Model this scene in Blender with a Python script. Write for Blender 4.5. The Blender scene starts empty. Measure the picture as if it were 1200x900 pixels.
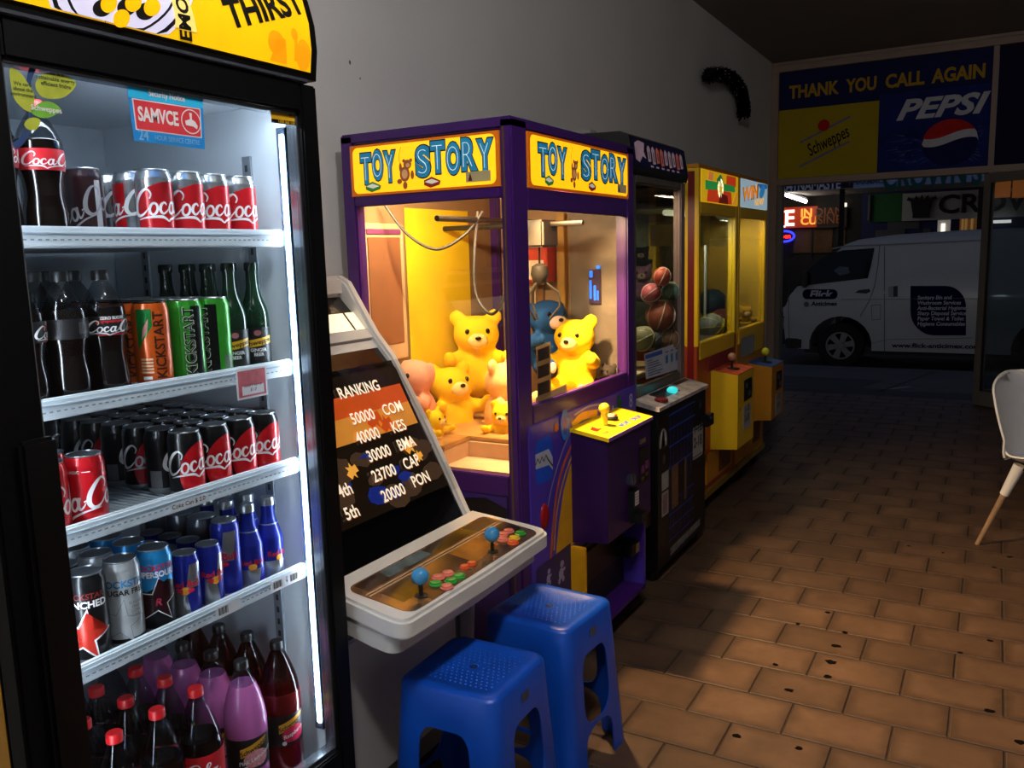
import bpy, bmesh, math, random
from mathutils import Vector, Matrix
R = math.radians; PI = math.pi
sc = bpy.context.scene
col = sc.collection
random.seed(7)

# ------------------------------------------------------------------ camera, world, lights, exposure
CAM_H = 1.475
yaw, pitch, roll = 0.5182506, -0.1509164, -0.0276112
fw = Vector((-math.sin(yaw)*math.cos(pitch), math.cos(yaw)*math.cos(pitch), math.sin(pitch)))
r0 = Vector((math.cos(yaw), math.sin(yaw), 0)); u0 = r0.cross(fw)
rt = r0*math.cos(roll)+u0*math.sin(roll); up = -r0*math.sin(roll)+u0*math.cos(roll)
cam_d = bpy.data.cameras.new('camera'); cam = bpy.data.objects.new('camera', cam_d); col.objects.link(cam)
cam_d.sensor_fit = 'HORIZONTAL'; cam_d.sensor_width = 36; cam_d.lens = 994.4866/1200*36
cam_d.clip_start = .02; cam_d.clip_end = 200
cam.matrix_world = Matrix(((rt.x, up.x, -fw.x, 0), (rt.y, up.y, -fw.y, 0), (rt.z, up.z, -fw.z, CAM_H), (0, 0, 0, 1)))
sc.camera = cam
sc.view_settings.view_transform = 'Standard'; sc.view_settings.look = 'None'
sc.view_settings.gamma = 1; sc.view_settings.use_curve_mapping = False
sc.view_settings.exposure = 0.0
sc.cycles.use_denoising = True
sc.cycles.max_bounces = 8; sc.cycles.transparent_max_bounces = 24

def lin(h, k=1.0):
    if not isinstance(h, str): return tuple(h[:3])+(1,)
    h = h.lstrip('#'); o = []
    for i in (0, 2, 4):
        c = int(h[i:i+2], 16)/255
        o.append((c/12.92 if c <= .04045 else ((c+.055)/1.055)**2.4)*k)
    return (o[0], o[1], o[2], 1)

world = bpy.data.worlds.new('dusk_sky'); sc.world = world; world.use_nodes = True
wn = world.node_tree; wb = wn.nodes['Background']
wtc = wn.nodes.new('ShaderNodeTexCoord'); wsep = wn.nodes.new('ShaderNodeSeparateXYZ'); wr = wn.nodes.new('ShaderNodeValToRGB')
wn.links.new(wtc.outputs['Generated'], wsep.inputs[0]); wn.links.new(wsep.outputs['Z'], wr.inputs[0])
wr.color_ramp.elements[0].color = lin('#7d7b78'); wr.color_ramp.elements[0].position = 0
wr.color_ramp.elements[1].color = lin('#566894'); wr.color_ramp.elements[1].position = .8
wn.links.new(wr.outputs[0], wb.inputs[0]); wb.inputs[1].default_value = .36

def area(name, loc, target, sx, sy, power, color=(1, 1, 1), spread=180):
    l = bpy.data.lights.new(name, 'AREA'); l.shape = 'RECTANGLE'; l.size = sx; l.size_y = sy; l.energy = power; l.color = color[:3]; l.spread = R(spread)
    o = bpy.data.objects.new(name, l); col.objects.link(o); o.location = loc
    o.rotation_euler = (Vector(target)-Vector(loc)).to_track_quat('-Z', 'Y').to_euler(); return o
# shop ceiling lamps behind and beside the camera (their housings are built with the ceiling)
for ly in (.0, .95):
    l_ = bpy.data.lights.new('ceiling_lamp_light', 'POINT'); l_.energy = 64; l_.shadow_soft_size = .10; l_.color = lin('#f8f5f2')[:3]
    o_ = bpy.data.objects.new('ceiling_lamp_light', l_); col.objects.link(o_); o_.location = (-.05, ly, 3.05)

# ------------------------------------------------------------------ helpers: materials
MATS = {}
def mat(name, c='#808080', rough=.5, metal=0.0, var=.08, scale=18, bump=0.0, bscale=60, emit=0.0, ecol=None, coat=0.0, spec=.5, trans=0.0, sss=0.0):
    if name in MATS: return MATS[name]
    m = bpy.data.materials.new(name); m.use_nodes = True; nt = m.node_tree; p = nt.nodes['Principled BSDF']
    base = lin(c)
    p.inputs['Roughness'].default_value = rough; p.inputs['Metallic'].default_value = metal
    p.inputs['Specular IOR Level'].default_value = spec
    p.inputs['Coat Weight'].default_value = coat; p.inputs['Coat Roughness'].default_value = .05
    p.inputs['Transmission Weight'].default_value = trans
    tc = nt.nodes.new('ShaderNodeTexCoord')
    nz = nt.nodes.new('ShaderNodeTexNoise'); nz.inputs['Scale'].default_value = scale; nz.inputs['Detail'].default_value = 3
    nt.links.new(tc.outputs['Object'], nz.inputs['Vector'])
    mp = nt.nodes.new('ShaderNodeMapRange'); mp.inputs[1].default_value = .3; mp.inputs[2].default_value = .7
    mp.inputs[3].default_value = 1-var; mp.inputs[4].default_value = 1+var
    nt.links.new(nz.outputs[0], mp.inputs[0])
    mx = nt.nodes.new('ShaderNodeVectorMath'); mx.operation = 'SCALE'; mx.inputs[0].default_value = base[:3]
    nt.links.new(mp.outputs[0], mx.inputs['Scale']); nt.links.new(mx.outputs[0], p.inputs['Base Color'])
    if emit:
        p.inputs['Emission Color'].default_value = lin(ecol or c); p.inputs['Emission Strength'].default_value = emit
    if bump:
        n2 = nt.nodes.new('ShaderNodeTexNoise'); n2.inputs['Scale'].default_value = bscale; n2.inputs['Detail'].default_value = 4
        nt.links.new(tc.outputs['Object'], n2.inputs['Vector'])
        b = nt.nodes.new('ShaderNodeBump'); b.inputs['Strength'].default_value = bump; b.inputs['Distance'].default_value = .01
        nt.links.new(n2.outputs[0], b.inputs['Height']); nt.links.new(b.outputs[0], p.inputs['Normal'])
    MATS[name] = m; return m

def glass_mat(name, tint='#ffffff', refl=.06, rough=.02, dirt=.0):
    """thin pane: mostly clear, mirror-like towards grazing angles, with faint smears"""
    if name in MATS: return MATS[name]
    m = bpy.data.materials.new(name); m.use_nodes = True; nt = m.node_tree; nt.nodes.clear()
    out = nt.nodes.new('ShaderNodeOutputMaterial'); tr = nt.nodes.new('ShaderNodeBsdfTransparent'); gl = nt.nodes.new('ShaderNodeBsdfGlossy')
    tr.inputs[0].default_value = lin(tint); gl.inputs['Roughness'].default_value = rough
    fr = nt.nodes.new('ShaderNodeLayerWeight'); fr.inputs[0].default_value = .5
    pw = nt.nodes.new('ShaderNodeMath'); pw.operation = 'POWER'; pw.inputs[1].default_value = 4.5; nt.links.new(fr.outputs['Facing'], pw.inputs[0])
    tc = nt.nodes.new('ShaderNodeTexCoord'); nz = nt.nodes.new('ShaderNodeTexNoise'); nz.inputs['Scale'].default_value = 6
    nt.links.new(tc.outputs['Object'], nz.inputs['Vector'])
    mr = nt.nodes.new('ShaderNodeMath'); mr.operation = 'MULTIPLY_ADD'; mr.inputs[1].default_value = dirt; mr.inputs[2].default_value = refl*.6
    nt.links.new(nz.outputs[0], mr.inputs[0])
    mu = nt.nodes.new('ShaderNodeMath'); mu.operation = 'MULTIPLY_ADD'; mu.use_clamp = True; mu.inputs[1].default_value = .6
    nt.links.new(pw.outputs[0], mu.inputs[0]); nt.links.new(mr.outputs[0], mu.inputs[2])
    mix = nt.nodes.new('ShaderNodeMixShader')
    nt.links.new(mu.outputs[0], mix.inputs[0]); nt.links.new(tr.outputs[0], mix.inputs[1]); nt.links.new(gl.outputs[0], mix.inputs[2]); nt.links.new(mix.outputs[0], out.inputs[0])
    MATS[name] = m; return m

# ------------------------------------------------------------------ helpers: objects
class Org: v = Vector((0, 0, 0))
def mk(name, bm, m, parent=None, smooth=40, org=None, keep=False):
    me = bpy.data.meshes.new(name)
    o_ = Org.v if org is None else Vector(org)
    if o_.length: bmesh.ops.translate(bm, verts=bm.verts, vec=-o_)
    bm.normal_update(); bm.to_mesh(me)
    if not keep: bm.free()
    if smooth:
        me.polygons.foreach_set('use_smooth', [True]*len(me.polygons)); me.set_sharp_from_angle(angle=R(smooth))
    for x in (m if isinstance(m, (list, tuple)) else [m]): me.materials.append(x)
    o = bpy.data.objects.new(name, me); col.objects.link(o)
    if parent is not None: o.parent = parent
    elif o_.length: o.location = o_
    return o
def tag(o, label, cat=None, group=None):
    o['label'] = label
    if cat: o['category'] = cat
    if group: o['group'] = group
    return o
def struct(o, label=None):
    o['kind'] = 'structure'
    if label: o['label'] = label
    return o
def thing(name, label, cat, loc=(0, 0, 0), group=None):
    o = bpy.data.objects.new(name, None); o.empty_display_size = .05; col.objects.link(o); o.location = loc
    Org.v = Vector(loc); return tag(o, label, cat, group)
def done(): Org.v = Vector((0, 0, 0))
def copy_tree(o, parent=None, loc=None, rz=None, label=None, group=None):
    c = o.copy(); col.objects.link(c); c.parent = parent
    if loc is not None: c.location = loc
    if rz is not None: c.rotation_euler = (c.rotation_euler[0], c.rotation_euler[1], rz)
    if label: c['label'] = label
    if group: c['group'] = group
    for ch in o.children: copy_tree(ch, c)
    return c
_sh = {}
def shared(name, me_key, builder, m, parent, loc):
    """small repeated piece sharing one mesh"""
    if me_key not in _sh:
        Osave = Org.v; Org.v = Vector((0, 0, 0)); t = mk(name, builder(), m); _sh[me_key] = t.data; bpy.data.objects.remove(t); Org.v = Osave
    o = bpy.data.objects.new(name, _sh[me_key]); col.objects.link(o); o.parent = parent; o.location = Vector(loc)-Org.v; return o

# ------------------------------------------------------------------ helpers: shapes (each adds to / returns a bmesh)
def B(): return bmesh.new()
def abox(bm, x0, x1, y0, y1, z0, z1, bev=0.0, seg=2):
    vs = [bm.verts.new((x, y, z)) for x in (x0, x1) for y in (y0, y1) for z in (z0, z1)]
    f = [bm.faces.new([vs[i] for i in q]) for q in ((0, 1, 3, 2), (4, 6, 7, 5), (0, 4, 5, 1), (2, 3, 7, 6), (0, 2, 6, 4), (1, 5, 7, 3))]
    if bev:
        es = list({e for q in f for e in q.edges}); bmesh.ops.bevel(bm, geom=es, offset=bev, segments=seg, affect='EDGES', clamp_overlap=True)
    return bm
def box(name, parent, m, x0, x1, y0, y1, z0, z1, bev=.003, **k): return mk(name, abox(B(), x0, x1, y0, y1, z0, z1, bev), m, parent, **k)
def lathe(bm, prof, n=24, c=(0, 0, 0), mats=None, cap=True):
    rings = []
    for r, z in prof: rings.append([bm.verts.new((c[0]+r*math.cos(2*PI*i/n), c[1]+r*math.sin(2*PI*i/n), c[2]+z)) for i in range(n)])
    for k in range(len(rings)-1):
        for i in range(n):
            f = bm.faces.new((rings[k][i], rings[k][(i+1) % n], rings[k+1][(i+1) % n], rings[k+1][i]))
            if mats: f.material_index = mats[k]
    if cap:
        f0 = bm.faces.new(rings[0][::-1]); f1 = bm.faces.new(rings[-1])
        if mats: f0.material_index = mats[0]; f1.material_index = mats[-1]
    return bm
def cr(pts, n=8, closed=False):
    P = [Vector(p) for p in pts]; out = []
    L = len(P)
    rng = range(L) if closed else range(L-1)
    for i in rng:
        if closed: a, b, c, d = P[(i-1) % L], P[i], P[(i+1) % L], P[(i+2) % L]
        else: a, b, c, d = P[max(i-1, 0)], P[i], P[i+1], P[min(i+2, L-1)]
        for k in range(n):
            t = k/n; out.append(.5*((2*b)+(c-a)*t+(2*a-5*b+4*c-d)*t*t+(3*b-a-3*c+d)*t**3))
    if not closed: out.append(P[-1])
    return out
def tube(bm, pts, r, n=8, closed=False, cap=True):
    P = [Vector(p) for p in pts]; rings = []; prev = None
    for i, p in enumerate(P):
        rr = r[i] if isinstance(r, (list, tuple)) else r
        if closed: t = P[(i+1) % len(P)]-P[i-1]
        else: t = P[min(i+1, len(P)-1)]-P[max(i-1, 0)]
        t.normalize()
        a = Vector((0, 0, 1)) if prev is None else prev
        if prev is None and abs(t.z) > .9: a = Vector((1, 0, 0))
        s = t.cross(a).normalized(); a2 = s.cross(t).normalized(); prev = a2
        rings.append([bm.verts.new(p+rr*(math.cos(2*PI*k/n)*s+math.sin(2*PI*k/n)*a2)) for k in range(n)])
    m = len(rings)
    for k in range(m if closed else m-1):
        for i in range(n): bm.faces.new((rings[k][i], rings[(k+1) % m][i], rings[(k+1) % m][(i+1) % n], rings[k][(i+1) % n])[::-1])
    if not closed and cap: bm.faces.new(rings[0]); bm.faces.new(rings[-1][::-1])
    return bm
def ball(bm, c, r, n=16, m=10, rot=None):
    r = (r, r, r) if not isinstance(r, (tuple, list)) else r
    M = Matrix.Translation(c) @ (rot.to_4x4() if rot else Matrix()) @ Matrix.Diagonal((*r, 1))
    bmesh.ops.create_uvsphere(bm, u_segments=n, v_segments=m, radius=1, matrix=M); return bm
def prism(bm, poly, frame, d):
    """poly in (u,v); frame=(O,U,V); extruded by vector d"""
    O, U, V = (Vector(q) for q in frame); d = Vector(d)
    a = [bm.verts.new(O+U*u+V*v) for u, v in poly]; b = [bm.verts.new(O+U*u+V*v+d) for u, v in poly]
    n = len(a)
    bm.faces.new(a[::-1]); bm.faces.new(b)
    for i in range(n): bm.faces.new((a[i], a[(i+1) % n], b[(i+1) % n], b[i]))
    bmesh.ops.recalc_face_normals(bm, faces=bm.faces)
    return bm
def rrect(x0, x1, y0, y1, r, n=5):
    o = []
    for cx, cy, a0 in ((x1-r, y1-r, 0), (x0+r, y1-r, 90), (x0+r, y0+r, 180), (x1-r, y0+r, 270)):
        for k in range(n+1): a = R(a0+90*k/n); o.append((cx+r*math.cos(a), cy+r*math.sin(a)))
    return o
def ell(cx, cy, rx, ry=None, n=28, rot=0):
    ry = ry or rx; c, s = math.cos(rot), math.sin(rot); o = []
    for k in range(n):
        a = 2*PI*k/n; x, y = rx*math.cos(a), ry*math.sin(a); o.append((cx+c*x-s*y, cy+s*x+c*y))
    return o
def star(cx, cy, r, r2, n=5, rot=PI/2):
    return [(cx+(r if k % 2 == 0 else r2)*math.cos(rot+PI*k/n), cy+(r if k % 2 == 0 else r2)*math.sin(rot+PI*k/n)) for k in range(2*n)]
# 2-D print: flat meshes in the xy plane, later laid on a face or wrapped round a cylinder
def flat(*polys):
    bm = B()
    for p in polys: bm.faces.new([bm.verts.new((x, y, 0)) for x, y in p])
    bmesh.ops.triangulate(bm, faces=[f for f in bm.faces if len(f.verts) > 4]); return bm
def ribbon(bm, pts, w, n=6, closed=False):
    P = cr([(x, y, 0) for x, y in pts], n, closed); L = len(P); W = []
    for i in range(L):
        if isinstance(w, (list, tuple)):
            t = i/(L-1)*(len(w)-1); k = min(int(t), len(w)-2); W.append(w[k]+(w[k+1]-w[k])*(t-k))
        else: W.append(w)
    pr = []
    for i, p in enumerate(P):
        t = (P[(i+1) % L]-P[i-1]) if closed else (P[min(i+1, L-1)]-P[max(i-1, 0)])
        t.normalize(); nrm = Vector((-t.y, t.x, 0))*W[i]/2; pr.append((bm.verts.new(p+nrm), bm.verts.new(p-nrm)))
    for i in range(L if closed else L-1): a, b = pr[i], pr[(i+1) % L]; bm.faces.new((a[0], a[1], b[1], b[0]))
    return bm
_txt = {}
def text(s, size=1.0, bold=0.0, shear=0.0, align='CENTER', sx=1.0, space=1.0, fit=None):
    bold = round(min(.035, bold/size*.45), 3); key = (s, bold, shear, align, space)
    if key not in _txt:
        cu = bpy.data.curves.new('t', 'FONT'); cu.body = s; cu.size = 1; cu.offset = bold; cu.shear = shear; cu.align_x = align; cu.align_y = 'CENTER'; cu.resolution_u = 3; cu.space_character = space
        ob = bpy.data.objects.new('t', cu); me = ob.to_mesh(); bm = B(); bm.from_mesh(me); ob.to_mesh_clear()
        me2 = bpy.data.meshes.new('txt'); bm.to_mesh(me2); bm.free(); _txt[key] = me2
        bpy.data.objects.remove(ob); bpy.data.curves.remove(cu)
    bm = B(); bm.from_mesh(_txt[key])
    if fit: xs = [v.co.x for v in bm.verts]; sx = fit/(max(xs)-min(xs))/size
    bmesh.ops.scale(bm, verts=bm.verts, vec=(size*sx, size, 1)); return bm
def xf(bm, dx=0, dy=0, rot=0, s=1, sx=1):
    bmesh.ops.scale(bm, verts=bm.verts, vec=(s*sx, s, 1))
    if rot: bmesh.ops.rotate(bm, verts=bm.verts, cent=(0, 0, 0), matrix=Matrix.Rotation(rot, 3, 'Z'))
    bmesh.ops.translate(bm, verts=bm.verts, vec=(dx, dy, 0)); return bm
def join(*bms):
    out = bms[0]
    for b in bms[1:]:
        me = bpy.data.meshes.new('j'); b.to_mesh(me); b.free(); out.from_mesh(me); bpy.data.meshes.remove(me)
    return out
def lay(bm, O, U, V, off=0.0):
    """map flat print (x,y) to O+U*x+V*y, lifted off along U x V"""
    O, U, V = Vector(O), Vector(U), Vector(V); N = U.cross(V).normalized()*off
    for v in bm.verts: v.co = O+U*v.co.x+V*v.co.y+N*(1+v.co.z)
    return bm
def wrap(bm, rfun, z0=0.0, a0=0.0, step=.006, off=.0004):
    """wrap flat print round a vertical axis: x = arc length, y = height; rfun(z) gives the radius"""
    xs = [v.co.x for v in bm.verts]; x = math.floor(min(xs)/step)*step; hi = max(xs)
    r1 = rfun(z0)
    while x < hi:
        bmesh.ops.bisect_plane(bm, geom=bm.verts[:]+bm.edges[:]+bm.faces[:], plane_co=(x, 0, 0), plane_no=(1, 0, 0)); x += step
    ys = [v.co.y for v in bm.verts]
    for v in bm.verts:
        a = a0+v.co.x/r1; z = z0+v.co.y; r = rfun(z)+off; v.co = (r*math.cos(a), r*math.sin(a), z)
    return bm
def script_logo(h):
    """flowing cola script, about 6.7 units wide, scaled to cap height h"""
    bm = B(); T = .17
    def C(d):
        ribbon(bm, [(d+1.35, 1.15), (d+1.5, 1.5), (d+1.25, 1.85), (d+.8, 1.65), (d+.3, 1.05), (d+.1, .4), (d+.35, 0), (d+.8, .1), (d+1.25, .5)], [.08, .12, .14, .22, .3, .32, .24, .14, .06])
    def o(d, w=.26): ribbon(bm, ell(d, .4, w, .42, 10, -.3), T, 3, True)
    def a(d):
        o(d, .22); ribbon(bm, [(d+.36, .85), (d+.24, .35), (d+.3, .03), (d+.55, .2), (d+.7, .42)], [.2, .2, .16, .1, .06])
    C(0); o(1.55); ribbon(bm, [(2.5, .62), (2.38, .82), (2.12, .68), (2.0, .3), (2.18, .02), (2.5, .2), (2.65, .4)], [.1, .14, .2, .22, .16, .1, .06]); a(2.95)
    ribbon(bm, [(3.55, .5), (3.85, .62)], .1); C(3.75); o(5.3)
    ribbon(bm, [(5.6, .4), (6.05, 1.2), (6.2, 1.65), (6.0, 1.8), (5.85, 1.3), (5.8, .4), (5.95, .03), (6.2, .25)], [.07, .1, .12, .14, .2, .22, .16, .07]); a(6.45)
    ribbon(bm, [(.25, -.3), (1.1, -.18), (2.1, -.22), (2.55, -.55), (2.75, -.42), (3.6, -.15), (4.6, -.1)], [.04, .14, .22, .1, .16, .12, .03])
    return xf(bm, -3.4*h/1.85, -.8*h/1.85, 0, h/1.85)
def voxel_union(bm, vox=.012, smooth=6):
    """fuse overlapping lumps into one continuous skin"""
    me = bpy.data.meshes.new('u'); bm.to_mesh(me); bm.free(); o = bpy.data.objects.new('u', me); col.objects.link(o)
    md = o.modifiers.new('r', 'REMESH'); md.mode = 'VOXEL'; md.voxel_size = vox
    ms = o.modifiers.new('s', 'SMOOTH'); ms.iterations = smooth; ms.factor = .6
    dg = bpy.context.evaluated_depsgraph_get(); out = B(); out.from_mesh(o.evaluated_get(dg).data)
    bpy.data.objects.remove(o); return out
# ------------------------------------------------------------------ the shop: floor, walls, ceiling
FY, LX, RX, BY, CZ = 8.9, -2.02, 4.2, -3.0, 3.27      # shopfront, left wall, right wall, back wall, ceiling
TL, TW, TOX, TOY = .20197*CAM_H, .13750*CAM_H, -.5426*CAM_H, 2.92394*CAM_H
def tile_mat(name, edge=True):
    m = bpy.data.materials.new(name); m.use_nodes = True; nt = m.node_tree; p = nt.nodes['Principled BSDF']; N = nt.nodes.new; Lk = nt.links.new
    tc = N('ShaderNodeTexCoord'); oi = N('ShaderNodeObjectInfo')
    nz = N('ShaderNodeTexNoise'); nz.inputs['Scale'].default_value = 7; nz.inputs['Detail'].default_value = 6; nz.inputs['Roughness'].default_value = .65; nz.noise_dimensions = '4D'
    Lk(tc.outputs['Object'], nz.inputs['Vector'])
    mw = N('ShaderNodeMath'); mw.operation = 'MULTIPLY'; mw.inputs[1].default_value = 37; Lk(oi.outputs['Random'], mw.inputs[0]); Lk(mw.outputs[0], nz.inputs['W'])
    ramp = N('ShaderNodeValToRGB'); cr_ = ramp.color_ramp
    cr_.elements[0].position = .28; cr_.elements[0].color = lin('#433229'); cr_.elements[1].position = .72; cr_.elements[1].color = lin('#60493a')
    e = cr_.elements.new(.5); e.color = lin('#523d2f')
    Lk(nz.outputs[0], ramp.inputs[0])
    hsv = N('ShaderNodeHueSaturation'); mr = N('ShaderNodeMapRange'); mr.inputs[3].default_value = .82; mr.inputs[4].default_value = 1.14
    Lk(oi.outputs['Random'], mr.inputs[0]); Lk(mr.outputs[0], hsv.inputs['Value']); Lk(ramp.outputs[0], hsv.inputs['Color'])
    last = hsv.outputs[0]
    if edge:   # kiln-flashed darker rim of each quarry tile
        sep = N('ShaderNodeSeparateXYZ'); Lk(tc.outputs['Object'], sep.inputs[0]); outs = []
        for ax, half in ((0, TL/2), (1, TW/2)):
            ab = N('ShaderNodeMath'); ab.operation = 'ABSOLUTE'; Lk(sep.outputs[ax], ab.inputs[0])
            d = N('ShaderNodeMapRange'); d.inputs[1].default_value = half-.045; d.inputs[2].default_value = half-.002; d.interpolation_type = 'SMOOTHSTEP'; Lk(ab.outputs[0], d.inputs[0]); outs.append(d)
        mxm = N('ShaderNodeMath'); mxm.operation = 'MAXIMUM'; Lk(outs[0].outputs[0], mxm.inputs[0]); Lk(outs[1].outputs[0], mxm.inputs[1])
        n2 = N('ShaderNodeTexNoise'); n2.inputs['Scale'].default_value = 14; Lk(tc.outputs['Object'], n2.inputs['Vector'])
        mm = N('ShaderNodeMath'); mm.operation = 'MULTIPLY'; Lk(mxm.outputs[0], mm.inputs[0]); Lk(n2.outputs[0], mm.inputs[1])
        mix = N('ShaderNodeMix'); mix.data_type = 'RGBA'; Lk(mm.outputs[0], mix.inputs[0]); Lk(last, mix.inputs[6]); mix.inputs[7].default_value = lin('#2a1d15'); last = mix.outputs[2]
    Lk(last, p.inputs['Base Color']); p.inputs['Roughness'].default_value = .55; p.inputs['Specular IOR Level'].default_value = .35
    b = N('ShaderNodeBump'); b.inputs['Strength'].default_value = .15; b.inputs['Distance'].default_value = .004; Lk(nz.outputs[0], b.inputs['Height']); Lk(b.outputs[0], p.inputs['Normal'])
    return m
M_tile = tile_mat('quarry_tile'); M_tile_far = tile_mat('quarry_tile_far', False)
M_grout = mat('grout', '#2e211a', .9, var=.2, scale=30)
floor = struct(box('floor', None, M_grout, LX, RX, BY, FY+.12, -.1, -.004, 0, smooth=0))
def tile_bm(w, d):
    bm = B(); g = .0028; b = .003; z0, z1 = -.009, 0
    x, y = w/2-g, d/2-g
    lo = [bm.verts.new(q) for q in ((-x, -y, z0), (x, -y, z0), (x, y, z0), (-x, y, z0))]
    mi = [bm.verts.new(q) for q in ((-x, -y, -.0025), (x, -y, -.0025), (x, y, -.0025), (-x, y, -.0025))]
    hi = [bm.verts.new(q) for q in ((-x+b, -y+b, z1), (x-b, -y+b, z1), (x-b, y-b, z1), (-x+b, y-b, z1))]
    bm.faces.new(hi)
    for A, C_ in ((lo, mi), (mi, hi)):
        for i in range(4): bm.faces.new((A[i], A[(i+1) % 4], C_[(i+1) % 4], C_[i]))
    return bm
def to_px(P):
    v = Vector(P)-Vector((0, 0, CAM_H)); d = v.dot(fw)
    if d < .05: return None
    return (600+994.4866*v.dot(rt)/d, 450-994.4866*v.dot(up)/d, d)
cells = []
for n in range(-24, 21):
    yc = TOY-TW*(n+.5)
    if yc-TW/2 < .2 or yc+TW/2 > FY+.1: continue
    for c in range(-6, 17):
        xc = TOX+TL*(c+.5+(0 if n % 2 == 0 else .5))
        if xc+TL/2 < LX+.02 or xc+TL/2 > RX: continue
        if xc-TL/2 < LX: cells.append((2, 99, xc, yc)); continue
        q = to_px((xc, yc, 0)); vis = q and -60 < q[0] < 1260 and -40 < q[1] < 960 and not (xc < -1.32 and yc < 8.2)
        cells.append((0 if vis else 1, q[2] if q else 99, xc, yc))
cells.sort()
tb = tile_bm(TL, TW); tt = mk('floor_tile', tb, M_tile, floor, smooth=0); tdat = tt.data; bpy.data.objects.remove(tt)
rest = B()
for i, (v, d, x, y) in enumerate(cells):
    if i < 300 and v == 0:
        o = bpy.data.objects.new('floor_tile', tdat); col.objects.link(o); o.parent = floor
        o.location = (x, y, random.uniform(-.0006, .0006)); o.rotation_euler = (random.uniform(-.003, .003), random.uniform(-.002, .002), random.choice((0, PI)))
    else:
        g = .0028; b_ = rest
        abox(b_, max(LX, x-TL/2)+g, x+TL/2-g, y-TW/2+g, y+TW/2-g, -.009, random.uniform(-.0006, .0006))
ft = mk('far_floor_tiles', rest, M_tile_far, floor, smooth=0); ft['kind'] = 'stuff'
# chipped spots and stuck grime on the tiles
M_chip = mat('chip', '#0a0706', .95, var=.3, scale=90, spec=.05)
for (px, py, s) in ((979, 757, 1.3), (974, 776, 1.5), (970, 793, 1.1), (925, 809, 1.1), (935, 731, .7), (970, 718, .8), (990, 741, .8), (1160, 751, .8), (1125, 765, .8), (1159, 833, 1.2), (864, 863, 1.0), (936, 877, .9), (908, 779, .8), (1195, 870, 1.2), (1065, 640, .7), (1165, 665, .8), (1183, 653, .8), (1068, 538, .9), (1105, 648, .6)):
    d = fw+rt*((px-600)/994.4866)-up*((py-450)/994.4866); t = -CAM_H/d.z; P = Vector((0, 0, CAM_H))+d*t
    bm = B(); k = 11; a0 = random.random()*6
    prism(bm, [((.011*s*random.uniform(.65, 1.2))*math.cos(a0+2*PI*i/k)*1.25, (.011*s*random.uniform(.65, 1.2))*math.sin(a0+2*PI*i/k)) for i in range(k)], ((P.x, P.y, .0004), (1, 0, 0), (0, 1, 0)), (0, 0, .0012))
    mk('floor_chip', bm, M_chip, floor, smooth=0)

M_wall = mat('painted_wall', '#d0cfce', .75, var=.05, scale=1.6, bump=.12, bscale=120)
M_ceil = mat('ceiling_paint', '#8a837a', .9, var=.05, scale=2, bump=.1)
M_cream = mat('cream_paint', '#8c7363', .55, var=.07, scale=8)
M_dkmetal = mat('dark_bronze_metal', '#6a625a', .45, .2, var=.08)
struct(box('wall_left', None, M_wall, LX-.15, LX, BY-.15, FY+.12, -.1, CZ+.1, 0, smooth=0))
struct(box('wall_right', None, M_wall, RX, RX+.15, BY-.15, FY+.12, -.1, CZ+.1, 0, smooth=0))
struct(box('wall_back', None, M_wall, LX, RX, BY-.15, BY, -.1, CZ+.1, 0, smooth=0))
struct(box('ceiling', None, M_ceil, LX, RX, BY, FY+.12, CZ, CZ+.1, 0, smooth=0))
# ceiling lamp housings above the camera
for nm, (x, y, w, l) in (('a', (-.05, .48, .3, 1.7)),):
    t = thing('ceiling_light', 'long fluorescent ceiling light fitting over the near end of the shop', 'light', (x, y, CZ))
    box('housing', t, mat('lamp_white', '#d8d8d4', .5), x-w/2, x+w/2, y-l/2, y+l/2, CZ-.07, CZ-.0005, .008)
    done()
# wall cracks / scuffs
M_scuff = mat('scuff', '#4a443e', .9, var=.3)
for (y, z, s) in ((2.451, 2.161, .005), (2.503, 2.115, .003)):
    mk('wall_scuff', lay(flat(ell(0, 0, s, s*1.6, 9)), (LX+.001, y, z), (0, 1, 0), (0, 0, 1)), M_scuff, bpy.data.objects['wall_left'])

# ------------------------------------------------------------------ shopfront
wf = struct(box('wall_front', None, M_cream, LX, RX, FY, FY+.12, 3.20, CZ, .004))
box('jamb', wf, M_cream, LX, -1.945, FY-.05, FY+.12, 0, 3.20, .006)
box('jamb_lining', wf, M_dkmetal, -1.945, -1.90, FY-.02, FY+.10, 0, 2.10, .004)
box('head_beam', wf, M_cream, LX, RX, FY-.06, FY+.02, 3.165, 3.225, .006)
box('upper_bead', wf, M_cream, LX, RX, FY-.03, FY+.02, 3.232, 3.262, .004)
box('transom', wf, M_cream, -1.945, RX, FY-.05, FY+.12, 2.085, 2.145, .006)
for x in (-.09, 1.75, 3.6): box('sign_mullion', wf, M_cream, x-.022, x+.022, FY-.045, FY+.03, 2.145, 3.165, .004)
box('door_post', wf, M_dkmetal, -.10, -.045, FY-.03, FY+.1, 0, 2.085, .004)
box('side_post', wf, M_dkmetal, 1.72, 1.78, FY-.03, FY+.1, 0, 2.085, .004)
box('sill_rail', wf, M_dkmetal, -.045, RX, FY-.02, FY+.09, 0, .12, .004)
M_shopglass = glass_mat('shop_glass', '#dfe4e6', .05)
for i, (a, b) in enumerate(((-.045, 1.72), (1.78, RX))): struct(box('window_%d' % (i+1), None, M_shopglass, a, b, FY+.03, FY+.038, .12, 2.085, 0, smooth=0))
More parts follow.
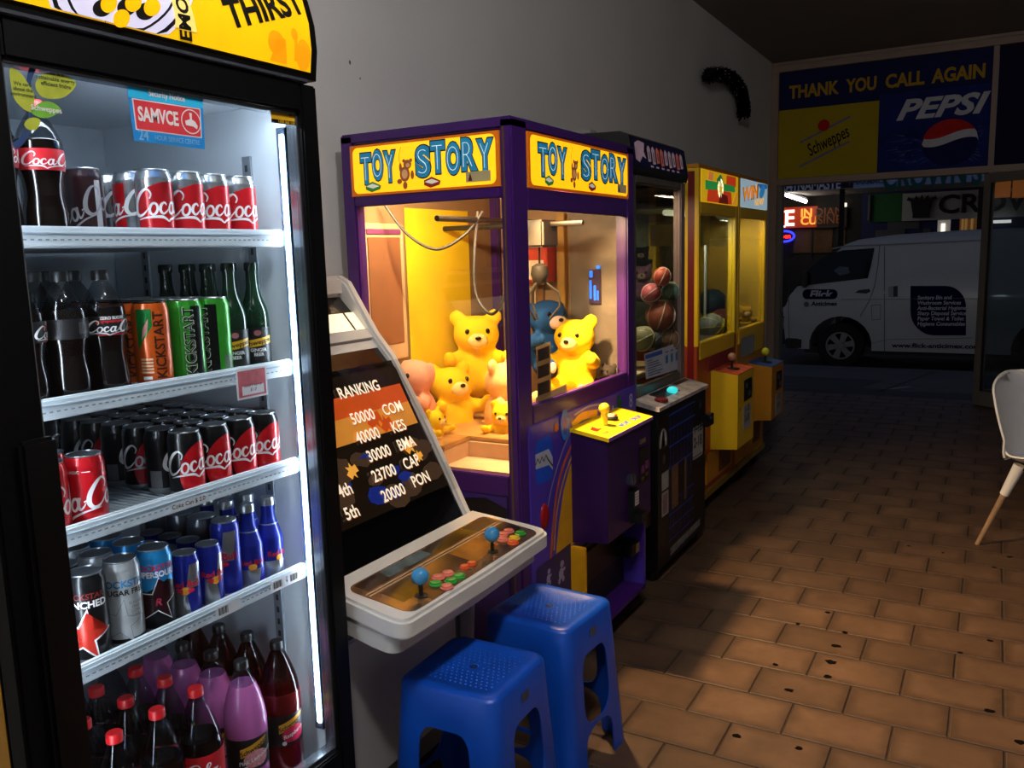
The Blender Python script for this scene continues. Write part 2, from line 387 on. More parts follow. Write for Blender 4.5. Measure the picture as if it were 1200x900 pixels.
# open glazed door leaf swung into the shop
dr = thing('door_1', 'open aluminium framed glass door leaf swung into the shop', 'door'); dr['kind'] = 'structure'; del dr['category']
for nm, x0, x1, z0, z1 in (('stile', 0, .062, 0, 2.06), ('stile', .83, .90, 0, 2.06), ('bottom_rail', .062, .83, 0, .13), ('top_rail', .062, .83, 1.98, 2.06), ):
    box(nm, dr, M_dkmetal, x0, x1, -.02, .02, z0, z1, .003)
box('glass_pane', dr, M_shopglass, .062, .83, -.003, .003, .13, 1.98, 0, smooth=0)
box('beading', dr, mat('black_rubber', '#0c0c0d', .6), .062, .074, -.008, .008, .13, 1.98, .001)
tube_h = tube(B(), [(.80, -.05, .9), (.80, -.05, 1.3)], .012); abox(tube_h, .79, .81, -.05, -.02, .92, .94); abox(tube_h, .79, .81, -.05, -.02, 1.26, 1.28)
mk('pull_handle', tube_h, mat('satin_metal', '#9a9a9a', .35, .9), dr)
dr.location = (-.122, 8.745, .006); dr.rotation_euler = (0, 0, -R(37))

# sign panels over the doorway (printed, unlit)
M_navy = mat('sign_navy', '#0c1446', .75, var=.12, scale=3, spec=.2)
M_gold = mat('sign_gold', '#a8841c', .8, spec=.15)
M_signyel = mat('sign_yellow', '#a08a14', .8, spec=.15, var=.05, scale=3)
sg = thing('transom_sign', 'navy sign panel over the doorway with gold lettering and drink adverts', 'sign', (-1.02, FY-.012, 2.145))
box('board', sg, M_navy, -1.945, -.112, FY-.012, FY+.012, 2.145, 3.165, .001, smooth=0)
U, V = (1, 0, 0), (0, 0, 1); SY = FY-.0125
for w_, xa_, xb_ in (('THANK', -1.857, -1.395), ('YOU', -1.325, -1.055), ('CALL', -0.985, -0.658), ('AGAIN', -0.591, -0.165)):
    mk('lettering', lay(text(w_, .165, .03, 0, 'CENTER', fit=xb_-xa_), ((xa_+xb_)/2, SY, 2.965), U, V, .001), M_gold, sg)
yp = mk('yellow_panel', prism(B(), [(-1.945, 2.15), (-1.03, 2.15), (-1.03, 2.808), (-1.945, 2.808)], ((0, SY, 0), U, V), (0, -.002, 0)), M_signyel, sg)
sl = R(24)
mk('lettering', lay(xf(text('Schweppes', .17, .004, .25, 'CENTER', fit=.40), 0, 0, sl), (-1.48, SY-.0025, 2.475), U, V, .001), mat('print_dark', '#140f1c', .8, spec=.1), yp)
lb = B()
for dx, dy in ((-.02, .115), (-.02, -.115)):
    q = [(-.26, -.008), (.24, -.008), (.24, .012), (-.26, .012)]
    lb.faces.new([lb.verts.new((dx+x*math.cos(sl)-y*math.sin(sl), dy+x*math.sin(sl)+y*math.cos(sl), 0)) for x, y in q])
mk('underline', lay(lb, (-1.48, SY-.0025, 2.475), U, V, .001), mat('print_grey', '#6d6880', .8, spec=.1), yp)
mk('red_dot', lay(flat(ell(0, 0, .055)), (-1.52, SY-.0025, 2.63), U, V, .0012), mat('print_red', '#a81818', .8, spec=.1), yp)
# blue advert with a splash of water behind a ball in red, white and blue
pp = mk('blue_panel', prism(B(), [(-1.028, 2.15), (-.115, 2.15), (-.115, 2.86), (-1.028, 2.86)], ((0, SY, 0), U, V), (0, -.0018, 0)), mat('sign_blue', '#141f60', .85, var=.35, scale=5, spec=.2), sg)
mk('lettering', lay(text('PEPSI', .245, .05, .35, 'CENTER', fit=.76), (-.535, SY-.002, 2.69), U, V, .001), mat('print_white', '#b4b4bc', .85, spec=.1), pp)
cx, cz, rr = -.425, 2.375, .205
def disc_band(f0, f1):
    bm = B(); n = 26; a = []; b = []
    for i in range(n+1):
        x = -1+2*i/n; h = math.sqrt(max(0, 1-x*x)); lo = max(-h, min(h, f0(x))); hi = max(-h, min(h, f1(x)))
        a.append(bm.verts.new((x*rr*1.12, lo*rr, 0))); b.append(bm.verts.new((x*rr*1.12, hi*rr, 0)))
    for i in range(n): bm.faces.new((a[i], a[i+1], b[i+1], b[i]))
    bmesh.ops.remove_doubles(bm, verts=bm.verts, dist=1e-5); return bm
w0 = lambda x: .02+.16*math.sin(x*2.4); w1 = lambda x: .36+.16*math.sin(x*2.4)
for nm, a, b, m in (('red_wave', w1, lambda x: 2, mat('print_red2', '#a82020', .85, spec=.1)), ('white_wave', w0, w1, MATS['print_white']), ('blue_wave', lambda x: -2, w0, mat('print_blue2', '#141a4a', .85, spec=.1))):
    mk(nm, lay(disc_band(a, b), (cx, SY-.002, cz), U, V, .0012), m, pp)
sp = B()
for k in range(170):
    a = random.uniform(PI*.9, 2*PI*1.1); d0 = random.uniform(.17, .36); l = random.uniform(.02, .09); w = random.uniform(.001, .004)
    c, s = math.cos(a), math.sin(a); p0 = (d0*c*1.3, d0*s); p1 = ((d0+l)*c*1.3, (d0+l)*s)
    if not (-.58 < p1[0] < .29 and -.21 < p1[1] < .2): continue
    sp.faces.new([sp.verts.new((*q, 0)) for q in ((p0[0]-s*w, p0[1]+c*w), (p0[0]+s*w, p0[1]-c*w), (p1[0], p1[1]))])
mk('water_splash', lay(sp, (cx, SY-.002, cz), U, V, .0008), mat('print_splash', '#4c5a94', .8, spec=.1), pp)['kind'] = 'stuff'
done()
sg2 = thing('transom_sign', 'plain dark blue sign panel beyond the mullion, at the right edge', 'sign', (.8, FY-.012, 2.145))
box('board', sg2, mat('sign_navy2', '#120f30', .8, var=.3, scale=2, spec=.15), -.066, 1.728, FY-.012, FY+.012, 2.145, 3.165, .001, smooth=0)
done()
# black tinsel garland pinned to the wall
tin = thing('tinsel_garland', 'black sparkly tinsel garland pinned to the wall near the shopfront', 'tinsel', (LX+.06, 7.2, 2.5))
path = []
for px_, py_ in ((829, 89), (843, 87), (855, 91), (864, 100), (869, 112), (871, 124), (871, 136)):
    d = fw+rt*((px_-600)/994.4866)-up*((py_-450)/994.4866); t_ = (LX+.075)/d.x; path.append(Vector((0, 0, CAM_H))+d*t_)
path = cr(path, 10)
mk('cord', tube(B(), path, .006, 6), mat('tinsel_black', '#050505', .25, .6, var=.2), tin)
bm = B(); bs = B()
for i in range(len(path)-1):
    a, b = path[i], path[i+1]; t = (b-a).normalized()
    for k in range(44):
        p = a.lerp(b, random.random()); d = Vector((random.gauss(0, 1), random.gauss(0, 1), random.gauss(0, 1))); d = (d-t*d.dot(t)*.6).normalized(); L = random.uniform(.045, .068)
        if d.x < 0: L = min(L, .052/max(.05, -d.x))
        s = d.cross(Vector((random.random(), random.random(), random.random()))).normalized()*.0045
        tgt = bs if random.random() < .06 else bm
        tgt.faces.new([tgt.verts.new(q) for q in (p-s, p+s, p+d*L+s, p+d*L-s)])
o = mk('tinsel_strands', bm, MATS['tinsel_black'], tin, smooth=0); o['kind'] = 'stuff'
o = mk('silver_strands', bs, mat('tinsel_silver', '#d8d8d8', .15, 1, var=.1), tin, smooth=0); o['kind'] = 'stuff'
done()

# ------------------------------------------------------------------ the street
M_path = mat('footpath', '#4e4a46', .85, var=.15, scale=2.5, bump=.3)
M_road = mat('asphalt', '#2a2a2c', .9, var=.2, scale=9, bump=.5, bscale=150)
fp = B()
vs = [fp.verts.new(q) for q in ((-9, FY+.12, -.004), (9, FY+.12, -.004), (9, 12.2, -.15), (-9, 12.2, -.15), (-9, 12.2, -.29), (9, 12.2, -.29), (-9, FY+.12, -.35), (9, FY+.12, -.35), (-9, 12.2, -.35), (9, 12.2, -.35))]
for q in ((0, 1, 2, 3), (3, 2, 9, 8), (0, 6, 7, 1), (6, 8, 9, 7), (0, 3, 8, 6), (1, 7, 9, 2)): fp.faces.new([vs[i] for i in q])
footpath = struct(mk('footpath', fp, M_path, smooth=0), 'grey concrete footpath outside the doorway')
def on_path(y): return -.004-.146*(y-FY-.12)/(12.2-FY-.12)+.002
def slab(nm, pts, m):
    bm = B(); bm.faces.new([bm.verts.new((x, y, on_path(y))) for x, y in pts]); return mk(nm, bm, m, footpath, smooth=0)
slab('dark_paving', [(-3, 9.05), (-.05, 9.05), (-.12, 9.55), (-3, 9.7)], mat('path_dark', '#2a2826', .8, var=.2, scale=4))
slab('dark_paving', [(-3, 9.75), (-1.2, 9.65), (-1.05, 10.5), (-3, 10.6)], MATS['path_dark'])
slab('concrete_joint', [(-1.0, 9.3), (-.96, 9.3), (-.6, 11.9), (-.64, 11.9)], MATS['path_dark'])
slab('painted_mark', [(-1.1, 9.4), (-1.02, 9.38), (-.72, 9.95), (-.77, 9.98)], mat('path_pale', '#8a8a8c', .8))
slab('painted_mark', [(-.8, 9.52), (-.35, 9.48), (-.36, 9.52), (-.8, 9.56)], MATS['path_pale'])
struct(box('road', None, M_road, -14, 14, 12.2, 24.2, -.45, -.29, 0, smooth=0))
def PX(px, py, ax, v):
    """photo pixel -> point where its ray meets the plane axis=v"""
    d = fw+rt*((px-600)/994.4866)-up*((py-450)/994.4866); C0 = Vector((0, 0, CAM_H)); t = (v-C0[ax])/d[ax]; return C0+d*t
# ------------------------------------------------------------------ white delivery van parked at the kerb
VX, VY, VZ = -2.74, 13.0, -.29
van = thing('van', 'white panel van with navy logos parked at the kerb outside', 'van', (VX+2.3, VY+.85, VZ))
M_van = mat('van_white', '#b4b4ae', .3, coat=.5, var=.03, scale=2)
M_black = mat('black_plastic', '#0d0d0e', .5, var=.1)
def tumble(z): h = z-VZ; return 0.0 if h < .98 else .20*((h-.98)/.9)**1.3
fxw, rxw, wr_ = .82, 3.39, .33
def arch(cx, rad, z0):
    out = []; a0 = math.asin((z0-.33)/rad)
    for k in range(13): a = PI-a0-(PI-2*a0)*k/12; out.append((cx+rad*math.cos(a), .33+rad*math.sin(a)))
    return out
prof = [(.03, .40), (0, .62), (.015, .86), (.06, 1.02), (.16, 1.16), (.42, 1.42), (.82, 1.78), (1.0, 1.845), (1.5, 1.90), (2.4, 1.935), (3.8, 1.93), (4.45, 1.90), (4.62, 1.80), (4.69, 1.1), (4.69, .30)]
prof += arch(rxw, .43, .27)[::-1]+arch(fxw, .43, .27)[::-1]+[(.2, .27)]
bm = B()
prism(bm, prof, ((VX, VY, VZ), (1, 0, 0), (0, 0, 1)), (0, 1.7, 0))
for z in [.5, .75, .98, 1.1, 1.25, 1.4, 1.55, 1.7, 1.8, 1.87]:
    bmesh.ops.bisect_plane(bm, geom=bm.verts[:]+bm.edges[:]+bm.faces[:], plane_co=(0, 0, VZ+z), plane_no=(0, 0, 1))
for x in (.06, .12, .2, .3, .4, .5):
    bmesh.ops.bisect_plane(bm, geom=bm.verts[:]+bm.edges[:]+bm.faces[:], plane_co=(VX+x, 0, 0), plane_no=(1, 0, 0))
for v in bm.verts:
    t = tumble(v.co.z); n = .0
    fx = v.co.x-VX
    if fx < .5: n = .10*((.5-fx)/.5)**2
    v.co.y += (t+n) if v.co.y < VY+.85 else -(t+n)
es = [e for e in bm.edges if e.calc_face_angle(0) > R(50) and all(v.co.z > VZ+.9 for v in e.verts)]
bmesh.ops.bevel(bm, geom=es, offset=.05, segments=3, affect='EDGES')
body = mk('body', bm, M_van, van, smooth=45)
def on_van(px, py, off=.004):
    y = VY
    for _ in range(4):
        P = PX(px, py, 1, y); y = VY+tumble(P.z)
    P.y -= off; return P
def van_patch(nm, pts, m, parent=van, off=.004, sub=True):
    bm = B(); bm.faces.new([bm.verts.new(on_van(x, y, off)) for x, y in pts])
    for z in (.98, 1.05, 1.1, 1.15, 1.2, 1.25, 1.3, 1.35, 1.4, 1.5, 1.55, 1.6, 1.7, 1.8):
        bmesh.ops.bisect_plane(bm, geom=bm.verts[:]+bm.edges[:]+bm.faces[:], plane_co=(0, 0, VZ+z), plane_no=(0, 0, 1))
    for v in bm.verts: v.co.y = VY+tumble(v.co.z)-off
    bmesh.ops.recalc_face_normals(bm, faces=bm.faces)
    return mk(nm, bm, m, parent, smooth=0)
def van_line(nm, pts, w=.008, m=None):
    pts = [(pts[i][0]+(pts[i+1][0]-pts[i][0])*k/6, pts[i][1]+(pts[i+1][1]-pts[i][1])*k/6) for i in range(len(pts)-1) for k in range(6)]+[pts[-1]]
    P = [on_van(x, y, .003) for x, y in pts]; bm = B()
    for a, b in zip(P, P[1:]):
        t = (b-a).normalized(); s = Vector((t.z, 0, -t.x))*w/2; bm.faces.new([bm.verts.new(q) for q in (a-s, a+s, b+s, b-s)])
    return mk(nm, bm, m or M_seam, van, smooth=0)
M_seam = mat('panel_seam', '#3a3a3a', .8); M_vglass = mat('van_glass', '#05070a', .1, spec=.4, var=.2)
cabwin = van_patch('cab_window', [(934, 335.6), (938, 325), (950, 313.5), (961, 304.5), (971, 298), (987.5, 293.3), (1025, 290.6), (1021, 310), (1017, 326)], M_vglass)
van_patch('window_reflection', [(977, 317), (984, 312), (994, 313), (996, 320), (984, 323)], mat('painted_reflection', '#46505a', .5), cabwin, .006)  # pale patch painted as a reflection on the cab glass
van_line('door_seam', [(1031, 287), (1029, 310), (1025, 335), (1019, 352), (1008, 371)])
van_line('door_seam', [(925, 338), (924, 360), (925, 402)]); van_line('door_seam', [(1036.5, 289), (1036.5, 416)])
van_line('swage_line', [(985, 351), (1150, 350)], .012, mat('seam_soft', '#8e8f8c', .6)); van_line('sill_line', [(1022, 402), (1040, 398), (1140, 396)], .012, MATS['seam_soft'])
van_line('roof_gutter', [(975, 291.5), (990, 288.5), (1034, 287), (1150, 281.5)], .02, MATS['seam_soft'])
hd = van_patch('door_handle', [(1002, 343), (1006, 340), (1019, 338.5), (1020, 342), (1015, 344)], M_black)
hd2 = van_patch('slide_handle', [(1047, 335.5), (1052, 335), (1052, 347.5), (1047, 348)], M_black)
van_patch('handle_recess', [(1041, 336), (1047, 335.5), (1047, 348), (1041, 348)], MATS['seam_soft'])
van_line('fuel_flap', [(1021, 358), (1032, 357), (1032, 374), (1022, 375), (1021, 358)], .006)
M_vnavy = mat('van_navy', '#090c34', .9, spec=.1)
lg = [on_van(961+x, 345-y, .004) for x, y in rrect(-20.5, 20.5, -5.6, 6, 5.4)]
bm = B(); bm.faces.new([bm.verts.new(p) for p in lg][::-1]); lgo = mk('logo_badge', bm, M_vnavy, van, smooth=0)
def van_text(s, px, py, size, m, parent=van, bold=.01, shear=0, sx=1, align='CENTER'):
    P = on_van(px, py, .007); return mk('lettering', lay(text(s, size, bold, shear, align, sx), P, (1, 0, .012), (0, .0, 1), 0), m, parent, smooth=0)
M_vw = mat('van_print_white', '#c0c0c4', .9, spec=.1); M_vt = mat('van_print_navy', '#22253e', .9, spec=.1)
van_text('Flick', 961, 345.2, .15, M_vw, lgo, .012, .2, 1.1)
van_text('Anticimex', 966, 356, .085, M_vt, van, .012, 0, 1.0)
P = on_van(945, 356.5, .006); mk('round_emblem', lay(flat(ell(0, 0, .038)), P, (1, 0, 0), (0, 0, 1)), mat('emblem_grey', '#55585e', .5), van)
pts = []
x0, x1, y0, y1 = 1067, 1132, 335, 393
for k in range(9): a = R(90-90*k/8); pts.append((1108+24*math.cos(a), 359-24*math.sin(a)))
pts = [(x0, y0)]+pts+[(x1, y1)]
for k in range(9): a = R(-90-90*k/8); pts.append((1095+28*math.cos(a), 365-28*math.sin(a)))
db = van_patch('advert_panel', pts, M_vnavy)
for i, s in enumerate(('Sanitary Bin and', 'Washroom Services', 'Anti-Bacterial Hygiene', 'Sharp Disposal Services', 'Paper Towel & Toilet', 'Hygiene Consumables')):
    van_text(s, 1075, 349+i*6.1, .074, M_vw, db, .004, .12, .88, 'LEFT')
van_text('www.flick-anticimex.com', 1096, 405.5, .086, M_vt, van, .006, 0, 1.25)
# wheels
M_tyre = mat('tyre', '#0b0b0b', .85, var=.2); M_rim = mat('alloy', '#8c8d8f', .35, .7)
for wx in (fxw, rxw):
    for sy, oy in ((-1, .03), (1, 1.67)):
        wl = mk('wheel', B(), M_tyre, van)
        bm = B(); lathe(bm, [(.20, -.1), (.30, -.1), (.325, -.07), (.33, 0), (.325, .07), (.30, .1), (.20, .1)], 32, cap=False)
        bmesh.ops.rotate(bm, verts=bm.verts, cent=(0, 0, 0), matrix=Matrix.Rotation(PI/2, 3, 'X')); bmesh.ops.translate(bm, verts=bm.verts, vec=(VX+wx, VY+oy+sy*-.09, VZ+.33)); bmesh.ops.translate(bm, verts=bm.verts, vec=-Org.v); bm.to_mesh(wl.data); bm.free()
        bm = B(); yo = VY+oy+(-.0 if sy < 0 else 0)
        ring = ell(0, 0, .205, .205, 40); inner = ell(0, 0, .178, .178, 40); fr = ((VX+wx, yo, VZ+.33), (1, 0, 0), (0, 0, 1))
        O = Vector(fr[0]); v1 = [bm.verts.new(O+Vector((x, 0, z))) for x, z in ring]; v2 = [bm.verts.new(O+Vector((x, .0, z))) for x, z in inner]; v3 = [bm.verts.new(O+Vector((x, .1*-sy, z))) for x, z in inner]
        for i in range(40): j = (i+1) % 40; bm.faces.new((v1[i], v1[j], v2[j], v2[i])); bm.faces.new((v2[i], v2[j], v3[j], v3[i]))
        for k in range(6):
            a = R(60*k+12); c, s = math.cos(a), math.sin(a); w0_, w1_ = .034, .046
            q = [(c*.03-s*w0_, s*.03+c*w0_), (c*.03+s*w0_, s*.03-c*w0_), (c*.185+s*w1_, s*.185-c*w1_), (c*.185-s*w1_, s*.185+c*w1_)]
            prism(bm, q, (O+Vector((0, .015, 0)), (1, 0, 0), (0, 0, 1)), (0, .02, 0))
        prism(bm, ell(0, 0, .055, .055, 16), (O, (1, 0, 0), (0, 0, 1)), (0, .03, 0))
        mk('rim', bm, M_rim, wl, smooth=0)
        bm = B(); lathe(bm, [(.19, 0), (.001, 0)], 24); bmesh.ops.rotate(bm, verts=bm.verts, cent=(0, 0, 0), matrix=Matrix.Rotation(PI/2, 3, 'X')); bmesh.ops.translate(bm, verts=bm.verts, vec=(VX+wx, yo+.06*-sy, VZ+.33)); mk('brake_disc', bm, M_tyre, wl)
box('bumper', van, M_black, VX-.03, VX+.28, VY+.12, VY+1.58, VZ+.27, VZ+.60, .05)
box('bumper_end', van, M_black, VX+.05, VX+.38, VY+.02, VY+.12, VZ+.27, VZ+.42, .01)
box('underbody', van, M_black, VX+.3, VX+4.6, VY+.15, VY+1.55, VZ+.2, VZ+.3, 0)
hl = box('headlamp', van, mat('lamp_lens', '#b9bfc2', .1), VX-.012, VX+.12, VY+.10, VY+.35, VZ+.72, VZ+.90, .02)
box('fog_lamp', van, mat('fog_lens', '#ffffff', .1, emit=1.2), VX-.035, VX+.0, VY+.2, VY+.28, VZ+.40, VZ+.46, .008)
box('door_mirror', van, M_black, VX+.28, VX+.36, VY-.12, VY+.03, VZ+1.18, VZ+1.42, .02)
# windscreen on the slope
bm = B(); bm.faces.new([bm.verts.new((VX+x, y, VZ+z+.012)) for x, z, y in ((.20, 1.215, VY+.28), (.20, 1.215, VY+1.42), (.77, 1.745, VY+1.36), (.77, 1.745, VY+.34))]); mk('windscreen', bm, M_vglass, van, smooth=0)
done()

# ------------------------------------------------------------------ shops across the street
GZ = -.29; FS, FC = 20.5, 24.0           # awning edge and shopfronts
def wallrect(nm, par, m, xa, xb, y, za, zb, d=.06, bev=.004): return box(nm, par, m, xa, xb, y, y+d, za, zb, bev, smooth=0)
def pr(px, py, Y): return PX(px, py, 1, Y)
def prect(nm, par, m, p0, p1, Y, d=.06):
    a, b = pr(*p0, Y), pr(*p1, Y); return wallrect(nm, par, m, min(a.x, b.x), max(a.x, b.x), Y, min(a.z, b.z), max(a.z, b.z), d, 0)
M_dk = mat('dark_shopfront', '#15110f', .7, var=.2, scale=2)
xl, xm, xr = -9.5, pr(1010, 250, FC).x, 6.0
rs = thing('restaurant', 'dark restaurant front across the street with an orange lit sign', 'building', ((xl+xm)/2, FC, GZ))
wallrect('wall', rs, M_dk, xl, xm, FC, GZ, 6, .3)
sgn = prect('sign_panel', rs, mat('sign_orange', '#c2401a', .5, var=.25, scale=1.5, emit=.25, ecol='#b8300c'), (905, 244), (957, 266), FC-.12, .1)
prect('sign_shaded_end', rs, mat('sign_shaded', '#2a120a', .5), (957, 244), (992, 266), FC-.115, .09)  # glow at left and dark colour here paint the tube light fading rightwards
def ftext(s, px, py, Y, size, m, par, bold=.01, sx=1, align='CENTER', shear=0, fit=None):
    P = pr(px, py, Y-.03); return mk('lettering', lay(text(s, size, bold, shear, align, sx, fit=fit), P, (1, 0, 0), (0, 0, 1), 0), m, par, smooth=0)
M_lw = mat('lit_white', '#fff2e0', .5, emit=1.6); M_lo = mat('lit_amber', '#ffb347', .5, emit=.9); M_lo2 = mat('shaded_amber', '#8a4a20', .5, emit=.06)  # lit and shaded amber paint the tube light fading along the letters
ftext('E', 925, 256.5, FC-.12, .58, M_lw, sgn, .03, .95)
a1 = pr(925, 256.5, FC-.15); bmE = B()   # slab serifs and the bar of the clipped first letter
for x0, x1, z0, z1 in ((-.24, -.12, .17, .22), (-.24, -.1, -.22, -.17), (-.62, -.3, .14, .21), (-.5, -.40, -.22, .18)): abox(bmE, a1.x+x0, a1.x+x1, a1.y-.004, a1.y+.002, a1.z+z0, a1.z+z1)
mk('lettering', bmE, M_lw, sgn, smooth=0)
ftext('IN', 938, 250.3, FC-.12, .30, M_lo, sgn, .02, 1.0, 'LEFT'); ftext('DIAN', 954.5, 249.3, FC-.12, .30, M_lo2, sgn, .006, 1.0, 'LEFT')
ftext('CU', 938, 259.3, FC-.12, .30, M_lo, sgn, .02, 1.0, 'LEFT'); ftext('ISINE', 954.5, 258.6, FC-.12, .30, M_lo2, sgn, .006, 1.0, 'LEFT')
M_curt = mat('curtain', '#5c4128', .9, var=.25, scale=3)
for a, b in (((929, 268), (950, 296)), ((952, 267), (975, 296)), ((984, 266), (990, 292))):
    w = prect('window', rs, M_curt, a, b, FC-.03, .03)
for px in (928, 950.7, 980): prect('window_bar', rs, M_dk, (px, 267), (px+1.6, 298), FC-.07, .03)
P = pr(919, 277, FC-.2)
mk('neon_sign', tube(B(), [P+Vector((.26*math.cos(a)*1.0, 0, .14*math.sin(a))) for a in [2*PI*k/20 for k in range(20)]], .03, 6, True), mat('neon_blue', '#3040ff', .5, emit=3.0, ecol='#2430ff'), rs)
mk('neon_lettering', lay(text('open', .17, .02), P, (1, 0, 0), (0, 0, 1), 0), mat('neon_red', '#ff3020', .5, emit=3, ecol='#ff2418'), rs)
lt = prect('glow_panel', rs, mat('glow_panel', '#fff0da', .5, emit=1.1), (985, 238), (992, 246), FC-.1, .05)
prect('poster_base', rs, mat('glow_panel2', '#d07a3a', .5, emit=.35), (985, 246), (992.5, 252), FC-.1, .05)
done()
cs = thing('shop', 'closed shop across the street with a crown sign over navy windows', 'building', ((xm+xr)/2, FC, GZ))
wallrect('wall', cs, mat('shop_navy', '#18205a', .7, var=.2, scale=2), xm, xr, FC, GZ, 6, .3)
prect('green_panel', cs, mat('shop_green', '#1c5a2c', .7), (1019, 228), (1060, 259), FC-.04, .04)
prect('downpipe', cs, mat('pipe_grey', '#5c5c60', .6), (1017.5, 229), (1019, 258), FC-.12, .08)
bd = prect('sign_board', cs, mat('board_grey', '#b4b4b8', .6), (1058, 227), (1215, 253), FC-.1, .06)
ftext('CROWN', 1099, 241, FC-.1, .62, mat('board_black', '#111113', .6), bd, .035, 1.12, 'LEFT')
P = pr(1080, 241, FC-.14); cw = []
for x, z in ((-.17, -.26), (.17, -.26), (.17, -.17), (.22, .1), (.30, .13), (.27, .2), (.15, .14), (.12, .22), (.04, .14), (0, .24), (-.04, .14), (-.12, .22), (-.15, .14), (-.27, .2), (-.30, .13), (-.22, .1), (-.17, -.17)): cw.append((x*1.15, z*1.15))
mk('crown_emblem', prism(B(), cw, (P, (1, 0, 0), (0, 0, 1)), (0, -.01, 0)), MATS['board_black'], bd)
M_pale = mat('window_notice', '#4d4d55', .7)
for a, b in (((1040, 260), (1077, 268)), ((1026, 270), (1060, 277)), ((1082, 268), (1090, 276))): prect('window_notice', cs, M_pale, a, b, FC-.03, .03)
prect('window', cs, mat('reflection_pane', '#d8d3c8', .4, emit=.12), (1099, 258), (1113, 280), FC-.05, .05)  # pale glowing pane painted in for a bright doorway reflection
prect('doorway_reflection', cs, mat('reflection_bright', '#fff6e8', .4, emit=1.2), (1103, 262), (1107, 275), FC-.08, .03)  # brighter core of the same painted reflection
prect('window', cs, mat('lit_amber_window', '#8a5e2c', .5, var=.6, scale=8, emit=.16), (1125, 253), (1150, 279), FC-.05, .05)
for px in (1127, 1131, 1138): prect('window_bar', cs, mat('gold_bar', '#c79a5c', .5, emit=.2), (px, 253), (px+1.6, 278), FC-.09, .03)
prect('reflection_strip', cs, mat('reflection_strip_glow', '#fff0e4', .5, emit=1.6), (1156, 258.5), (1185, 261), FC-.3, .05)  # glowing strip added in place of a white reflection in the door glass
done()
aw = thing('street_awning', 'long street awning with blue shop name fascias across the road', 'awning', (-2, FS, 3))
zt, zb_l = 5.2, pr(950, 221, FS).z
box('soffit', aw, mat('soffit', '#7a756c', .8), xl, xr, FS+.06, FC, zb_l+.02, zb_l+.1, 0)
xa, xb = xl, pr(986, 221, FS).x; xc, xd = pr(1000, 221, FS).x, xr
zb1 = pr(950, 222.5, FS).z; zb2 = pr(1070, 217, FS).z
f1 = box('name_fascia', aw, mat('fascia_navy', '#182c70', .6), xa, xb, FS, FS+.06, zb1, zt, 0)
box('name_fascia', aw, M_dk, xb, xc, FS, FS+.06, zb1, zt, 0)
f2 = box('name_fascia', aw, mat('fascia_pale', '#a9c3ee', .6), xc, xd, FS-.01, FS+.05, zb2, zt, 0)
ftext('041NAMASTE', 951, 217.5, FS, .32, mat('fascia_white', '#eef2fa', .6), f1, .02, fit=pr(984, 216, FS-.03).x-pr(917, 216, FS-.03).x)
ftext("CROWN'S", 1091, 205.5, FS-.01, .80, mat('fascia_green', '#0c5a56', .6), f2, .06, fit=pr(1149, 205, FS).x-pr(1033, 205, FS).x)
ftext('PHARMACY', 1017, 213, FS, .15, mat('fascia_grey', '#4a5f8c', .6), f2, .01, 1.0)
for px in (1164, 1187): prect('glow_panel', aw, mat('reflection_orange', '#d8732c', .5, var=.35, scale=3, emit=.42), (px, 211), (px+20, 231), FS-.12, .05)  # glowing orange panels added in place of reflections in the door glass
for px in (986, 1150): P = pr(px, 221, FS); box('awning_post', aw, M_dk, P.x-.05, P.x+.05, FS+.1, FS+.2, GZ, P.z, .005)
P0, P1 = pr(922, 228.5, FS+1.2), pr(944, 236, FS+3.0)
tb_ = thing('fluorescent_tube', 'bright white fluorescent tube under the far awning', 'light', (P0+P1)/2)
mk('tube', tube(B(), [P0, P1], .05, 8), mat('far_tube', '#ffffff', .4, emit=14, ecol='#fff6e6'), tb_)
mk('batten', tube(B(), [P0+Vector((0, 0, .08)), P1+Vector((0, 0, .08))], .06, 4), M_pale, tb_)
done()
st2 = struct(box('far_footpath', None, M_path, -14, 14, 22.2, 24, -.29, -.16, 0, smooth=0))

# ------------------------------------------------------------------ white shell chair at the right edge
ch = thing('cafe_chair', 'white moulded plastic chair with timber legs at the right edge', 'chair')
M_shell = mat('white_shell', '#d6d6da', .4, var=.03); M_wood = mat('beech', '#8a7058', .5, var=.15, scale=30)
prof_c = cr([(.42, 0, .425), (.36, 0, .45), (.2, 0, .44), (.06, 0, .43), (-.005, 0, .47), (-.035, 0, .56), (-.075, 0, .68), (-.11, 0, .78), (-.14, 0, .845)], 5)
bm = B(); nu = 14; G = []
for i, p in enumerate(prof_c):
    t = i/(len(prof_c)-1)
    w = .215 if t < .45 else .215+.03*math.sin((t-.45)/.55*PI)
    if t > .84: w *= math.sqrt(max(.05, 1-((t-.84)/.175)**2.4))
    if t < .1: w *= .86+.14*t/.1
    row = []
    for k in range(nu+1):
        u = -1+2*k/nu; q = Vector(p)
        if t < .45: q.z += .045*abs(u)**3*min(1, t*4)
        s = max(0, min(1, (t-.35)/.25)); q.x += .085*s*abs(u)**2.2; q.z += .01*s*u*u
        q.y = u*w; row.append(bm.verts.new(q))
    G.append(row)
for i in range(len(G)-1):
    for k in range(nu): bm.faces.new((G[i][k], G[i][k+1], G[i+1][k+1], G[i+1][k]))
bmesh.ops.recalc_face_normals(bm, faces=bm.faces); bmesh.ops.solidify(bm, geom=bm.faces[:], thickness=.009)
mk('shell', bm, M_shell, ch, smooth=60)
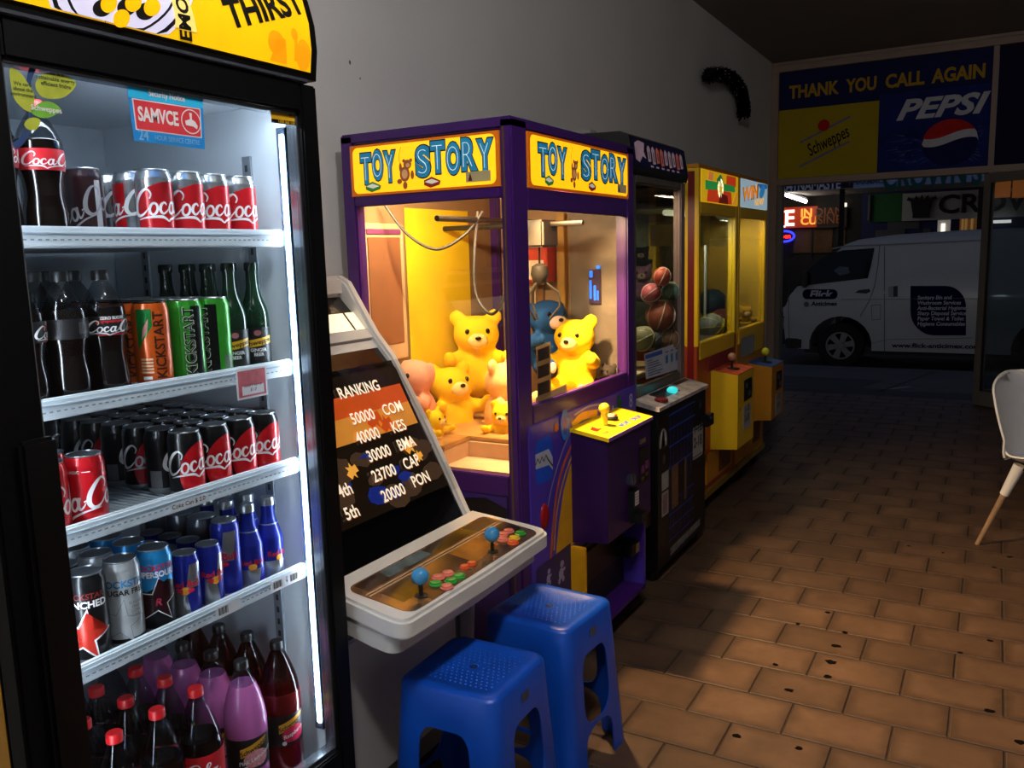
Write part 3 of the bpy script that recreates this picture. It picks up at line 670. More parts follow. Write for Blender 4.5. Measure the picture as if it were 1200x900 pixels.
for sx_, sy_ in ((-1, -1), (-1, 1), (1, -1), (1, 1)):
    cx_ = .20; a = Vector((cx_+sx_*.13, sy_*.14, .425)); b = Vector((cx_+sx_*(.27 if sx_ < 0 else .22), sy_*.22, 0)); mpt = a.lerp(b, .36)
    mk('leg_socket', tube(B(), [a, mpt], [.028, .021], 10), M_shell, ch)
    mk('leg', tube(B(), [mpt.lerp(a, .05), b], [.016, .0115], 10), M_wood, ch)
mk('under_frame', tube(B(), [(.07, -.14, .41), (.07, .14, .41), (.33, .14, .41), (.33, -.14, .41)], .009, 6, True), M_black, ch)
th = R(-42); fl = Vector((-.07, -.22, 0)); c_, s_ = math.cos(th), math.sin(th)
ch.rotation_euler = (0, 0, th); ch.location = (-.013-(c_*fl.x-s_*fl.y), 4.612-(s_*fl.x+c_*fl.y), 0)
done()
# ------------------------------------------------------------------ glass-door drinks fridge
M_fblack = mat('fridge_black', '#030304', .5, var=.1, spec=.2)
M_fwhite = mat('fridge_liner', '#c3cad0', .45, var=.03, scale=4)
M_rail = mat('shelf_rail', '#dfe8f0', .3, var=.03)
M_wire = mat('white_wire', '#aab4bd', .4)
FX, FY0, FY1 = -1.25, .667, 1.405
fr = thing('drinks_fridge', 'black glass-door drinks fridge with white LED strips and a yellow header', 'fridge', (-1.6, 1.036, 0))
cab = box('cabinet_base', fr, M_fblack, -1.95, -1.30, FY0+.005, FY1-.005, .03, .29, .006)
for y in (FY0+.08, FY1-.08):
    for x in (-1.88, -1.38): box('foot', fr, M_fblack, x-.025, x+.025, y-.025, y+.025, 0, .03, .004)
box('lower_grille', fr, M_fblack, -1.30, -1.262, FY0, FY1, .05, .235, .004)
for i in range(6): box('grille_slat', fr, mat('grille_grey', '#232327', .5), -1.262, -1.256, FY0+.06, FY1-.06, .075+i*.024, .087+i*.024, .001)
box('side_wall', fr, M_fblack, -1.95, -1.30, FY0+.003, FY0+.035, .29, 1.84, .003)
box('side_wall', fr, M_fblack, -1.95, -1.30, FY1-.035, FY1-.003, .29, 1.84, .003)
box('side_liner', fr, M_fwhite, -1.90, -1.305, FY0+.035, FY0+.04, .30, 1.80, 0)
box('side_liner', fr, M_fwhite, -1.90, -1.305, FY1-.04, FY1-.035, .30, 1.80, 0)
box('back_liner', fr, mat('fridge_back', '#98a0a8', .5), -1.95, -1.90, FY0+.035, FY1-.035, .29, 1.84, 0)
box('air_duct', fr, mat('fridge_duct', '#a7afb6', .5), -1.90, -1.875, .92, 1.06, .95, 1.80, .006)
for z, y, r_ in ((1.70, .955, .012), (1.69, 1.045, .006), (1.56, .945, .006)): mk('duct_hole', lay(flat(ell(0, 0, r_)), (-1.8745, y, z), (0, 1, 0), (0, 0, 1)), M_fblack, fr)
box('roof_liner', fr, M_fwhite, -1.90, -1.305, FY0+.035, FY1-.035, 1.80, 1.84, 0)
box('floor_liner', fr, M_fwhite, -1.90, -1.305, FY0+.035, FY1-.035, .29, .295, 0)
for y in (FY0+.0405, FY1-.0465):
    for x in (-1.42, -1.78):
        p = box('shelf_standard', fr, mat('standard_steel', '#8d959c', .4, .5), x-.012, x+.012, y, y+.006, .32, 1.70, 0)
        bm = B()
        for k in range(46): z = .34+k*.0295; yy = y-.0006 if y > 1 else y+.0066; abox(bm, x-.004, x+.004, yy-.0002, yy+.0002, z, z+.014)
        s = mk('slot', bm, mat('slot_dark', '#2c3238', .6), p, smooth=0); s['kind'] = 'stuff'
# door
GY0, GY1, GZ0, GZ1 = .752, 1.357, .365, 1.775
dr = mk('door', abox(B(), -1.298, FX, FY0, GY0, .245, 1.832, .006), M_fblack, fr)
for nm, a in (('door_stile', (-1.298, FX, GY1, FY1, .245, 1.832)), ('door_rail', (-1.298, FX, GY0, GY1, GZ1, 1.832)), ('door_rail', (-1.298, FX, GY0, GY1, .245, GZ0))): box(nm, dr, M_fblack, *a, .004)
M_chrome = mat('door_trim', '#8f969e', .25, .9)
for a in ((-1.29, -1.262, GY0, GY0+.006, GZ0, GZ1), (-1.29, -1.262, GY1-.006, GY1, GZ0, GZ1), (-1.29, -1.262, GY0, GY1, GZ1-.006, GZ1), (-1.29, -1.262, GY0, GY1, GZ0, GZ0+.008)): box('glazing_trim', dr, M_chrome, *a, .001)
M_fglass = glass_mat('fridge_glass', '#f4f8fa', .022, .015)
box('glass_pane', dr, M_fglass, -1.272, -1.266, GY0, GY1, GZ0, GZ1, 0, smooth=0)
box('handle', dr, mat('handle_black', '#050506', .3), FX, FX+.02, .70, .758, .40, 1.222, .006)
# LED strips inside the door frame
M_led = mat('led_strip', '#ffffff', .4, emit=46, ecol='#eaf4ff')
M_ch = mat('led_channel', '#6f86a0', .25, .8)
def led(x0, x1, y0, y1, z0, z1, ch_):
    c = box('led_channel', fr, M_ch, *ch_, .001); box('led_strip', c, M_led, x0, x1, y0, y1, z0, z1, .001)
led(-1.312, -1.303, 1.350, 1.356, .42, 1.735, (-1.325, -1.302, 1.356, 1.3645, .40, 1.75))
led(-1.318, -1.302, .7155, .7215, .42, 1.735, (-1.325, -1.302, .7075, .7155, .40, 1.75))
led(-1.318, -1.302, .76, 1.34, 1.776, 1.782, (-1.325, -1.302, .75, 1.345, 1.782, 1.798))
# lit yellow header box
hp = [(-1.245, 1.85), (-1.238, 1.90), (-1.241, 1.95), (-1.255, 2.0), (-1.28, 2.05), (-1.315, 2.10), (-1.36, 2.14)]
hb = [(-1.95, 1.842), (-1.25, 1.842)]+[(x-.004, z) for x, z in hp]+[(-1.40, 2.155), (-1.95, 2.155)]
hbx = mk('header_box', prism(B(), hb, ((0, FY0, 0), (1, 0, 0), (0, 0, 1)), (0, FY1-FY0, 0)), M_fblack, fr)
box('header_lip', hbx, mat('lip_grey', '#3a3d45', .3), -1.262, -1.243, FY0+.002, FY1-.03, 1.833, 1.841, .002)
def hx(z):
    for (xa, za), (xb, zb) in zip(hp, hp[1:]):
        if za <= z <= zb+1e-6: return xa+(xb-xa)*(z-za)/(zb-za)
    return hp[-1][0]
def onhdr(bm, off=.001):   # (x = along Y, y = height) laid on the curved header face
    for k in range(1, 12): bmesh.ops.bisect_plane(bm, geom=bm.verts[:]+bm.edges[:]+bm.faces[:], plane_co=(0, 1.85+k*.025, 0), plane_no=(0, 1, 0))
    for v in bm.verts: v.co = (hx(v.co.y)+off, v.co.x, v.co.y)
    bmesh.ops.recalc_face_normals(bm, faces=bm.faces); return bm
M_hy = mat('header_yellow', '#f2c20a', .4, var=.12, scale=7, emit=.55, ecol='#f0b400')
hface = mk('header_panel', onhdr(flat([(FY0+.012, 1.855), (FY1-.022, 1.855), (FY1-.022, 2.138), (FY0+.012, 2.138)]), .0005), M_hy, hbx)
M_hk = mat('header_ink', '#0a0806', .5); M_hw = mat('header_white', '#d8d4ee', .4, emit=.5, ecol='#cfcbe8'); M_hl = mat('header_lemon', '#f7b500', .4, emit=.6)
def hpx(px, py): P = PX(px, py, 0, -1.243); return (P.y, P.z)
a_, b_ = hpx(268, 36), hpx(360, 16); th_ = math.atan2(b_[1]-a_[1], b_[0]-a_[0]); wd_ = math.hypot(b_[0]-a_[0], b_[1]-a_[1])
mk('lettering', onhdr(xf(text('THIRST', .068, .012, 0, 'CENTER', fit=wd_), (a_[0]+b_[0])/2-.024*math.sin(th_), (a_[1]+b_[1])/2+.024*math.cos(th_), th_), .0016), M_hk, hface)
def hell(px, py, rx, ry, n=28): return [hpx(px+rx*math.cos(2*PI*k/n), py-ry*math.sin(2*PI*k/n)) for k in range(n)]
def hclip(pts): return [(y, min(2.137, max(1.857, z))) for y, z in pts]
for r_, m, o_ in ((88, M_hw, .0010), (84, M_hk, .0013), (79, M_hw, .0016), (68, M_hk, .0019), (65, M_hw, .0022)):
    mk('round_logo', onhdr(flat(hclip(hell(140, -26, r_, r_, 44))), o_), m, hface)
for px, py in ((125, 5), (153, 4), (175, 9), (141, 22)):
    mk('lemon_shadow', onhdr(flat(hell(px-7, py+5, 11, 10)), .0025), M_hk, hface); mk('lemon', onhdr(flat(hell(px, py, 9.5, 10.5)), .0028), M_hl, hface)
band = onhdr(flat([hpx(*q) for q in ((203, 50), (234, 57), (226, 28), (216, -6), (196, -6), (203, 25))]), .0030); mk('pale_band', band, mat('header_pale', '#f3dc7a', .4, emit=.5), hface)
tp = hpx(213, 20); mk('lettering', onhdr(xf(text('LEMON', .034, .004, .1, 'CENTER', 1.0), tp[0], tp[1], R(98)), .0034), M_hk, hface)
for pl in (ell(1.285, 1.895, .022, .022), [(1.27, 1.86), (1.315, 1.86), (1.31, 1.905), (1.29, 1.91)], ell(1.36, 1.885, .02, .03), ell(1.337, 1.92, .009, .012), [(1.335, 1.87), (1.345, 1.87), (1.343, 1.92), (1.334, 1.92)]):
    mk('orange_silhouette', onhdr(flat([(min(x, 1.38), z) for x, z in pl]), .0012), mat('header_orange', '#f09c08', .4, emit=.5), hface)
# yellow wrap on the near side
sw = mk('side_wrap', prism(B(), [(-1.93, .12), (-1.305, .12), (-1.305, 1.80), (-1.93, 1.80)], ((0, FY0+.0028, 0), (1, 0, 0), (0, 0, 1)), (0, -.0012, 0)), mat('wrap_yellow', '#d89a0c', .4, var=.12, scale=5), fr)
mk('glass_print', lay(flat([(x, max(.55, z)) for x, z in ell(0, 0, .16, .28, 40)]), (-1.47, FY0+.0012, .93), (1, 0, 0), (0, 0, 1), .0004), mat('wrap_white', '#b9a79a', .5), sw)
mk('glass_print', lay(flat(ell(0, 0, .145, .26, 40)), (-1.47, FY0+.0012, .93), (1, 0, 0), (0, 0, 1), .0008), mat('wrap_brown', '#3a2014', .5, var=.3), sw)
mk('glass_print', lay(flat([(-.2, -.3), (.02, -.3), (-.08, -.02), (-.2, .1)]), (-1.43, FY0+.0012, .62), (1, 0, 0), (0, 0, 1), .0008), MATS['wrap_white'], sw)
# stickers on the glass
SX = -1.2655
def stick(nm, polys_or_bm, m, par, o_=.0004):
    bm = polys_or_bm if isinstance(polys_or_bm, bmesh.types.BMesh) else flat(*polys_or_bm)
    return mk(nm, lay(bm, (SX, 0, 0), (0, 1, 0), (0, 0, 1), o_), m, par, smooth=0)
def sp2(px, py): P = PX(px, py, 0, SX); return (P.y, P.z)
c = [sp2(*q) for q in ((148, 97), (237, 112), (240, 175), (157, 165))]
s1 = stick('service_sticker', [c], mat('sticker_blue', '#1c8ad8', .5), fr)
def q4(u, v): a = Vector(c[0]).lerp(Vector(c[1]), u); b = Vector(c[3]).lerp(Vector(c[2]), u); return tuple(a.lerp(b, v))
stick('cyan_band', [[q4(0, 0), q4(1, 0), q4(1, .24), q4(0, .24)]], mat('sticker_cyan', '#2cc0f4', .5), s1, .0007)
stick('white_border', [[q4(.04, .25), q4(.96, .25), q4(.96, .80), q4(.04, .80)]], mat('sticker_white', '#e8e4e8', .5), s1, .0007)
stick('red_panel', [[q4(.055, .27), q4(.945, .27), q4(.945, .78), q4(.055, .78)]], mat('sticker_red', '#d63a44', .5), s1, .0010)
tp = q4(.36, .52); stick('lettering', xf(text('SAMVCE', .032, .004, 0, 'CENTER', fit=.082), tp[0], tp[1], 0), MATS['sticker_white'], s1, .0014)
tp = q4(.5, .12); stick('lettering', xf(text('Security Notice', .015, .0008, 0, 'CENTER', fit=.075), tp[0], tp[1], 0), MATS['sticker_white'], s1, .0014)
tp = q4(.13, .89); stick('lettering', xf(text('24', .024, .0008, fit=.02), tp[0], tp[1], 0), mat('sticker_pale', '#7fb4e0', .5), s1, .0014)
tp = q4(.6, .90); stick('lettering', xf(text('HOUR SERVICE CENTRE', .012, .0003, fit=.095), tp[0], tp[1], 0), MATS['sticker_pale'], s1, .0014)
tp = q4(.81, .52); bm = B(); ribbon(bm, ell(tp[0], tp[1], .0205, .0205, 14), .002, 2, True); stick('white_ring', bm, MATS['sticker_white'], s1, .0014)
stick('tap_symbol', [[(tp[0]+x*.02, tp[1]+y*.02) for x, y in ((-.15, .75), (.15, .75), (.1, .2), (.45, .05), (.7, -.3), (.6, -.6), (.2, -.4), (-.6, -.35), (-.65, .0), (-.1, .2))]], MATS['sticker_white'], s1, .0014)
c = [sp2(*q) for q in ((316.5, 126), (353, 130), (352, 148), (318, 143.5))]
s2 = stick('dealer_sticker', [c], mat('sticker_amber', '#d8a418', .5), fr)
stick('number_band', [[q4(0, .74), q4(1, .74), q4(1, 1), q4(0, 1)]], M_fblack, s2, .0007)
tp = q4(.72, .3); stick('lettering', xf(text('Customer\nService', .009, .0008), tp[0], tp[1]+.004), M_fblack, s2, .0008)
tp = q4(.5, .86); stick('lettering', xf(text('1300 363 133', .0085, .0006), tp[0], tp[1]), MATS['sticker_amber'], s2, .001)
stm = B(); ribbon(stm, [sp2(*q) for q in ((38, 79), (33, 100), (35, 130), (34, 150), (25, 165), (16, 172))], [.010, .007, .006, .007, .009, .011], 6)
ls = stick('leaf_stem', stm, mat('stem_navy', '#27406e', .5), fr)
M_leaf = mat('leaf_lime', '#a9b23a', .5, var=.12, scale=40); M_leaf2 = mat('leaf_green', '#6fae3a', .5, var=.1)
for pts, m in (([(11, 81), (22, 84), (32, 97), (40, 112), (38, 130), (33, 131), (24, 125), (15, 112)], M_leaf), ([(41, 100), (48, 88), (60, 86), (75, 88), (89, 98), (78, 112), (64, 116), (48, 113)], M_leaf), ([(36, 131), (45, 121), (58, 119), (71, 128), (60, 137), (47, 138)], M_leaf2), ([(28, 146), (33, 139), (42, 138), (47, 142), (42, 152), (33, 152)], M_leaf)):
    pts = [tuple(p[:2]) for p in cr([(x, y, 0) for x, y in pts], 4, True)]
    stick('leaf', [[sp2(*p) for p in pts][::-1]], m, ls, .0008)
for s, px, py, sz in (('This is a\nsustainable energy\nefficient fridge', 65, 98, .0085), ('We care\nabout the\nenvironment', 27, 110, .0075), ('Schweppes', 54, 128, .011)):
    tp = sp2(px, py); stick('lettering', xf(text(s, sz, .0004), tp[0], tp[1]+(.006 if '\n' in s else 0)), mat('leaf_ink', '#3d4a22', .5) if 'Sch' not in s else MATS['sticker_white'], ls, .0012)
# shelves
SHZ = [1.541, 1.265, 1.047, .803]
for i, z in enumerate(SHZ):
    sh = mk('shelf', abox(B(), -1.88, -1.333, FY0+.05, FY1-.05, z-.034, z-.030), M_wire, fr)
    bm = B()
    for k in range(44): y = FY0+.055+k*.0146; tube(bm, [(-1.885, y, z-.024), (-1.333, y, z-.024)], .0022, 4)
    for x in (-1.4, -1.6, -1.8): tube(bm, [(x, FY0+.05, z-.029), (x, FY1-.05, z-.029)], .003, 4)
    w = mk('wire_deck', bm, M_wire, sh); w['kind'] = 'stuff'
    rl = mk('price_rail', abox(B(), -1.335, -1.321, FY0+.042, FY1-.05, z-.035, z, .003), M_rail, sh)
    box('rail_lip', rl, mat('rail_clear', '#b7c6d4', .2), -1.321, -1.3185, FY0+.042, FY1-.05, z-.013, z-.010, .0005)
    bm = B()
    for k in range(50): y = FY0+.05+k*.0125; abox(bm, -1.321, -1.3203, y, y+.006, z-.023, z-.0205)
    d = mk('rail_notches', bm, mat('notch_grey', '#8ba0b2', .5), rl, smooth=0); d['kind'] = 'stuff'
    if i == 2:
        tg = box('price_label', sh, MATS['sticker_white'], -1.3184, -1.318, 1.015, 1.095, z-.031, z-.015, 0); mk('lettering', lay(text('Coke Can $ 2.0', .012, .0003), (-1.3178, 1.055, z-.0225), (0, 1, 0), (0, 0, 1)), M_fblack, tg)
    if i == 3:
        for ya, yb in ((1.095, 1.16), (1.245, 1.29), (1.295, 1.335)):
            tg = box('price_label', sh, MATS['sticker_white'], -1.3184, -1.318, ya, yb, z-.032, z-.006, 0)
            for k in range(9): box('barcode_bar', tg, M_fblack, -1.3179, -1.3177, ya+.008+k*.0028, ya+.008+k*.0028+(.0012 if k % 3 else .002), z-.026, z-.011, 0)
cd = mk('price_card', prism(B(), [(1.19, 1.20), (1.272, 1.20), (1.272, 1.262), (1.19, 1.262)], ((-1.314, 0, 0), (0, 1, 0), (0, 0, 1)), (-.0006, 0, 0)), MATS['sticker_white'], fr)
mk('red_print', lay(flat([(1.194, 1.204), (1.268, 1.204), (1.268, 1.258), (1.194, 1.258)]), (-1.3138, 0, 0), (0, 1, 0), (0, 0, 1)), mat('card_red', '#c9626a', .5, var=.2, scale=60), cd)
mk('white_box', lay(flat([(1.203, 1.208), (1.262, 1.208), (1.262, 1.226), (1.203, 1.226)]), (-1.3136, 0, 0), (0, 1, 0), (0, 0, 1)), MATS['sticker_white'], cd)
mk('lettering', lay(xf(text('Sold 1 serve\n$1.0', .0095, .0002, .3), 1.232, 1.222), (-1.3134, 0, 0), (0, 1, 0), (0, 0, 1)), mat('pen_ink', '#30262c', .5), cd)
# bottom wire shelf
bs_ = mk('bottom_shelf', abox(B(), -1.88, -1.335, FY0+.05, FY1-.05, .302, .306), M_wire, fr); bm = B()
for k in range(44): y = FY0+.055+k*.0146; tube(bm, [(-1.885, y, .3085), (-1.335, y, .3085)], .0022, 4)
w = mk('wire_deck', bm, M_wire, bs_); w['kind'] = 'stuff'
box('price_rail', bs_, M_rail, -1.335, -1.321, FY0+.042, FY1-.05, .305, .335, .003)
done()

# ------------------------------------------------------------------ drinks: one of each kind, then copies
M_alu = mat('can_aluminium', '#b9bcc0', .28, .95, var=.04, scale=60); M_tab = mat('can_tab', '#8d9094', .3, .95)
M_red = mat('cola_red', '#c81420', .3, .25, coat=.4, var=.04); M_zero = mat('cola_black', '#0c0b0d', .3, .2, coat=.4); M_pw = mat('print_clear_white', '#e9e6e6', .4)
def can(name, label, r, H, body, prints, lidm=M_alu, base=M_alu):
    t = thing(name, label, 'can')
    mk('body', lathe(B(), [(r*.72, .002), (r*.80, 0), (r*.97, .008), (r, .013), (r, H-.018), (r*.985, H-.014), (r*.86, H-.003), (r*.86, H-.0015)], 28, mats=[1, 1, 1, 0, 0, 0, 1]), [body, base], t)
    ld = mk('lid', lathe(B(), [(r*.86, H-.003), (r*.885, H-.001), (r*.87, H), (r*.83, H-.0005), (r*.80, H-.0045), (.001, H-.0045)], 28, cap=False), lidm, t)
    tb_ = B(); prism(tb_, rrect(-.005, .016, -.0075, .0075, .007, 3), ((0, 0, H-.0042), (1, 0, 0), (0, 1, 0)), (0, 0, .0014)); mk('ring_pull', tb_, M_tab, ld, smooth=0)
    for nm, bm, m, z, a, o_ in prints: mk(nm, wrap(bm, lambda zz: r, z, a, off=o_), m, t, smooth=80)
    done(); return t
def clipv(pts, z0, z1): return [(x, min(max(y, z0), z1)) for x, y in pts]
def S(h, **k): return xf(script_logo(h), **k)
barcode = lambda: flat(*[[(x*.0016, 0), (x*.0016+.0009, 0), (x*.0016+.0009, .03), (x*.0016, .03)] for x in range(13)])
P_zero = can('cola_can', 'x', .033, .130, M_zero, [
    ('red_disc', flat(clipv(ell(.024, .055, .04, .056, 40, -.3), .013, .110)), M_red, 0, 0, .0003),
    ('script_lettering', S(.044, dx=.036, dy=.074, rot=.1), M_pw, 0, 0, .0007),
    ('barcode', flat([(-.012, 0), (.012, 0), (.012, .034), (-.012, .034)]), mat('barcode_grey', '#7c7c80', .5, .3), .014, -R(105), .0004)], mat('zero_lid', '#9a9ca0', .3, .9))
P_red = can('cola_can', 'x', .033, .130, M_red, [('script_lettering', S(.048, dx=0, dy=.058, rot=.1), M_pw, 0, 0, .0005), ('classic_line', join(text('CLASSIC', .007, .0003), xf(flat([(-.03, -.0006), (-.017, -.0006), (-.017, .0006), (-.03, .0006)], [(.017, -.0006), (.03, -.0006), (.03, .0006), (.017, .0006)]))), M_pw, .103, -R(20), .0005)])
M_silver = mat('can_silver', '#c2c4c6', .25, .9, var=.05)
P_half = can('cola_can', 'x', .033, .130, M_silver, [('red_panel', flat([(-.036, .013), (.05, .013), (.05, .108), (.012, .106), (-.036, .088)]), M_red, 0, 0, .0003), ('script_lettering', S(.046, dx=.040, dy=.070, rot=.06), M_pw, 0, 0, .0007)])
M_maroon = mat('cola_maroon', '#2c1216', .3, .2, coat=.4)
P_dark = can('cola_can', 'x', .033, .130, M_maroon, [('script_lettering', S(.045, dx=0, dy=.06, rot=.35), mat('print_grey_script', '#8f8a8c', .4), 0, 0, .0005), ('pale_stripe', flat([(.03, .02), (.042, .02), (.042, .108), (.03, .108)]), mat('stripe_pale', '#a9a6a6', .4), 0, 0, .0005)])
M_org = mat('kick_orange', '#d2560f', .3, .3, coat=.3); M_grn = mat('kick_green', '#37a02c', .3, .35, coat=.3); M_dgn = mat('kick_dark_green', '#0e7a33', .3, .3)
def kick(body, ink, panel, pm):
    return [('panel', flat(panel), pm, 0, 0, .0003), ('lettering', xf(text('KICKSTART', .026, .0012, 0, 'CENTER', .92), .011, .085, PI/2), ink, 0, 0, .0007),
            ('emblem', flat([(-.022, .095), (-.010, .112), (-.007, .135), (-.017, .118)]), mat('emblem_pink', '#d88a84', .4), 0, 0, .0006), ('small_print', flat(*[[(-.026, .058-k*.006), (-.004, .058-k*.006), (-.004, .0615-k*.006), (-.026, .0615-k*.006)] for k in range(5)]), mat('print_peach', '#e0b28c', .4), 0, 0, .0006), ('badge', flat([(-.024, .022), (-.008, .022), (-.008, .028), (-.024, .028)]), M_pw, 0, 0, .0006)]
P_ko = can('energy_can', 'x', .033, .165, M_org, kick(M_org, mat('kick_ink', '#3a1408', .4), [(-.03, .152), (-.001, .152), (-.001, .12), (-.03, .078)], M_dgn), mat('dark_lid', '#2a2422', .35, .8))
P_kg = can('energy_can', 'x', .033, .165, M_grn, [('dark_band', flat([(-.002, .013), (.03, .013), (.03, .152), (.008, .152)]), mat('kick_black', '#101412', .3, .3), 0, 0, .0003), ('lettering', xf(text('KICKSTART', .028, .0016, 0, 'CENTER', .9), .004, .085, PI/2), mat('kick_pale', '#dfe9d2', .4), 0, 0, .0007), ('lettering', xf(text('KICKSTART', .026, .0002, 0, 'CENTER', .96), .004, .085, PI/2), M_zero, 0, 0, .0010), ('barcode', barcode(), MATS['barcode_grey'], .02, R(70), .0005)], M_alu)
M_rk = mat('rock_black', '#17181a', .3, .5, coat=.3, var=.5, scale=35); M_rw = mat('rock_white', '#c4c6c8', .3, .5, var=.12, scale=30); M_rb = mat('rock_blue', '#1f8fd0', .3, .4, coat=.3)
P_r1 = can('energy_can', 'x', .033, .165, M_rk, [('star_outline', flat(star(-.004, .055, .052, .021, rot=R(80))), M_pw, 0, 0, .0004), ('star', flat(star(-.004, .055, .045, .017, rot=R(80))), mat('star_red', '#d03325', .3, .3), 0, 0, .0007), ('lettering', text('PUNCHED', .017, .0012, 0), M_pw, .112, 0, .0006), ('lettering', text('ROCKSTAR', .014, .0008, .1), mat('dark_red', '#7a2624', .4), .127, 0, .0006)])
P_r2 = can('energy_can', 'x', .033, .165, M_rw, [('star_outline', flat(star(-.012, .052, .046, .018, rot=R(80))), mat('grey_ink', '#8d9092', .4), 0, 0, .0004), ('star', flat(star(-.012, .052, .043, .0165, rot=R(80))), M_rw, 0, 0, .0006), ('lettering', text('ROCKSTAR', .018, .0014, 0), mat('rock_ink_blue', '#2f6f9c', .4), .124, 0, .0006), ('lettering', text('SUGAR FREE', .014, .0008, 0), M_zero, .108, 0, .0006), ('small_print', text('SUGAR\nFREE\nLOW\nCARB', .008, .0002, 0), MATS['grey_ink'], .075, R(28), .0008), ('dark_base', flat([(-.103, .0), (.103, .0), (.103, .008), (-.103, .008)]), M_rk, .013, 0, .0004)])
P_r3 = can('energy_can', 'x', .033, .165, M_rb, [('dark_field', flat([(-.10, .013), (.10, .013), (.10, .07), (.02, .105), (-.02, .085), (-.10, .11)]), mat('rock_dark_navy', '#0c1018', .3, .4), 0, 0, .0003), ('star_outline', flat(star(0, .066, .048, .019, rot=R(85))), M_pw, 0, 0, .0005), ('star', flat(star(0, .066, .044, .0165, rot=R(85))), mat('star_maroon', '#2a0a12', .3), 0, 0, .0007), ('lettering', text('SUPERSOURS', .0155, .0012, 0, sx=.9), M_pw, .118, 0, .0007), ('lettering', text('ROCKSTAR', .015, .0012, 0), mat('star_pink', '#b03050', .4), .131, 0, .0007), ('emblem', text('R', .02, .001, .2), MATS['star_pink'], .064, 0, .001)])
M_rbb = mat('bull_blue', '#1a2a9c', .3, .4, coat=.3); M_rbs = mat('bull_silver', '#bcc0c6', .28, .85); M_rbr = mat('bull_red', '#c01c38', .4); M_sun = mat('bull_gold', '#e39a2c', .4)
def bull(sz, H, rot=0): return [('silver_quarter', flat([(.003, .013), (.036, .013), (.028, H*.5), (.006, H*.5)]), M_rbs, 0, rot+R(-60), .0003), ('silver_quarter', flat([(.002, H*.5), (.028, H*.5), (.036, H-.02), (.010, H-.02)]), M_rbs, 0, rot, .0003), ('lettering', text('Red Bull', sz, .0012, 0), M_rbr, H*.56, rot, .0007), ('sun', flat(ell(0, 0, .009, .008)), M_sun, H*.46, rot, .0006), ('bulls', flat([(-.018, .0), (-.006, -.004), (-.004, .004), (-.014, .008)], [(.018, .0), (.006, -.004), (.004, .004), (.014, .008)]), M_rbr, H*.45, rot, .0008)]
P_rb = can('energy_can', 'x', .0265, .134, M_rbb, bull(.017, .134)); P_rbl = can('energy_can', 'x', .0295, .165, M_rbb, bull(.021, .165))
P_grey = can('energy_can', 'x', .033, .165, mat('dim_silver', '#6d7076', .3, .85), [])
# bottles
M_cola = mat('cola_liquid', '#0d0605', .12, spec=.6, var=.2, scale=10); M_clear = glass_mat('clear_plastic', '#d3d7db', .05, .06)
M_capr = mat('cap_red', '#c4141a', .4); M_capk = mat('cap_black', '#0f0f10', .4); M_clab = mat('label_red', '#c01622', .45, var=.05); M_klab = mat('label_black', '#151215', .45)
def prof_at(prof, z):
    for (ra, za), (rb, zb) in zip(prof, prof[1:]):
        if za <= z <= zb: return ra+(rb-ra)*(z-za)/max(1e-6, zb-za)
    return prof[-1][0]
def bottle(name, label, prof, fill, liq, lab, labm, prints, capm, neckm=M_clear, ridged=True):
    """prof (r,z) up to the neck ring; liquid below fill, clear shell above"""
    t = thing(name, label, 'bottle'); H = prof[-1][1]
    lo = [p for p in prof if p[1] < fill]+[(prof_at(prof, fill), fill)]; hi = [(prof_at(prof, fill), fill)]+[p for p in prof if p[1] > fill]
    P = [(p.x, p.z) for p in cr([(r, 0, z) for r, z in lo], 4)]; mk('filled_body', lathe(B(), [(.001, P[0][1])]+P+[(.001, fill)], 28, cap=False), liq, t)
    P2 = [(p.x, p.z) for p in cr([(r, 0, z) for r, z in hi], 4)]; mk('clear_neck', lathe(B(), P2, 28, cap=False), neckm, t)
    if lab:
        za, zb = lab; lp = [(prof_at(P+P2, za+(zb-za)*k/8)+.0006, za+(zb-za)*k/8) for k in range(9)]; lb = mk('label', lathe(B(), lp, 32, cap=False), labm, t)
        for nm, bm, m, z, a, o_ in prints: mk(nm, wrap(bm, lambda zz: prof_at(P+P2, zz)+.0006, z, a, off=o_), m, lb, smooth=80)
    rn = prof[-1][0]+.0015; cb = B(); n = 36; rings = []
    for zz in (H-.004, H+.011): rings.append([cb.verts.new(((rn+(.0006 if i % 2 and ridged else 0))*math.cos(2*PI*i/n), (rn+(.0006 if i % 2 and ridged else 0))*math.sin(2*PI*i/n), zz)) for i in range(n)])
    tp = [cb.verts.new((rn*.9*math.cos(2*PI*i/n), rn*.9*math.sin(2*PI*i/n), H+.0135)) for i in range(n)]; rings.append(tp)
    for k in range(2):
        for i in range(n): cb.faces.new((rings[k][i], rings[k][(i+1) % n], rings[k+1][(i+1) % n], rings[k+1][i]))
    cb.faces.new(tp); cb.faces.new(rings[0][::-1]); mk('cap', cb, capm, t, smooth=50)
    done(); return t
prof600 = [(.026, 0), (.032, .004), (.0345, .02), (.0335, .05), (.030, .075), (.0315, .095), (.036, .118), (.0365, .14), (.035, .158), (.028, .178), (.017, .198), (.0125, .205), (.0125, .212)]
P_b600 = bottle('cola_bottle', 'x', prof600, .162, M_cola, (.112, .146), M_clab, [('script_lettering', S(.02, dx=.0, dy=.129), M_pw, 0, 0, .0005)], M_capr)
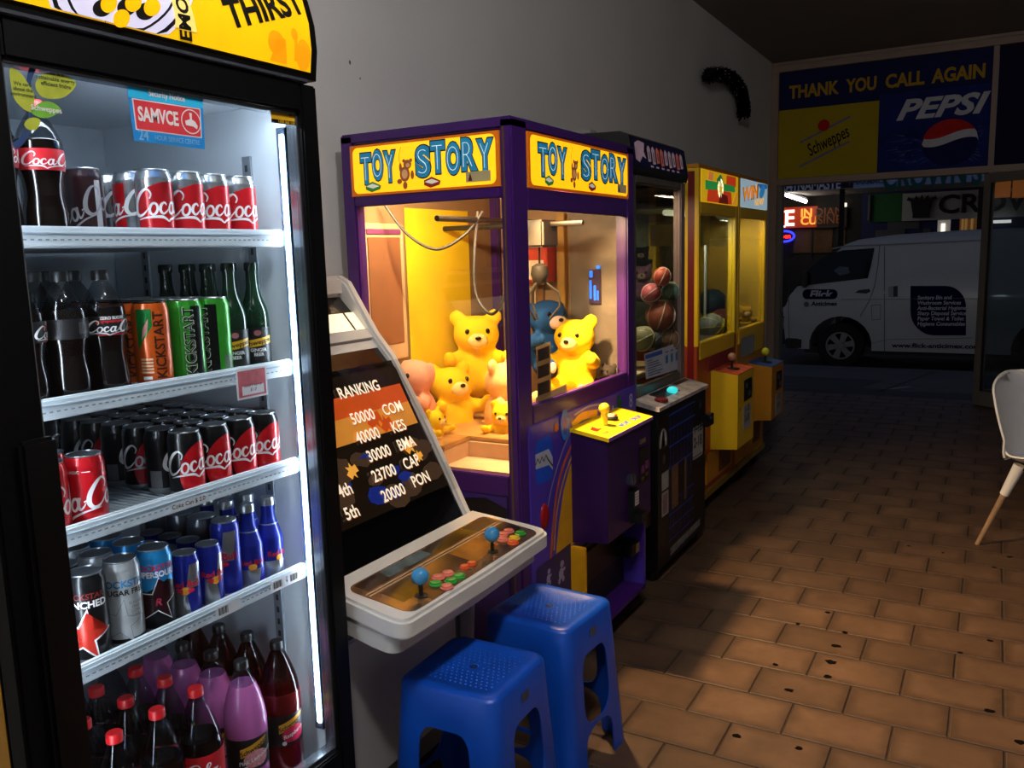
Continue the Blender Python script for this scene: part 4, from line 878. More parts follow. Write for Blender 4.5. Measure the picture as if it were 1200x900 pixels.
P_bz = bottle('cola_bottle', 'x', prof600, .160, M_cola, (.112, .146), M_klab, [('red_panel', flat([(-.02, .112), (.03, .112), (.03, .138), (-.02, .138)]), M_clab, 0, 0, .0003), ('script_lettering', S(.02, dx=.004, dy=.127), M_pw, 0, 0, .0006), ('small_print', text('ZERO SUGAR', .007, .0004), M_pw, .142, 0, .0005), ('small_print', flat([(-.035, .12), (-.008, .12), (-.008, .14), (-.035, .14)]), mat('label_grey', '#4c4c50', .5, var=.4, scale=300), 0, R(-110), .0004)], M_capk)
prof125 = [(.030, 0), (.040, .005), (.0445, .022), (.0445, .06), (.043, .09), (.0445, .12), (.0455, .16), (.044, .19), (.038, .225), (.026, .262), (.017, .285), (.0132, .294), (.0132, .302)]
P_bc = bottle('cola_bottle', 'x', prof125, .212, M_cola, (.128, .186), M_clab, [('script_lettering', S(.028, dx=.0, dy=.155), M_pw, 0, 0, .0005), ('small_print', flat(*[[(-.03, .140+k*.006), (.005, .140+k*.006), (.005, .142+k*.006), (-.03, .142+k*.006)] for k in range(6)]), mat('label_pink', '#d8707a', .5), 0, R(-100), .0005), ('barcode', barcode(), MATS['barcode_grey'], .132, R(-150), .0005)], M_capr)
profs = [(.030, 0), (.040, .005), (.0435, .02), (.0435, .09), (.044, .14), (.0455, .165), (.0445, .195), (.039, .23), (.029, .262), (.019, .287), (.0132, .298), (.0132, .306)]
M_pink = mat('pink_drink', '#b8609e', .2, var=.06, scale=8); M_rasp = mat('raspberry_drink', '#5e0d12', .15, var=.1)
def schw(name2, inkm, fieldm): return [('amber_flash', flat([(-.03, .028), (.03, .052), (.03, .066), (.01, .062), (-.03, .048)]), mat('amber_label', '#d99a1e', .45), .088, 0, .0003), ('fruit_print', flat(clipv(ell(.004, .022, .028, .02, 24), .004, .05)), fieldm, .088, 0, .0004), ('lettering', xf(text('Schweppes', .0145, .0006, .2), 0, .047, R(20)), M_klab, .088, 0, .0008), ('lettering', xf(text(name2, .013, .0005, .25), .004, .024, R(15)), inkm, .088, 0, .0009), ('round_mark', flat(ell(-.012, .006, .005)), M_pw, .086, -R(10), .0006)]
P_pink = bottle('soft_drink_bottle', 'x', profs, .268, M_pink, (.085, .158), M_klab, schw('Pink Lemonade', M_pw, mat('fruit_pink', '#d88a90', .5, var=.3, scale=200)), M_capk)
P_rasp = bottle('soft_drink_bottle', 'x', profs, .205, M_rasp, (.085, .158), M_klab, schw('Raspberry', M_pw, mat('fruit_red', '#c41c44', .5, var=.2)), M_capk, glass_mat('rasp_clear', '#a8696a', .05, .05))
M_green = mat('bottle_green', '#0c2014', .1, spec=.6, var=.15)
profg = [(.024, 0), (.0295, .004), (.0300, .03), (.0300, .115), (.027, .135), (.018, .16), (.0135, .18), (.012, .215), (.0125, .218)]
P_gb = bottle('ginger_beer_bottle', 'x', profg, .10, M_green, (.02, .095), mat('gb_label', '#151b18', .4), [('amber_flash', flat([(-.026, .05), (.026, .062), (.026, .078), (-.026, .066)]), mat('gb_amber', '#d6a51c', .45), 0, 0, .0003), ('lettering', xf(text('Schweppes', .0125, .0005, .2), 0, .064, R(13)), M_klab, 0, 0, .0007), ('lettering', text('GINGER\nBEER', .0095, .0005), M_pw, .043, 0, .0006), ('round_mark', flat(ell(0, .084, .006)), mat('gb_pink', '#b06a70', .5), 0, 0, .0005)], M_green, mat('bottle_green_neck', '#12301e', .1, spec=.6))
mk('neck_band', lathe(B(), [(.0142, .168), (.0140, .172)], 24, cap=False), mat('band_red', '#a01c18', .4), P_gb)
profr = [(.024, 0), (.0275, .003), (.0285, .01), (.0285, .085), (.027, .10), (.020, .125), (.0155, .14), (.0145, .165), (.0145, .17)]
P_rbt = bottle('energy_bottle', 'x', profr, .125, M_rbb, (.004, .045), M_rbs, [('blue_quarter', flat([(0, .0), (.045, .0), (.03, .040), (.01, .040)]), M_rbb, .0045, R(20), .0003), ('lettering', text('Red Bull', .016, .0010), M_rbr, .060, 0, .0006), ('sun', flat(ell(0, 0, .009, .007)), M_sun, .050, 0, .0006)], M_alu, mat('bull_neck', '#1c2d92', .3, .4))
mk('silver_arc', lathe(B(), [(.0205, .1235), (.0200, .1265)], 28, cap=False), M_rbs, P_rbt)
PROTOS = [P_zero, P_red, P_half, P_dark, P_ko, P_kg, P_r1, P_r2, P_r3, P_rb, P_rbl, P_grey, P_b600, P_bz, P_bc, P_pink, P_rasp, P_gb, P_rbt]
ORD = ['first', 'second', 'third', 'fourth', 'fifth', 'sixth']
usedp = set()
def put(proto, x, y, z, label, group=None, rz=0.0, face=True):
    """stand a drink on a shelf, its print turned towards the aisle side by rz from facing the camera"""
    a = math.atan2(-y, -x)+R(rz) if face else R(rz)
    if proto.name not in usedp:
        usedp.add(proto.name); proto.location = (x, y, z); proto.rotation_euler = (0, 0, a); proto['label'] = label
        if group: proto['group'] = group
        return proto
    return copy_tree(proto, None, (x, y, z), a, label, group)
Z1, Z2, Z3, Z4, Z5 = [z-.0218 for z in SHZ]+[.3107]
# top shelf
put(P_b600, -1.375, .868, Z1, 'cola bottle on the top shelf with its red label in full view', 'cola bottles on the top shelf', 35)
put(P_b600, -1.375, .790, Z1, 'cola bottle on the top shelf half hidden by the door frame', 'cola bottles on the top shelf', 15)
put(P_dark, -1.44, .985, Z1, 'dark maroon cola can with grey script, front one of the pair on the top shelf', 'dark cans on the top shelf', -20)
put(P_dark, -1.52, .955, Z1, 'dark maroon cola can standing behind its twin on the top shelf', 'dark cans on the top shelf', -40)
for k, y in enumerate((1.288, 1.220, 1.152, 1.084)):
    put(P_half, -1.372-.004*(k % 2), y, Z1, 'silver and red cola can, %s from the right on the top shelf' % ORD[k], 'silver and red cans on the top shelf', (6, 0, 8, 4)[k])
    for j in (1, 2): put(P_half, -1.372-.068*j, y, Z1, 'silver and red cola can, %s from the right, %s row back on the top shelf' % (ORD[k], ORD[j]), 'silver and red cans on the top shelf', (120, -150, 90, -110)[k])
# second shelf
for k, y in enumerate((.955, .880, .805)):
    put(P_bz, -1.375, y, Z2, 'black label cola bottle, %s from the left, front row of second shelf' % ('third', 'second', 'first')[k], 'black label cola bottles', (22, -140, 100)[k])
    for j in (1, 2): put(P_bz, -1.375-.076*j, y, Z2, 'black label cola bottle, %s from the left, %s row back on the second shelf' % (('third', 'second', 'first')[k], ORD[j]), 'black label cola bottles', 60*j)
for k, (y, p, cname) in enumerate(((1.045, P_ko, 'orange'), (1.122, P_kg, 'green'), (1.190, P_kg, 'green'))):
    put(p, -1.368, y, Z2, '%s tall energy can at the front of the second shelf%s' % (cname, ('', ' beside the orange can', ' beside the ginger beer bottles')[k]), 'tall energy cans on the second shelf', (5, 6, -38)[k])
    for j in (1, 2, 3): put(p, -1.368-.068*j, y, Z2, '%s tall energy can, %s row back on the second shelf%s' % (cname, ORD[j], ('', ', left of two', ', right of two')[k]), 'tall energy cans on the second shelf', -8)
for k, y in enumerate((1.305, 1.243)):
    put(P_gb, -1.372, y, Z2, 'green ginger beer bottle at the front of the second shelf, '+('nearest the LED strip', 'next to the green cans')[k], 'ginger beer bottles', 8)
    for j in (1, 2, 3): put(P_gb, -1.372-.064*j, y, Z2, 'green ginger beer bottle, %s row back, %s column on the second shelf' % (ORD[j], ('right', 'left')[k]), 'ginger beer bottles', 40)
# middle shelf
for k, y in enumerate((1.299, 1.231, 1.163, 1.095)):
    put(P_zero, -1.365, y, Z3, 'black and red cola can, %s from the right, front row of middle shelf' % ORD[k], 'black and red cans on the middle shelf', (-4, 2, 0, 6)[k])
    for j in range(1, 7): put(P_zero, -1.365-.0682*j, y, Z3, 'black and red cola can, %s from the right, %s row back on middle shelf' % (ORD[k], (ORD+['seventh'])[j]), 'black and red cans on the middle shelf', {1: 75, 2: 5, 3: 75, 4: 0, 5: 60, 6: 30}[j] if k == 3 else 50)
put(P_red, -1.365, .882, Z3, 'red cola can standing alone at the front left of the middle shelf', 'red cans on the middle shelf', -18)
put(P_red, -1.365, .812, Z3, 'red cola can cut off by the black door frame on the middle shelf', 'red cans on the middle shelf', -30)
put(P_red, -1.435, .858, Z3, 'red cola can standing behind the front red can on the middle shelf', 'red cans on the middle shelf', 60)
# fourth shelf
for k, (y, p, l) in enumerate(((.866, P_r1, 'black tall energy can with a red star'), (.936, P_r2, 'white tall energy can with a grey star'), (1.006, P_r3, 'blue tall energy can with a dark star'))):
    put(p, -1.372, y, Z4, l+' on the fourth shelf, front row', 'tall star cans on the fourth shelf', (-12, 8, 3)[k])
    for j in (1, 2, 3): put(p, -1.372-.07*j, y, Z4, l+', %s row back on the fourth shelf' % ORD[j], 'tall star cans on the fourth shelf', 60)
for k, y in enumerate((1.070, 1.127)):
    put(P_rb, -1.365, y, Z4, 'small blue and silver energy can on the fourth shelf, '+('beside the blue star can', 'beside the tall blue can')[k], 'small blue energy cans', (-6, 26)[k])
    for j in (1, 2, 3): put(P_rb, -1.365-.056*j, y, Z4, 'small blue and silver energy can, %s row back, %s column on the fourth shelf' % (ORD[j], ('left', 'right')[k]), 'small blue energy cans', 40)
put(P_rbl, -1.378, 1.185, Z4, 'tall blue and silver energy can on the fourth shelf beside the blue bottles', 'tall blue energy cans', -26)
for j in (1, 2, 3): put(P_grey, -1.378-.0665*j, 1.185, Z4, 'dull silver can, %s row back behind the tall blue can' % ORD[j], 'dull silver cans')
for k, y in enumerate((1.302, 1.243)):
    put(P_rbt, -1.372, y, Z4, 'blue aluminium energy drink bottle on the fourth shelf, '+('nearest the LED strip', 'beside the tall can')[k], 'blue aluminium bottles', (40, 8)[k])
    for j in (1, 2): put(P_rbt, -1.372-.062*j, y, Z4, 'blue aluminium energy drink bottle, %s row back, %s column' % (ORD[j], ('right', 'left')[k]), 'blue aluminium bottles', 40)
# bottom shelf
for k, y in enumerate((1.074, .982, .890)):
    put(P_bc, -1.372, y, Z5, 'large red-capped cola bottle, %s from the right, front row of bottom shelf' % ORD[k], 'large cola bottles on the bottom shelf', (-58, 20, 30)[k])
    for j in (1, 2, 3): put(P_bc, -1.372-.093*j, y, Z5, 'large red-capped cola bottle, %s from the right, %s row back on bottom shelf' % (ORD[k], ORD[j]), 'large cola bottles on the bottom shelf', 60)
put(P_bc, -1.372, .798, Z5, 'large red-capped cola bottle half hidden by the left door frame', 'large cola bottles on the bottom shelf', 60)
for j in range(4): put(P_pink, -1.372-.093*j, 1.195, Z5, 'pink lemonade bottle at the front of the bottom shelf' if j == 0 else 'pink lemonade bottle, %s row back on the bottom shelf' % ORD[j], 'pink lemonade bottles', 18)
for j in range(4): put(P_rasp, -1.372-.093*j, 1.300, Z5, 'dark raspberry bottle at the front of the bottom shelf, in the right corner' if j == 0 else 'dark raspberry bottle, %s row back on the bottom shelf' % ORD[j], 'raspberry bottles', 28)
# ------------------------------------------------------------------ white sit-down arcade cabinet
AY0, AY1 = 1.43, 2.10
ac = thing('arcade_cabinet', 'white arcade cabinet showing a ranking screen, with two blue joysticks', 'arcade machine', (-1.6, 1.765, 0))
M_aw = mat('cabinet_white', '#dad6d2', .35, var=.04, scale=6); M_ag = mat('gloss_black', '#060607', .06, spec=.7, var=.1)
M_agrey = mat('cabinet_grey', '#77736f', .4)
side = [(-1.96, .03), (-1.37, .03), (-1.34, .52), (-1.30, .60), (-1.325, .690), (-1.353, .713), (-1.476, .955), (-1.606, 1.18), (-1.665, 1.248), (-1.765, 1.405), (-1.80, 1.425), (-1.96, 1.425)]
for y0, y1 in ((AY0, AY0+.035), (AY1-.035, AY1)):
    bm = prism(B(), side, ((0, y0, 0), (1, 0, 0), (0, 0, 1)), (0, y1-y0, 0)); bmesh.ops.bevel(bm, geom=[e for e in bm.edges if abs(e.verts[0].co.y-e.verts[1].co.y) < 1e-5], offset=.008, segments=2, affect='EDGES'); mk('side_panel', bm, M_aw, ac)
iy0, iy1 = AY0+.035, AY1-.035
box('lower_body', ac, M_agrey, -1.95, -1.385, iy0, iy1, .03, .60, .004)
lb = box('service_door', ac, M_aw, -1.385, -1.372, iy0+.04, iy1-.04, .10, .52, .006); box('coin_slot', lb, M_black, -1.372, -1.368, 1.93, 1.97, .40, .46, .002)
for y in (AY0+.06, AY1-.06):
    for x in (-1.9, -1.43): box('foot', ac, M_black, x-.02, x+.02, y-.02, y+.02, 0, .03, .003)
box('back_shell', ac, M_aw, -1.96, -1.90, iy0, iy1, .60, 1.425, .004)
cap = box('top_cap', ac, M_aw, -1.95, -1.772, iy0, iy1, 1.36, 1.425, .012)
mk('green_label', lay(flat([(1.50, 1.378), (1.98, 1.378), (1.98, 1.408), (1.50, 1.408)]), (-1.7712, 0, 0), (0, 1, 0), (0, 0, 1)), mat('label_green', '#1c3a1e', .5), cap)
def slope(x): return 1.18+(x+1.606)*((.955-1.18)/(-1.476+1.606))
def slab_part(nm, m, xa, za, xb, zb, y0, y1, th=.02, par=ac):
    n = Vector((zb-za, 0, -(xb-xa))).normalized(); n = n if n.x > 0 else -n
    a, b = Vector((xa, 0, za)), Vector((xb, 0, zb)); pts = [a, b, b-n*th, a-n*th]
    bm = B(); A = [bm.verts.new((p.x, y0, p.z)) for p in pts]; Bv = [bm.verts.new((p.x, y1, p.z)) for p in pts]
    bm.faces.new(A); bm.faces.new(Bv[::-1])
    for i in range(4): bm.faces.new((A[i], A[(i+1) % 4], Bv[(i+1) % 4], Bv[i]))
    bmesh.ops.recalc_face_normals(bm, faces=bm.faces); return mk(nm, bm, m, par, smooth=0)
slab_part('visor_recess', mat('visor_brown', '#2a211c', .15), -1.80, 1.365, -1.745, 1.31, iy0, iy1)
lp = slab_part('marquee_lamp', mat('lamp_diffuser', '#fff3da', .3, emit=.95, ecol='#ffe9bd'), -1.742, 1.312, -1.692, 1.255, iy0, iy1)
slab_part('lamp_divider', M_black, -1.7415, 1.313, -1.6915, 1.256, PX(411, 382, 0, -1.715).y-.004, PX(411, 382, 0, -1.715).y+.004, .004, lp)
slab_part('marquee_ledge', M_aw, -1.692, 1.262, -1.668, 1.236, iy0, iy1, .03)
slab_part('marquee_ledge', M_aw, -1.672, 1.226, -1.652, 1.204, iy0, iy1, .03)
slab_part('marquee_panel', M_ag, -1.655, 1.205, -1.612, 1.158, iy0, iy1)
# screen plane
SA, SB = Vector((-1.602, 0, 1.166)), Vector((-1.352, 0, .690)); sdir = (SB-SA).normalized(); sn = Vector((-sdir.z, 0, sdir.x)); sn = sn if sn.x > 0 else -sn
slab_part('screen_bezel', M_ag, SA.x, SA.z, SB.x, SB.z, iy0, iy1)
def onscr(px, py):
    d = fw+rt*((px-600)/994.4866)-up*((py-450)/994.4866); C0 = Vector((0, 0, CAM_H)); t = (SA-C0).dot(sn)/d.dot(sn); P = C0+d*t; return (P.y, -(P-SA).dot(sdir))
def scr(nm, bm, m, par, o_=.002): return mk(nm, lay(bm, (SA.x, 0, SA.z), (0, 1, 0), -sdir, o_), m, par, smooth=0)
s_tr, s_br = onscr(462, 428), onscr(521, 570)
sy1 = s_tr[0]; sy0 = sy1-.53; sv1, sv0 = s_tr[1], s_br[1]
M_s0 = mat('screen_dark', '#15120f', .15, emit=.35, ecol='#2a1c10', var=.5, scale=14)
scn = scr('screen', flat(rrect(sy0, sy1, sv0, sv1, .012)), M_s0, ac, .001)
W, Hh = sy1-sy0, sv1-sv0
def sq(u0, u1, v0, v1): return [(sy0+W*u0, sv1-Hh*v1), (sy0+W*u1, sv1-Hh*v1), (sy0+W*u1, sv1-Hh*v0), (sy0+W*u0, sv1-Hh*v0)]
scr('sky_band', flat(sq(.02, .97, .15, .30)), mat('screen_orange', '#c24a18', .2, emit=.55, ecol='#d0521c'), scn); scr('sky_band', flat(sq(.02, .97, .30, .48)), mat('screen_amber', '#d28a3a', .2, emit=.55, ecol='#d88a30'), scn)
M_rock = mat('screen_rock', '#4a3a30', .2, emit=.22, ecol='#6a4a30'); M_bluev = mat('screen_blue', '#1c2a6a', .2, emit=.35, ecol='#2236a0'); M_fire = mat('screen_fire', '#e0a040', .2, emit=.7, ecol='#f0a840')
for k in range(34):
    u, v = random.uniform(.06, .94), random.uniform(.55, .95); r_ = random.uniform(.018, .04)
    scr('rock', flat([(sy0+W*u+r_*1.3*math.cos(a)*random.uniform(.8, 1.15), sv1-Hh*v+r_*.7*math.sin(a)*random.uniform(.8, 1.15)) for a in [2*PI*i/9 for i in range(9)]]), M_bluev if random.random() < .28 else M_rock, scn, .0022+.0001*k)
for u, v, r_ in ((.62, .36, .035), (.70, .42, .03), (.80, .62, .03), (.30, .66, .025), (.84, .72, .02)): scr('glow_shape', flat(star(sy0+W*u, sv1-Hh*v, r_, r_*.5, 7)), M_fire if v > .5 else MATS['screen_orange'], scn, .006)
M_st = mat('screen_text', '#f3e6cf', .2, emit=.85, ecol='#ffedcf'); M_sts = mat('screen_text_shadow', '#b0561c', .2, emit=.35, ecol='#b8601c')
def stext(s, px, py, size=.047):
    p = onscr(px, py)
    for m, o_, d in ((M_sts, .0075, .002), (M_st, .0082, 0)): scr('score_lettering', xf(text(s, size, .0018, 0, 'CENTER', .86), p[0]+d, p[1]-d), m, scn, o_)
for s, px, py in (('RANKING', 419, 458), ('50000', 423, 490), ('COM', 458, 480), ('40000', 429, 512), ('KES', 465, 501), ('30000', 442, 533), ('BMA', 474, 521), ('23700', 448, 556), ('CAP', 480, 543), ('20000', 459, 579), ('PON', 491, 563), ('4th', 402, 576), ('5th', 410, 602)): stext(s, px, py)
scr('screen_glass', flat(rrect(sy0-.02, sy1+.02, sv0-.02, sv1+.015, .01)), glass_mat('crt_glass', '#f0f0f0', .05, .02), scn, .012)
# control panel
PU = Vector((1, 0, -.13)); PO = Vector((-1.353, 0, .713))
def onpan(px, py, h=0.0):
    n = Vector((.13, 0, 1)).normalized(); d = fw+rt*((px-600)/994.4866)-up*((py-450)/994.4866); C0 = Vector((0, 0, CAM_H)); t = (PO+n*h-C0).dot(n)/d.dot(n); return C0+d*t
PY0, PY1 = AY0-.02, AY1+.022
edge = [(0, PY0+.02), (.19, PY0)]+[(.225+.035*math.cos(R(-90+15*k)), PY0+.035+.035*math.sin(R(-90+15*k))) for k in range(7)]+[(.266, (PY0+PY1)/2)]+[(.225+.035*math.cos(R(15*k)), PY1-.035+.035*math.sin(R(15*k))) for k in range(7)]+[(.19, PY1), (0, PY1-.02)]
bm = prism(B(), edge, (PO, PU, (0, 1, 0)), (0, 0, -.05)); bmesh.ops.bevel(bm, geom=[e for e in bm.edges if e.calc_face_angle(0) > R(60) and abs(e.verts[0].co.z-e.verts[1].co.z) < .045], offset=.008, segments=2, affect='EDGES')
pan = mk('control_panel', bm, M_aw, ac)
bm = prism(B(), [(x*.93-.02, PY0+.012+(y-PY0)*.966) for x, y in edge], (PO+Vector((0, 0, -.05)), PU, (0, 1, 0)), (0, 0, -.045)); mk('panel_underside', bm, M_aw, pan)
M_plate = mat('panel_art', '#8a6c4e', .12, .6, var=.55, scale=9); M_plate2 = mat('panel_art_dark', '#3a2e26', .1, .5, var=.5, scale=12)
def pann(nm, pts, m, par, th=.0012, up_=.0005): return mk(nm, prism(B(), pts, (PO+Vector((0, 0, up_)), PU, (0, 1, 0)), (0, 0, th)), m, par, smooth=0)
pl = pann('art_plate', rrect(.055, .245, PY0+.045, PY1-.04, .03), M_plate, pan)
pann('art_strip', [(.06, PY0+.07), (.105, PY0+.07), (.105, PY1-.12), (.06, PY1-.12)], M_plate2, pl, .0004, .0018)
for x in (.112, .122): pann('metal_rail', [(x, PY0+.05), (x+.004, PY0+.05), (x+.004, PY1-.05), (x, PY1-.05)], mat('rail_pale', '#c9b9a5', .25, .6), pl, .001, .0018)
pann('art_patch', [(.13, PY0+.08), (.2, PY0+.08), (.2, PY0+.2), (.13, PY0+.2)], M_plate2, pl, .0004, .0018)
pann('art_patch', [(.125, PY1-.34), (.215, PY1-.34), (.2, PY1-.20), (.125, PY1-.20)], mat('panel_gold', '#9a6a2c', .25, .4, var=.4, scale=15), pl, .0004, .0018)
pann('art_patch', [(.062, PY0+.16), (.098, PY0+.16), (.098, PY0+.34), (.062, PY0+.34)], mat('panel_teal', '#3c5a68', .25, .3, var=.5, scale=20), pl, .0004, .0023)
pann('button_bay', [(.06, PY1-.17), (.20, PY1-.15), (.19, PY1-.05), (.06, PY1-.05)], mat('panel_black', '#1a1613', .3), pl, .0005, .0018)
M_ballt = mat('ball_blue', '#3f8fc4', .08, coat=.6, var=.15, scale=60)
for px, py, bx, by in ((493.5, 680, 493.5, 699), (577, 628.5, 577, 647)):
    b = onpan(bx, by); js = mk('joystick', tube(B(), [b, b+Vector((0, 0, .045))], .005, 10), M_black, pan)
    mk('ball_top', ball(B(), b+Vector((0, 0, .050)), .0215, 20, 14), M_ballt, js); mk('dust_washer', lathe(B(), [(.016, 0), (.016, .002), (.006, .003)], 20, b+Vector((0, 0, .0015))), M_black, js)
BC = {'pink': '#e07868', 'green': '#2f9a3c', 'orange': '#e0582c', 'yellow': '#e6c030'}
for c_, px, py in (('pink', 513.5, 675.5), ('pink', 524.6, 671), ('green', 510.5, 683), ('green', 528.5, 679.4), ('green', 538, 674), ('pink', 523.4, 686.6), ('orange', 544.4, 663.5), ('orange', 552.5, 659.6), ('pink', 596, 621.5), ('pink', 589, 625.4), ('pink', 589.4, 631.4), ('yellow', 602.6, 629.6), ('green', 609.5, 624), ('orange', 601, 635)):
    b = onpan(px, py, .006); b.z -= .005; r_ = .0168 if c_ != 'orange' or px > 590 else .013
    mk('push_button', lathe(B(), [(r_, 0), (r_, .003), (r_*.86, .0045), (r_*.80, .0045), (r_*.78, .008), (r_*.6, .009), (.001, .0092)], 22, b), mat('button_'+c_, BC[c_], .25, coat=.3), pan)
done()

# ------------------------------------------------------------------ purple claw machine
CX0, CX1, CY0, CY1, CH = -1.955, -1.29, 2.297, 3.30, 1.89
cl = thing('claw_machine', 'purple claw machine with yellow lit headers, full of yellow plush toys', 'claw machine', ((CX0+CX1)/2, (CY0+CY1)/2, 0))
M_pur = mat('claw_purple', '#3d1666', .35, var=.08, scale=5); M_purd = mat('claw_purple_dark', '#2a0e48', .4, var=.08); M_vio = mat('claw_violet', '#4b35a8', .35, var=.12, scale=4)
M_cin = mat('claw_interior', '#8f7452', .6, var=.12, scale=5); M_board = mat('prize_board', '#b98c58', .5, var=.15, scale=20)
# base cabinet, hollow above prize floor
base = box('base_cabinet', cl, M_purd, CX0, CX1-.006, CY0+.004, CY1, .07, .765, .004)
box('base_lip', base, M_pur, CX1-.006, CX1+.03, CY0, CY1, .07, .105, .004)
for x in (CX0+.07, CX1-.07):
    for y in (CY0+.08, CY1-.08): mk('caster', lathe(B(), [(.02, 0), (.026, .008), (.026, .05), (.015, .07)], 14, (x, y, 0)), M_black, cl)
PW = .055
for nm, x0, x1, y0, y1 in (('corner_post', CX1-.042, CX1, CY0, CY0+.10), ('corner_post', CX1-.05, CX1, CY1-.075, CY1), ('corner_post', CX0, CX0+.055, CY0, CY0+.05), ('corner_post', CX0, CX0+.05, CY1-.05, CY1)):
    box(nm, cl, M_pur, x0, x1, y0, y1, .07, CH-.004, .006)
box('post_seam', cl, mat('seam_gold', '#6a5030', .4, .3), CX1-.030, CX1-.024, CY0-.0015, CY0+.001, .1, 1.86, 0)
tp = box('top_box', cl, M_pur, CX0, CX1, CY0, CY1, 1.855, CH, .006)
box('ceiling_panel', cl, mat('claw_ceiling', '#8a7050', .7), CX0+.04, CX1-.04, CY0+.04, CY1-.04, 1.78, 1.79, 0)
# cross rails
box('sign_rail', cl, M_pur, CX1-.03, CX1-.001, CY0+.1, CY1-.075, 1.615, 1.682, .003); box('sign_rail', cl, M_pur, CX0+.05, CX1-.042, CY0+.001, CY0+.03, 1.650, 1.684, .003)
box('front_sill', cl, M_pur, CX1-.03, CX1-.001, CY0+.1, CY1-.075, .765, .988, .003)
box('side_sill', cl, M_pur, CX0+.05, CX1-.042, CY0+.001, CY0+.03, .70, .768, .003)
for nm, a in (('back_wall', (CX0+.004, CX0+.014, CY0+.05, CY1-.05, .765, 1.86)), ('far_wall', (CX0+.05, CX1-.05, CY1-.02, CY1-.008, .765, 1.86))): box(nm, cl, M_cin, *a, 0)
M_pane = glass_mat('claw_glass', '#fdf8ee', .05, .012)
box('front_pane', cl, M_pane, CX1-.016, CX1-.012, CY0+.10, CY1-.075, .988, 1.615, 0, smooth=0)
box('side_pane', cl, M_pane, CX0+.055, CX1-.042, CY0+.012, CY0+.016, .768, 1.650, 0, smooth=0)
# lit headers
M_hyel = mat('header_glow', '#ffc81e', .4, emit=1.05, ecol='#ffb60a', var=.1, scale=4); M_hedge = mat('header_edge', '#c06a12', .4, emit=.3, ecol='#c85a08')
def header(O, U, w, z0, z1):
    hb_ = mk('lit_header', prism(B(), [(0, z0), (w, z0), (w, z1), (0, z1)], (Vector(O)-Vector(U).cross(Vector((0, 0, 1)))*.02, U, (0, 0, 1)), Vector(U).cross(Vector((0, 0, 1)))*.02), M_hedge, cl, smooth=0)
    def L(nm, bm, m, o_): return mk(nm, lay(bm, O, U, (0, 0, 1), o_), m, hb_, smooth=0)
    h = z1-z0; L('yellow_face', flat(rrect(.012, w-.012, z0+.008, z1-.008, .02)), M_hyel, .0006)
    ink, blu, wht = mat('toy_ink', '#0c2030', .4), mat('toy_blue', '#1f86b4', .4, emit=.25, ecol='#1f86b4'), mat('toy_white', '#d8ecf4', .4, emit=.5, ecol='#d8ecf4')
    for s, c0, wd in (('TOY', .20, .255), ('STORY', .715, .50)):
        n = len(s); adv = wd*w/n
        for k, chh in enumerate(s):
            cxk = (c0-wd/2)*w+adv*(k+.5); cz_ = z0+h*(.55+(.03 if k % 2 else -.02)+(.04 if s == 'STORY' else 0))
            for m, o_, bd, dx in ((ink, .0012, .112, 0), (blu, .0018, .078, 0), (wht, .0024, -.034, -.002)):
                bmx = text(chh, 1, 0); bmx.free(); bmx = text_raw(chh, bd); xs = [v.co.x for v in bmx.verts]; ys = [v.co.y for v in bmx.verts]
                base_ = text_raw(chh, .045); bx = [v.co.x for v in base_.verts]; by = [v.co.y for v in base_.verts]; kx = adv*.88/(max(bx)-min(bx)) if chh != 'I' else .1; ky = h*.56/(max(by)-min(by)); mxx = (max(bx)+min(bx))/2; myy = (max(by)+min(by))/2; base_.free()
                bmesh.ops.translate(bmx, verts=bmx.verts, vec=(-mxx, -myy, 0)); bmesh.ops.scale(bmx, verts=bmx.verts, vec=(kx, ky, 1)); L('lettering', xf(bmx, cxk+dx, cz_), m, o_)
    # hanging teddy and toy blocks in the artwork
    t0 = .39*w; br, brl = mat('bear_brown', '#9c5a34', .5, emit=.2, ecol='#9c5a34'), mat('bear_tan', '#d09a68', .5, emit=.3, ecol='#d09a68')
    tz = z0+h*.36
    L('teddy_print', flat(ell(t0, tz, .020, .024)), br, .0030); L('teddy_print', flat(ell(t0+.012, tz+.030, .016, .015)), br, .0034); L('teddy_print', flat(ell(t0, tz, .012, .015)), brl, .0038); L('teddy_print', flat(ell(t0+.014, tz+.027, .008, .007)), brl, .0040)
    for dx, dz, a, b in ((-.022, -.022, .010, .008), (.0, -.036, .009, .012), (.03, -.004, .007, .014), (-.016, .022, .006, .014), (-.002, .042, .006, .006), (.026, .042, .006, .006)): L('teddy_print', flat(ell(t0+dx, tz+dz, a, b)), br, .0032)
    ro = B(); ribbon(ro, [(t0-.018, tz+.03), (t0-.02, tz+.06), (t0-.012, z1-.02)], .002); L('rope_print', ro, br, .0030)
    for bx_, c1 in ((.16*w, '#2f8a3c'), (.57*w, '#8a2a24')):
        L('block_print', flat([(bx_-.03, z0+.035), (bx_+.0, z0+.045), (bx_+.035, z0+.03), (bx_+.03, z0+.018), (bx_-.005, z0+.010), (bx_-.03, z0+.02)]), mat('block'+c1, c1, .5, emit=.2, ecol=c1), .0028)
        L('block_print', flat([(bx_-.028, z0+.03), (bx_+.0, z0+.038), (bx_+.028, z0+.028), (bx_, z0+.022)]), mat('block_white', '#e8e0d0', .5, emit=.3), .0031)
    L('maker_plate', flat([(w-.12, z0+.018), (w-.03, z0+.018), (w-.03, z0+.05), (w-.12, z0+.05)]), mat('plate_grey', '#a89a70', .5, emit=.15), .0028); L('plate_mark', flat([(w-.112, z0+.022), (w-.096, z0+.022), (w-.104, z0+.046)]), mat('plate_dark', '#5a1e24', .5), .0031)
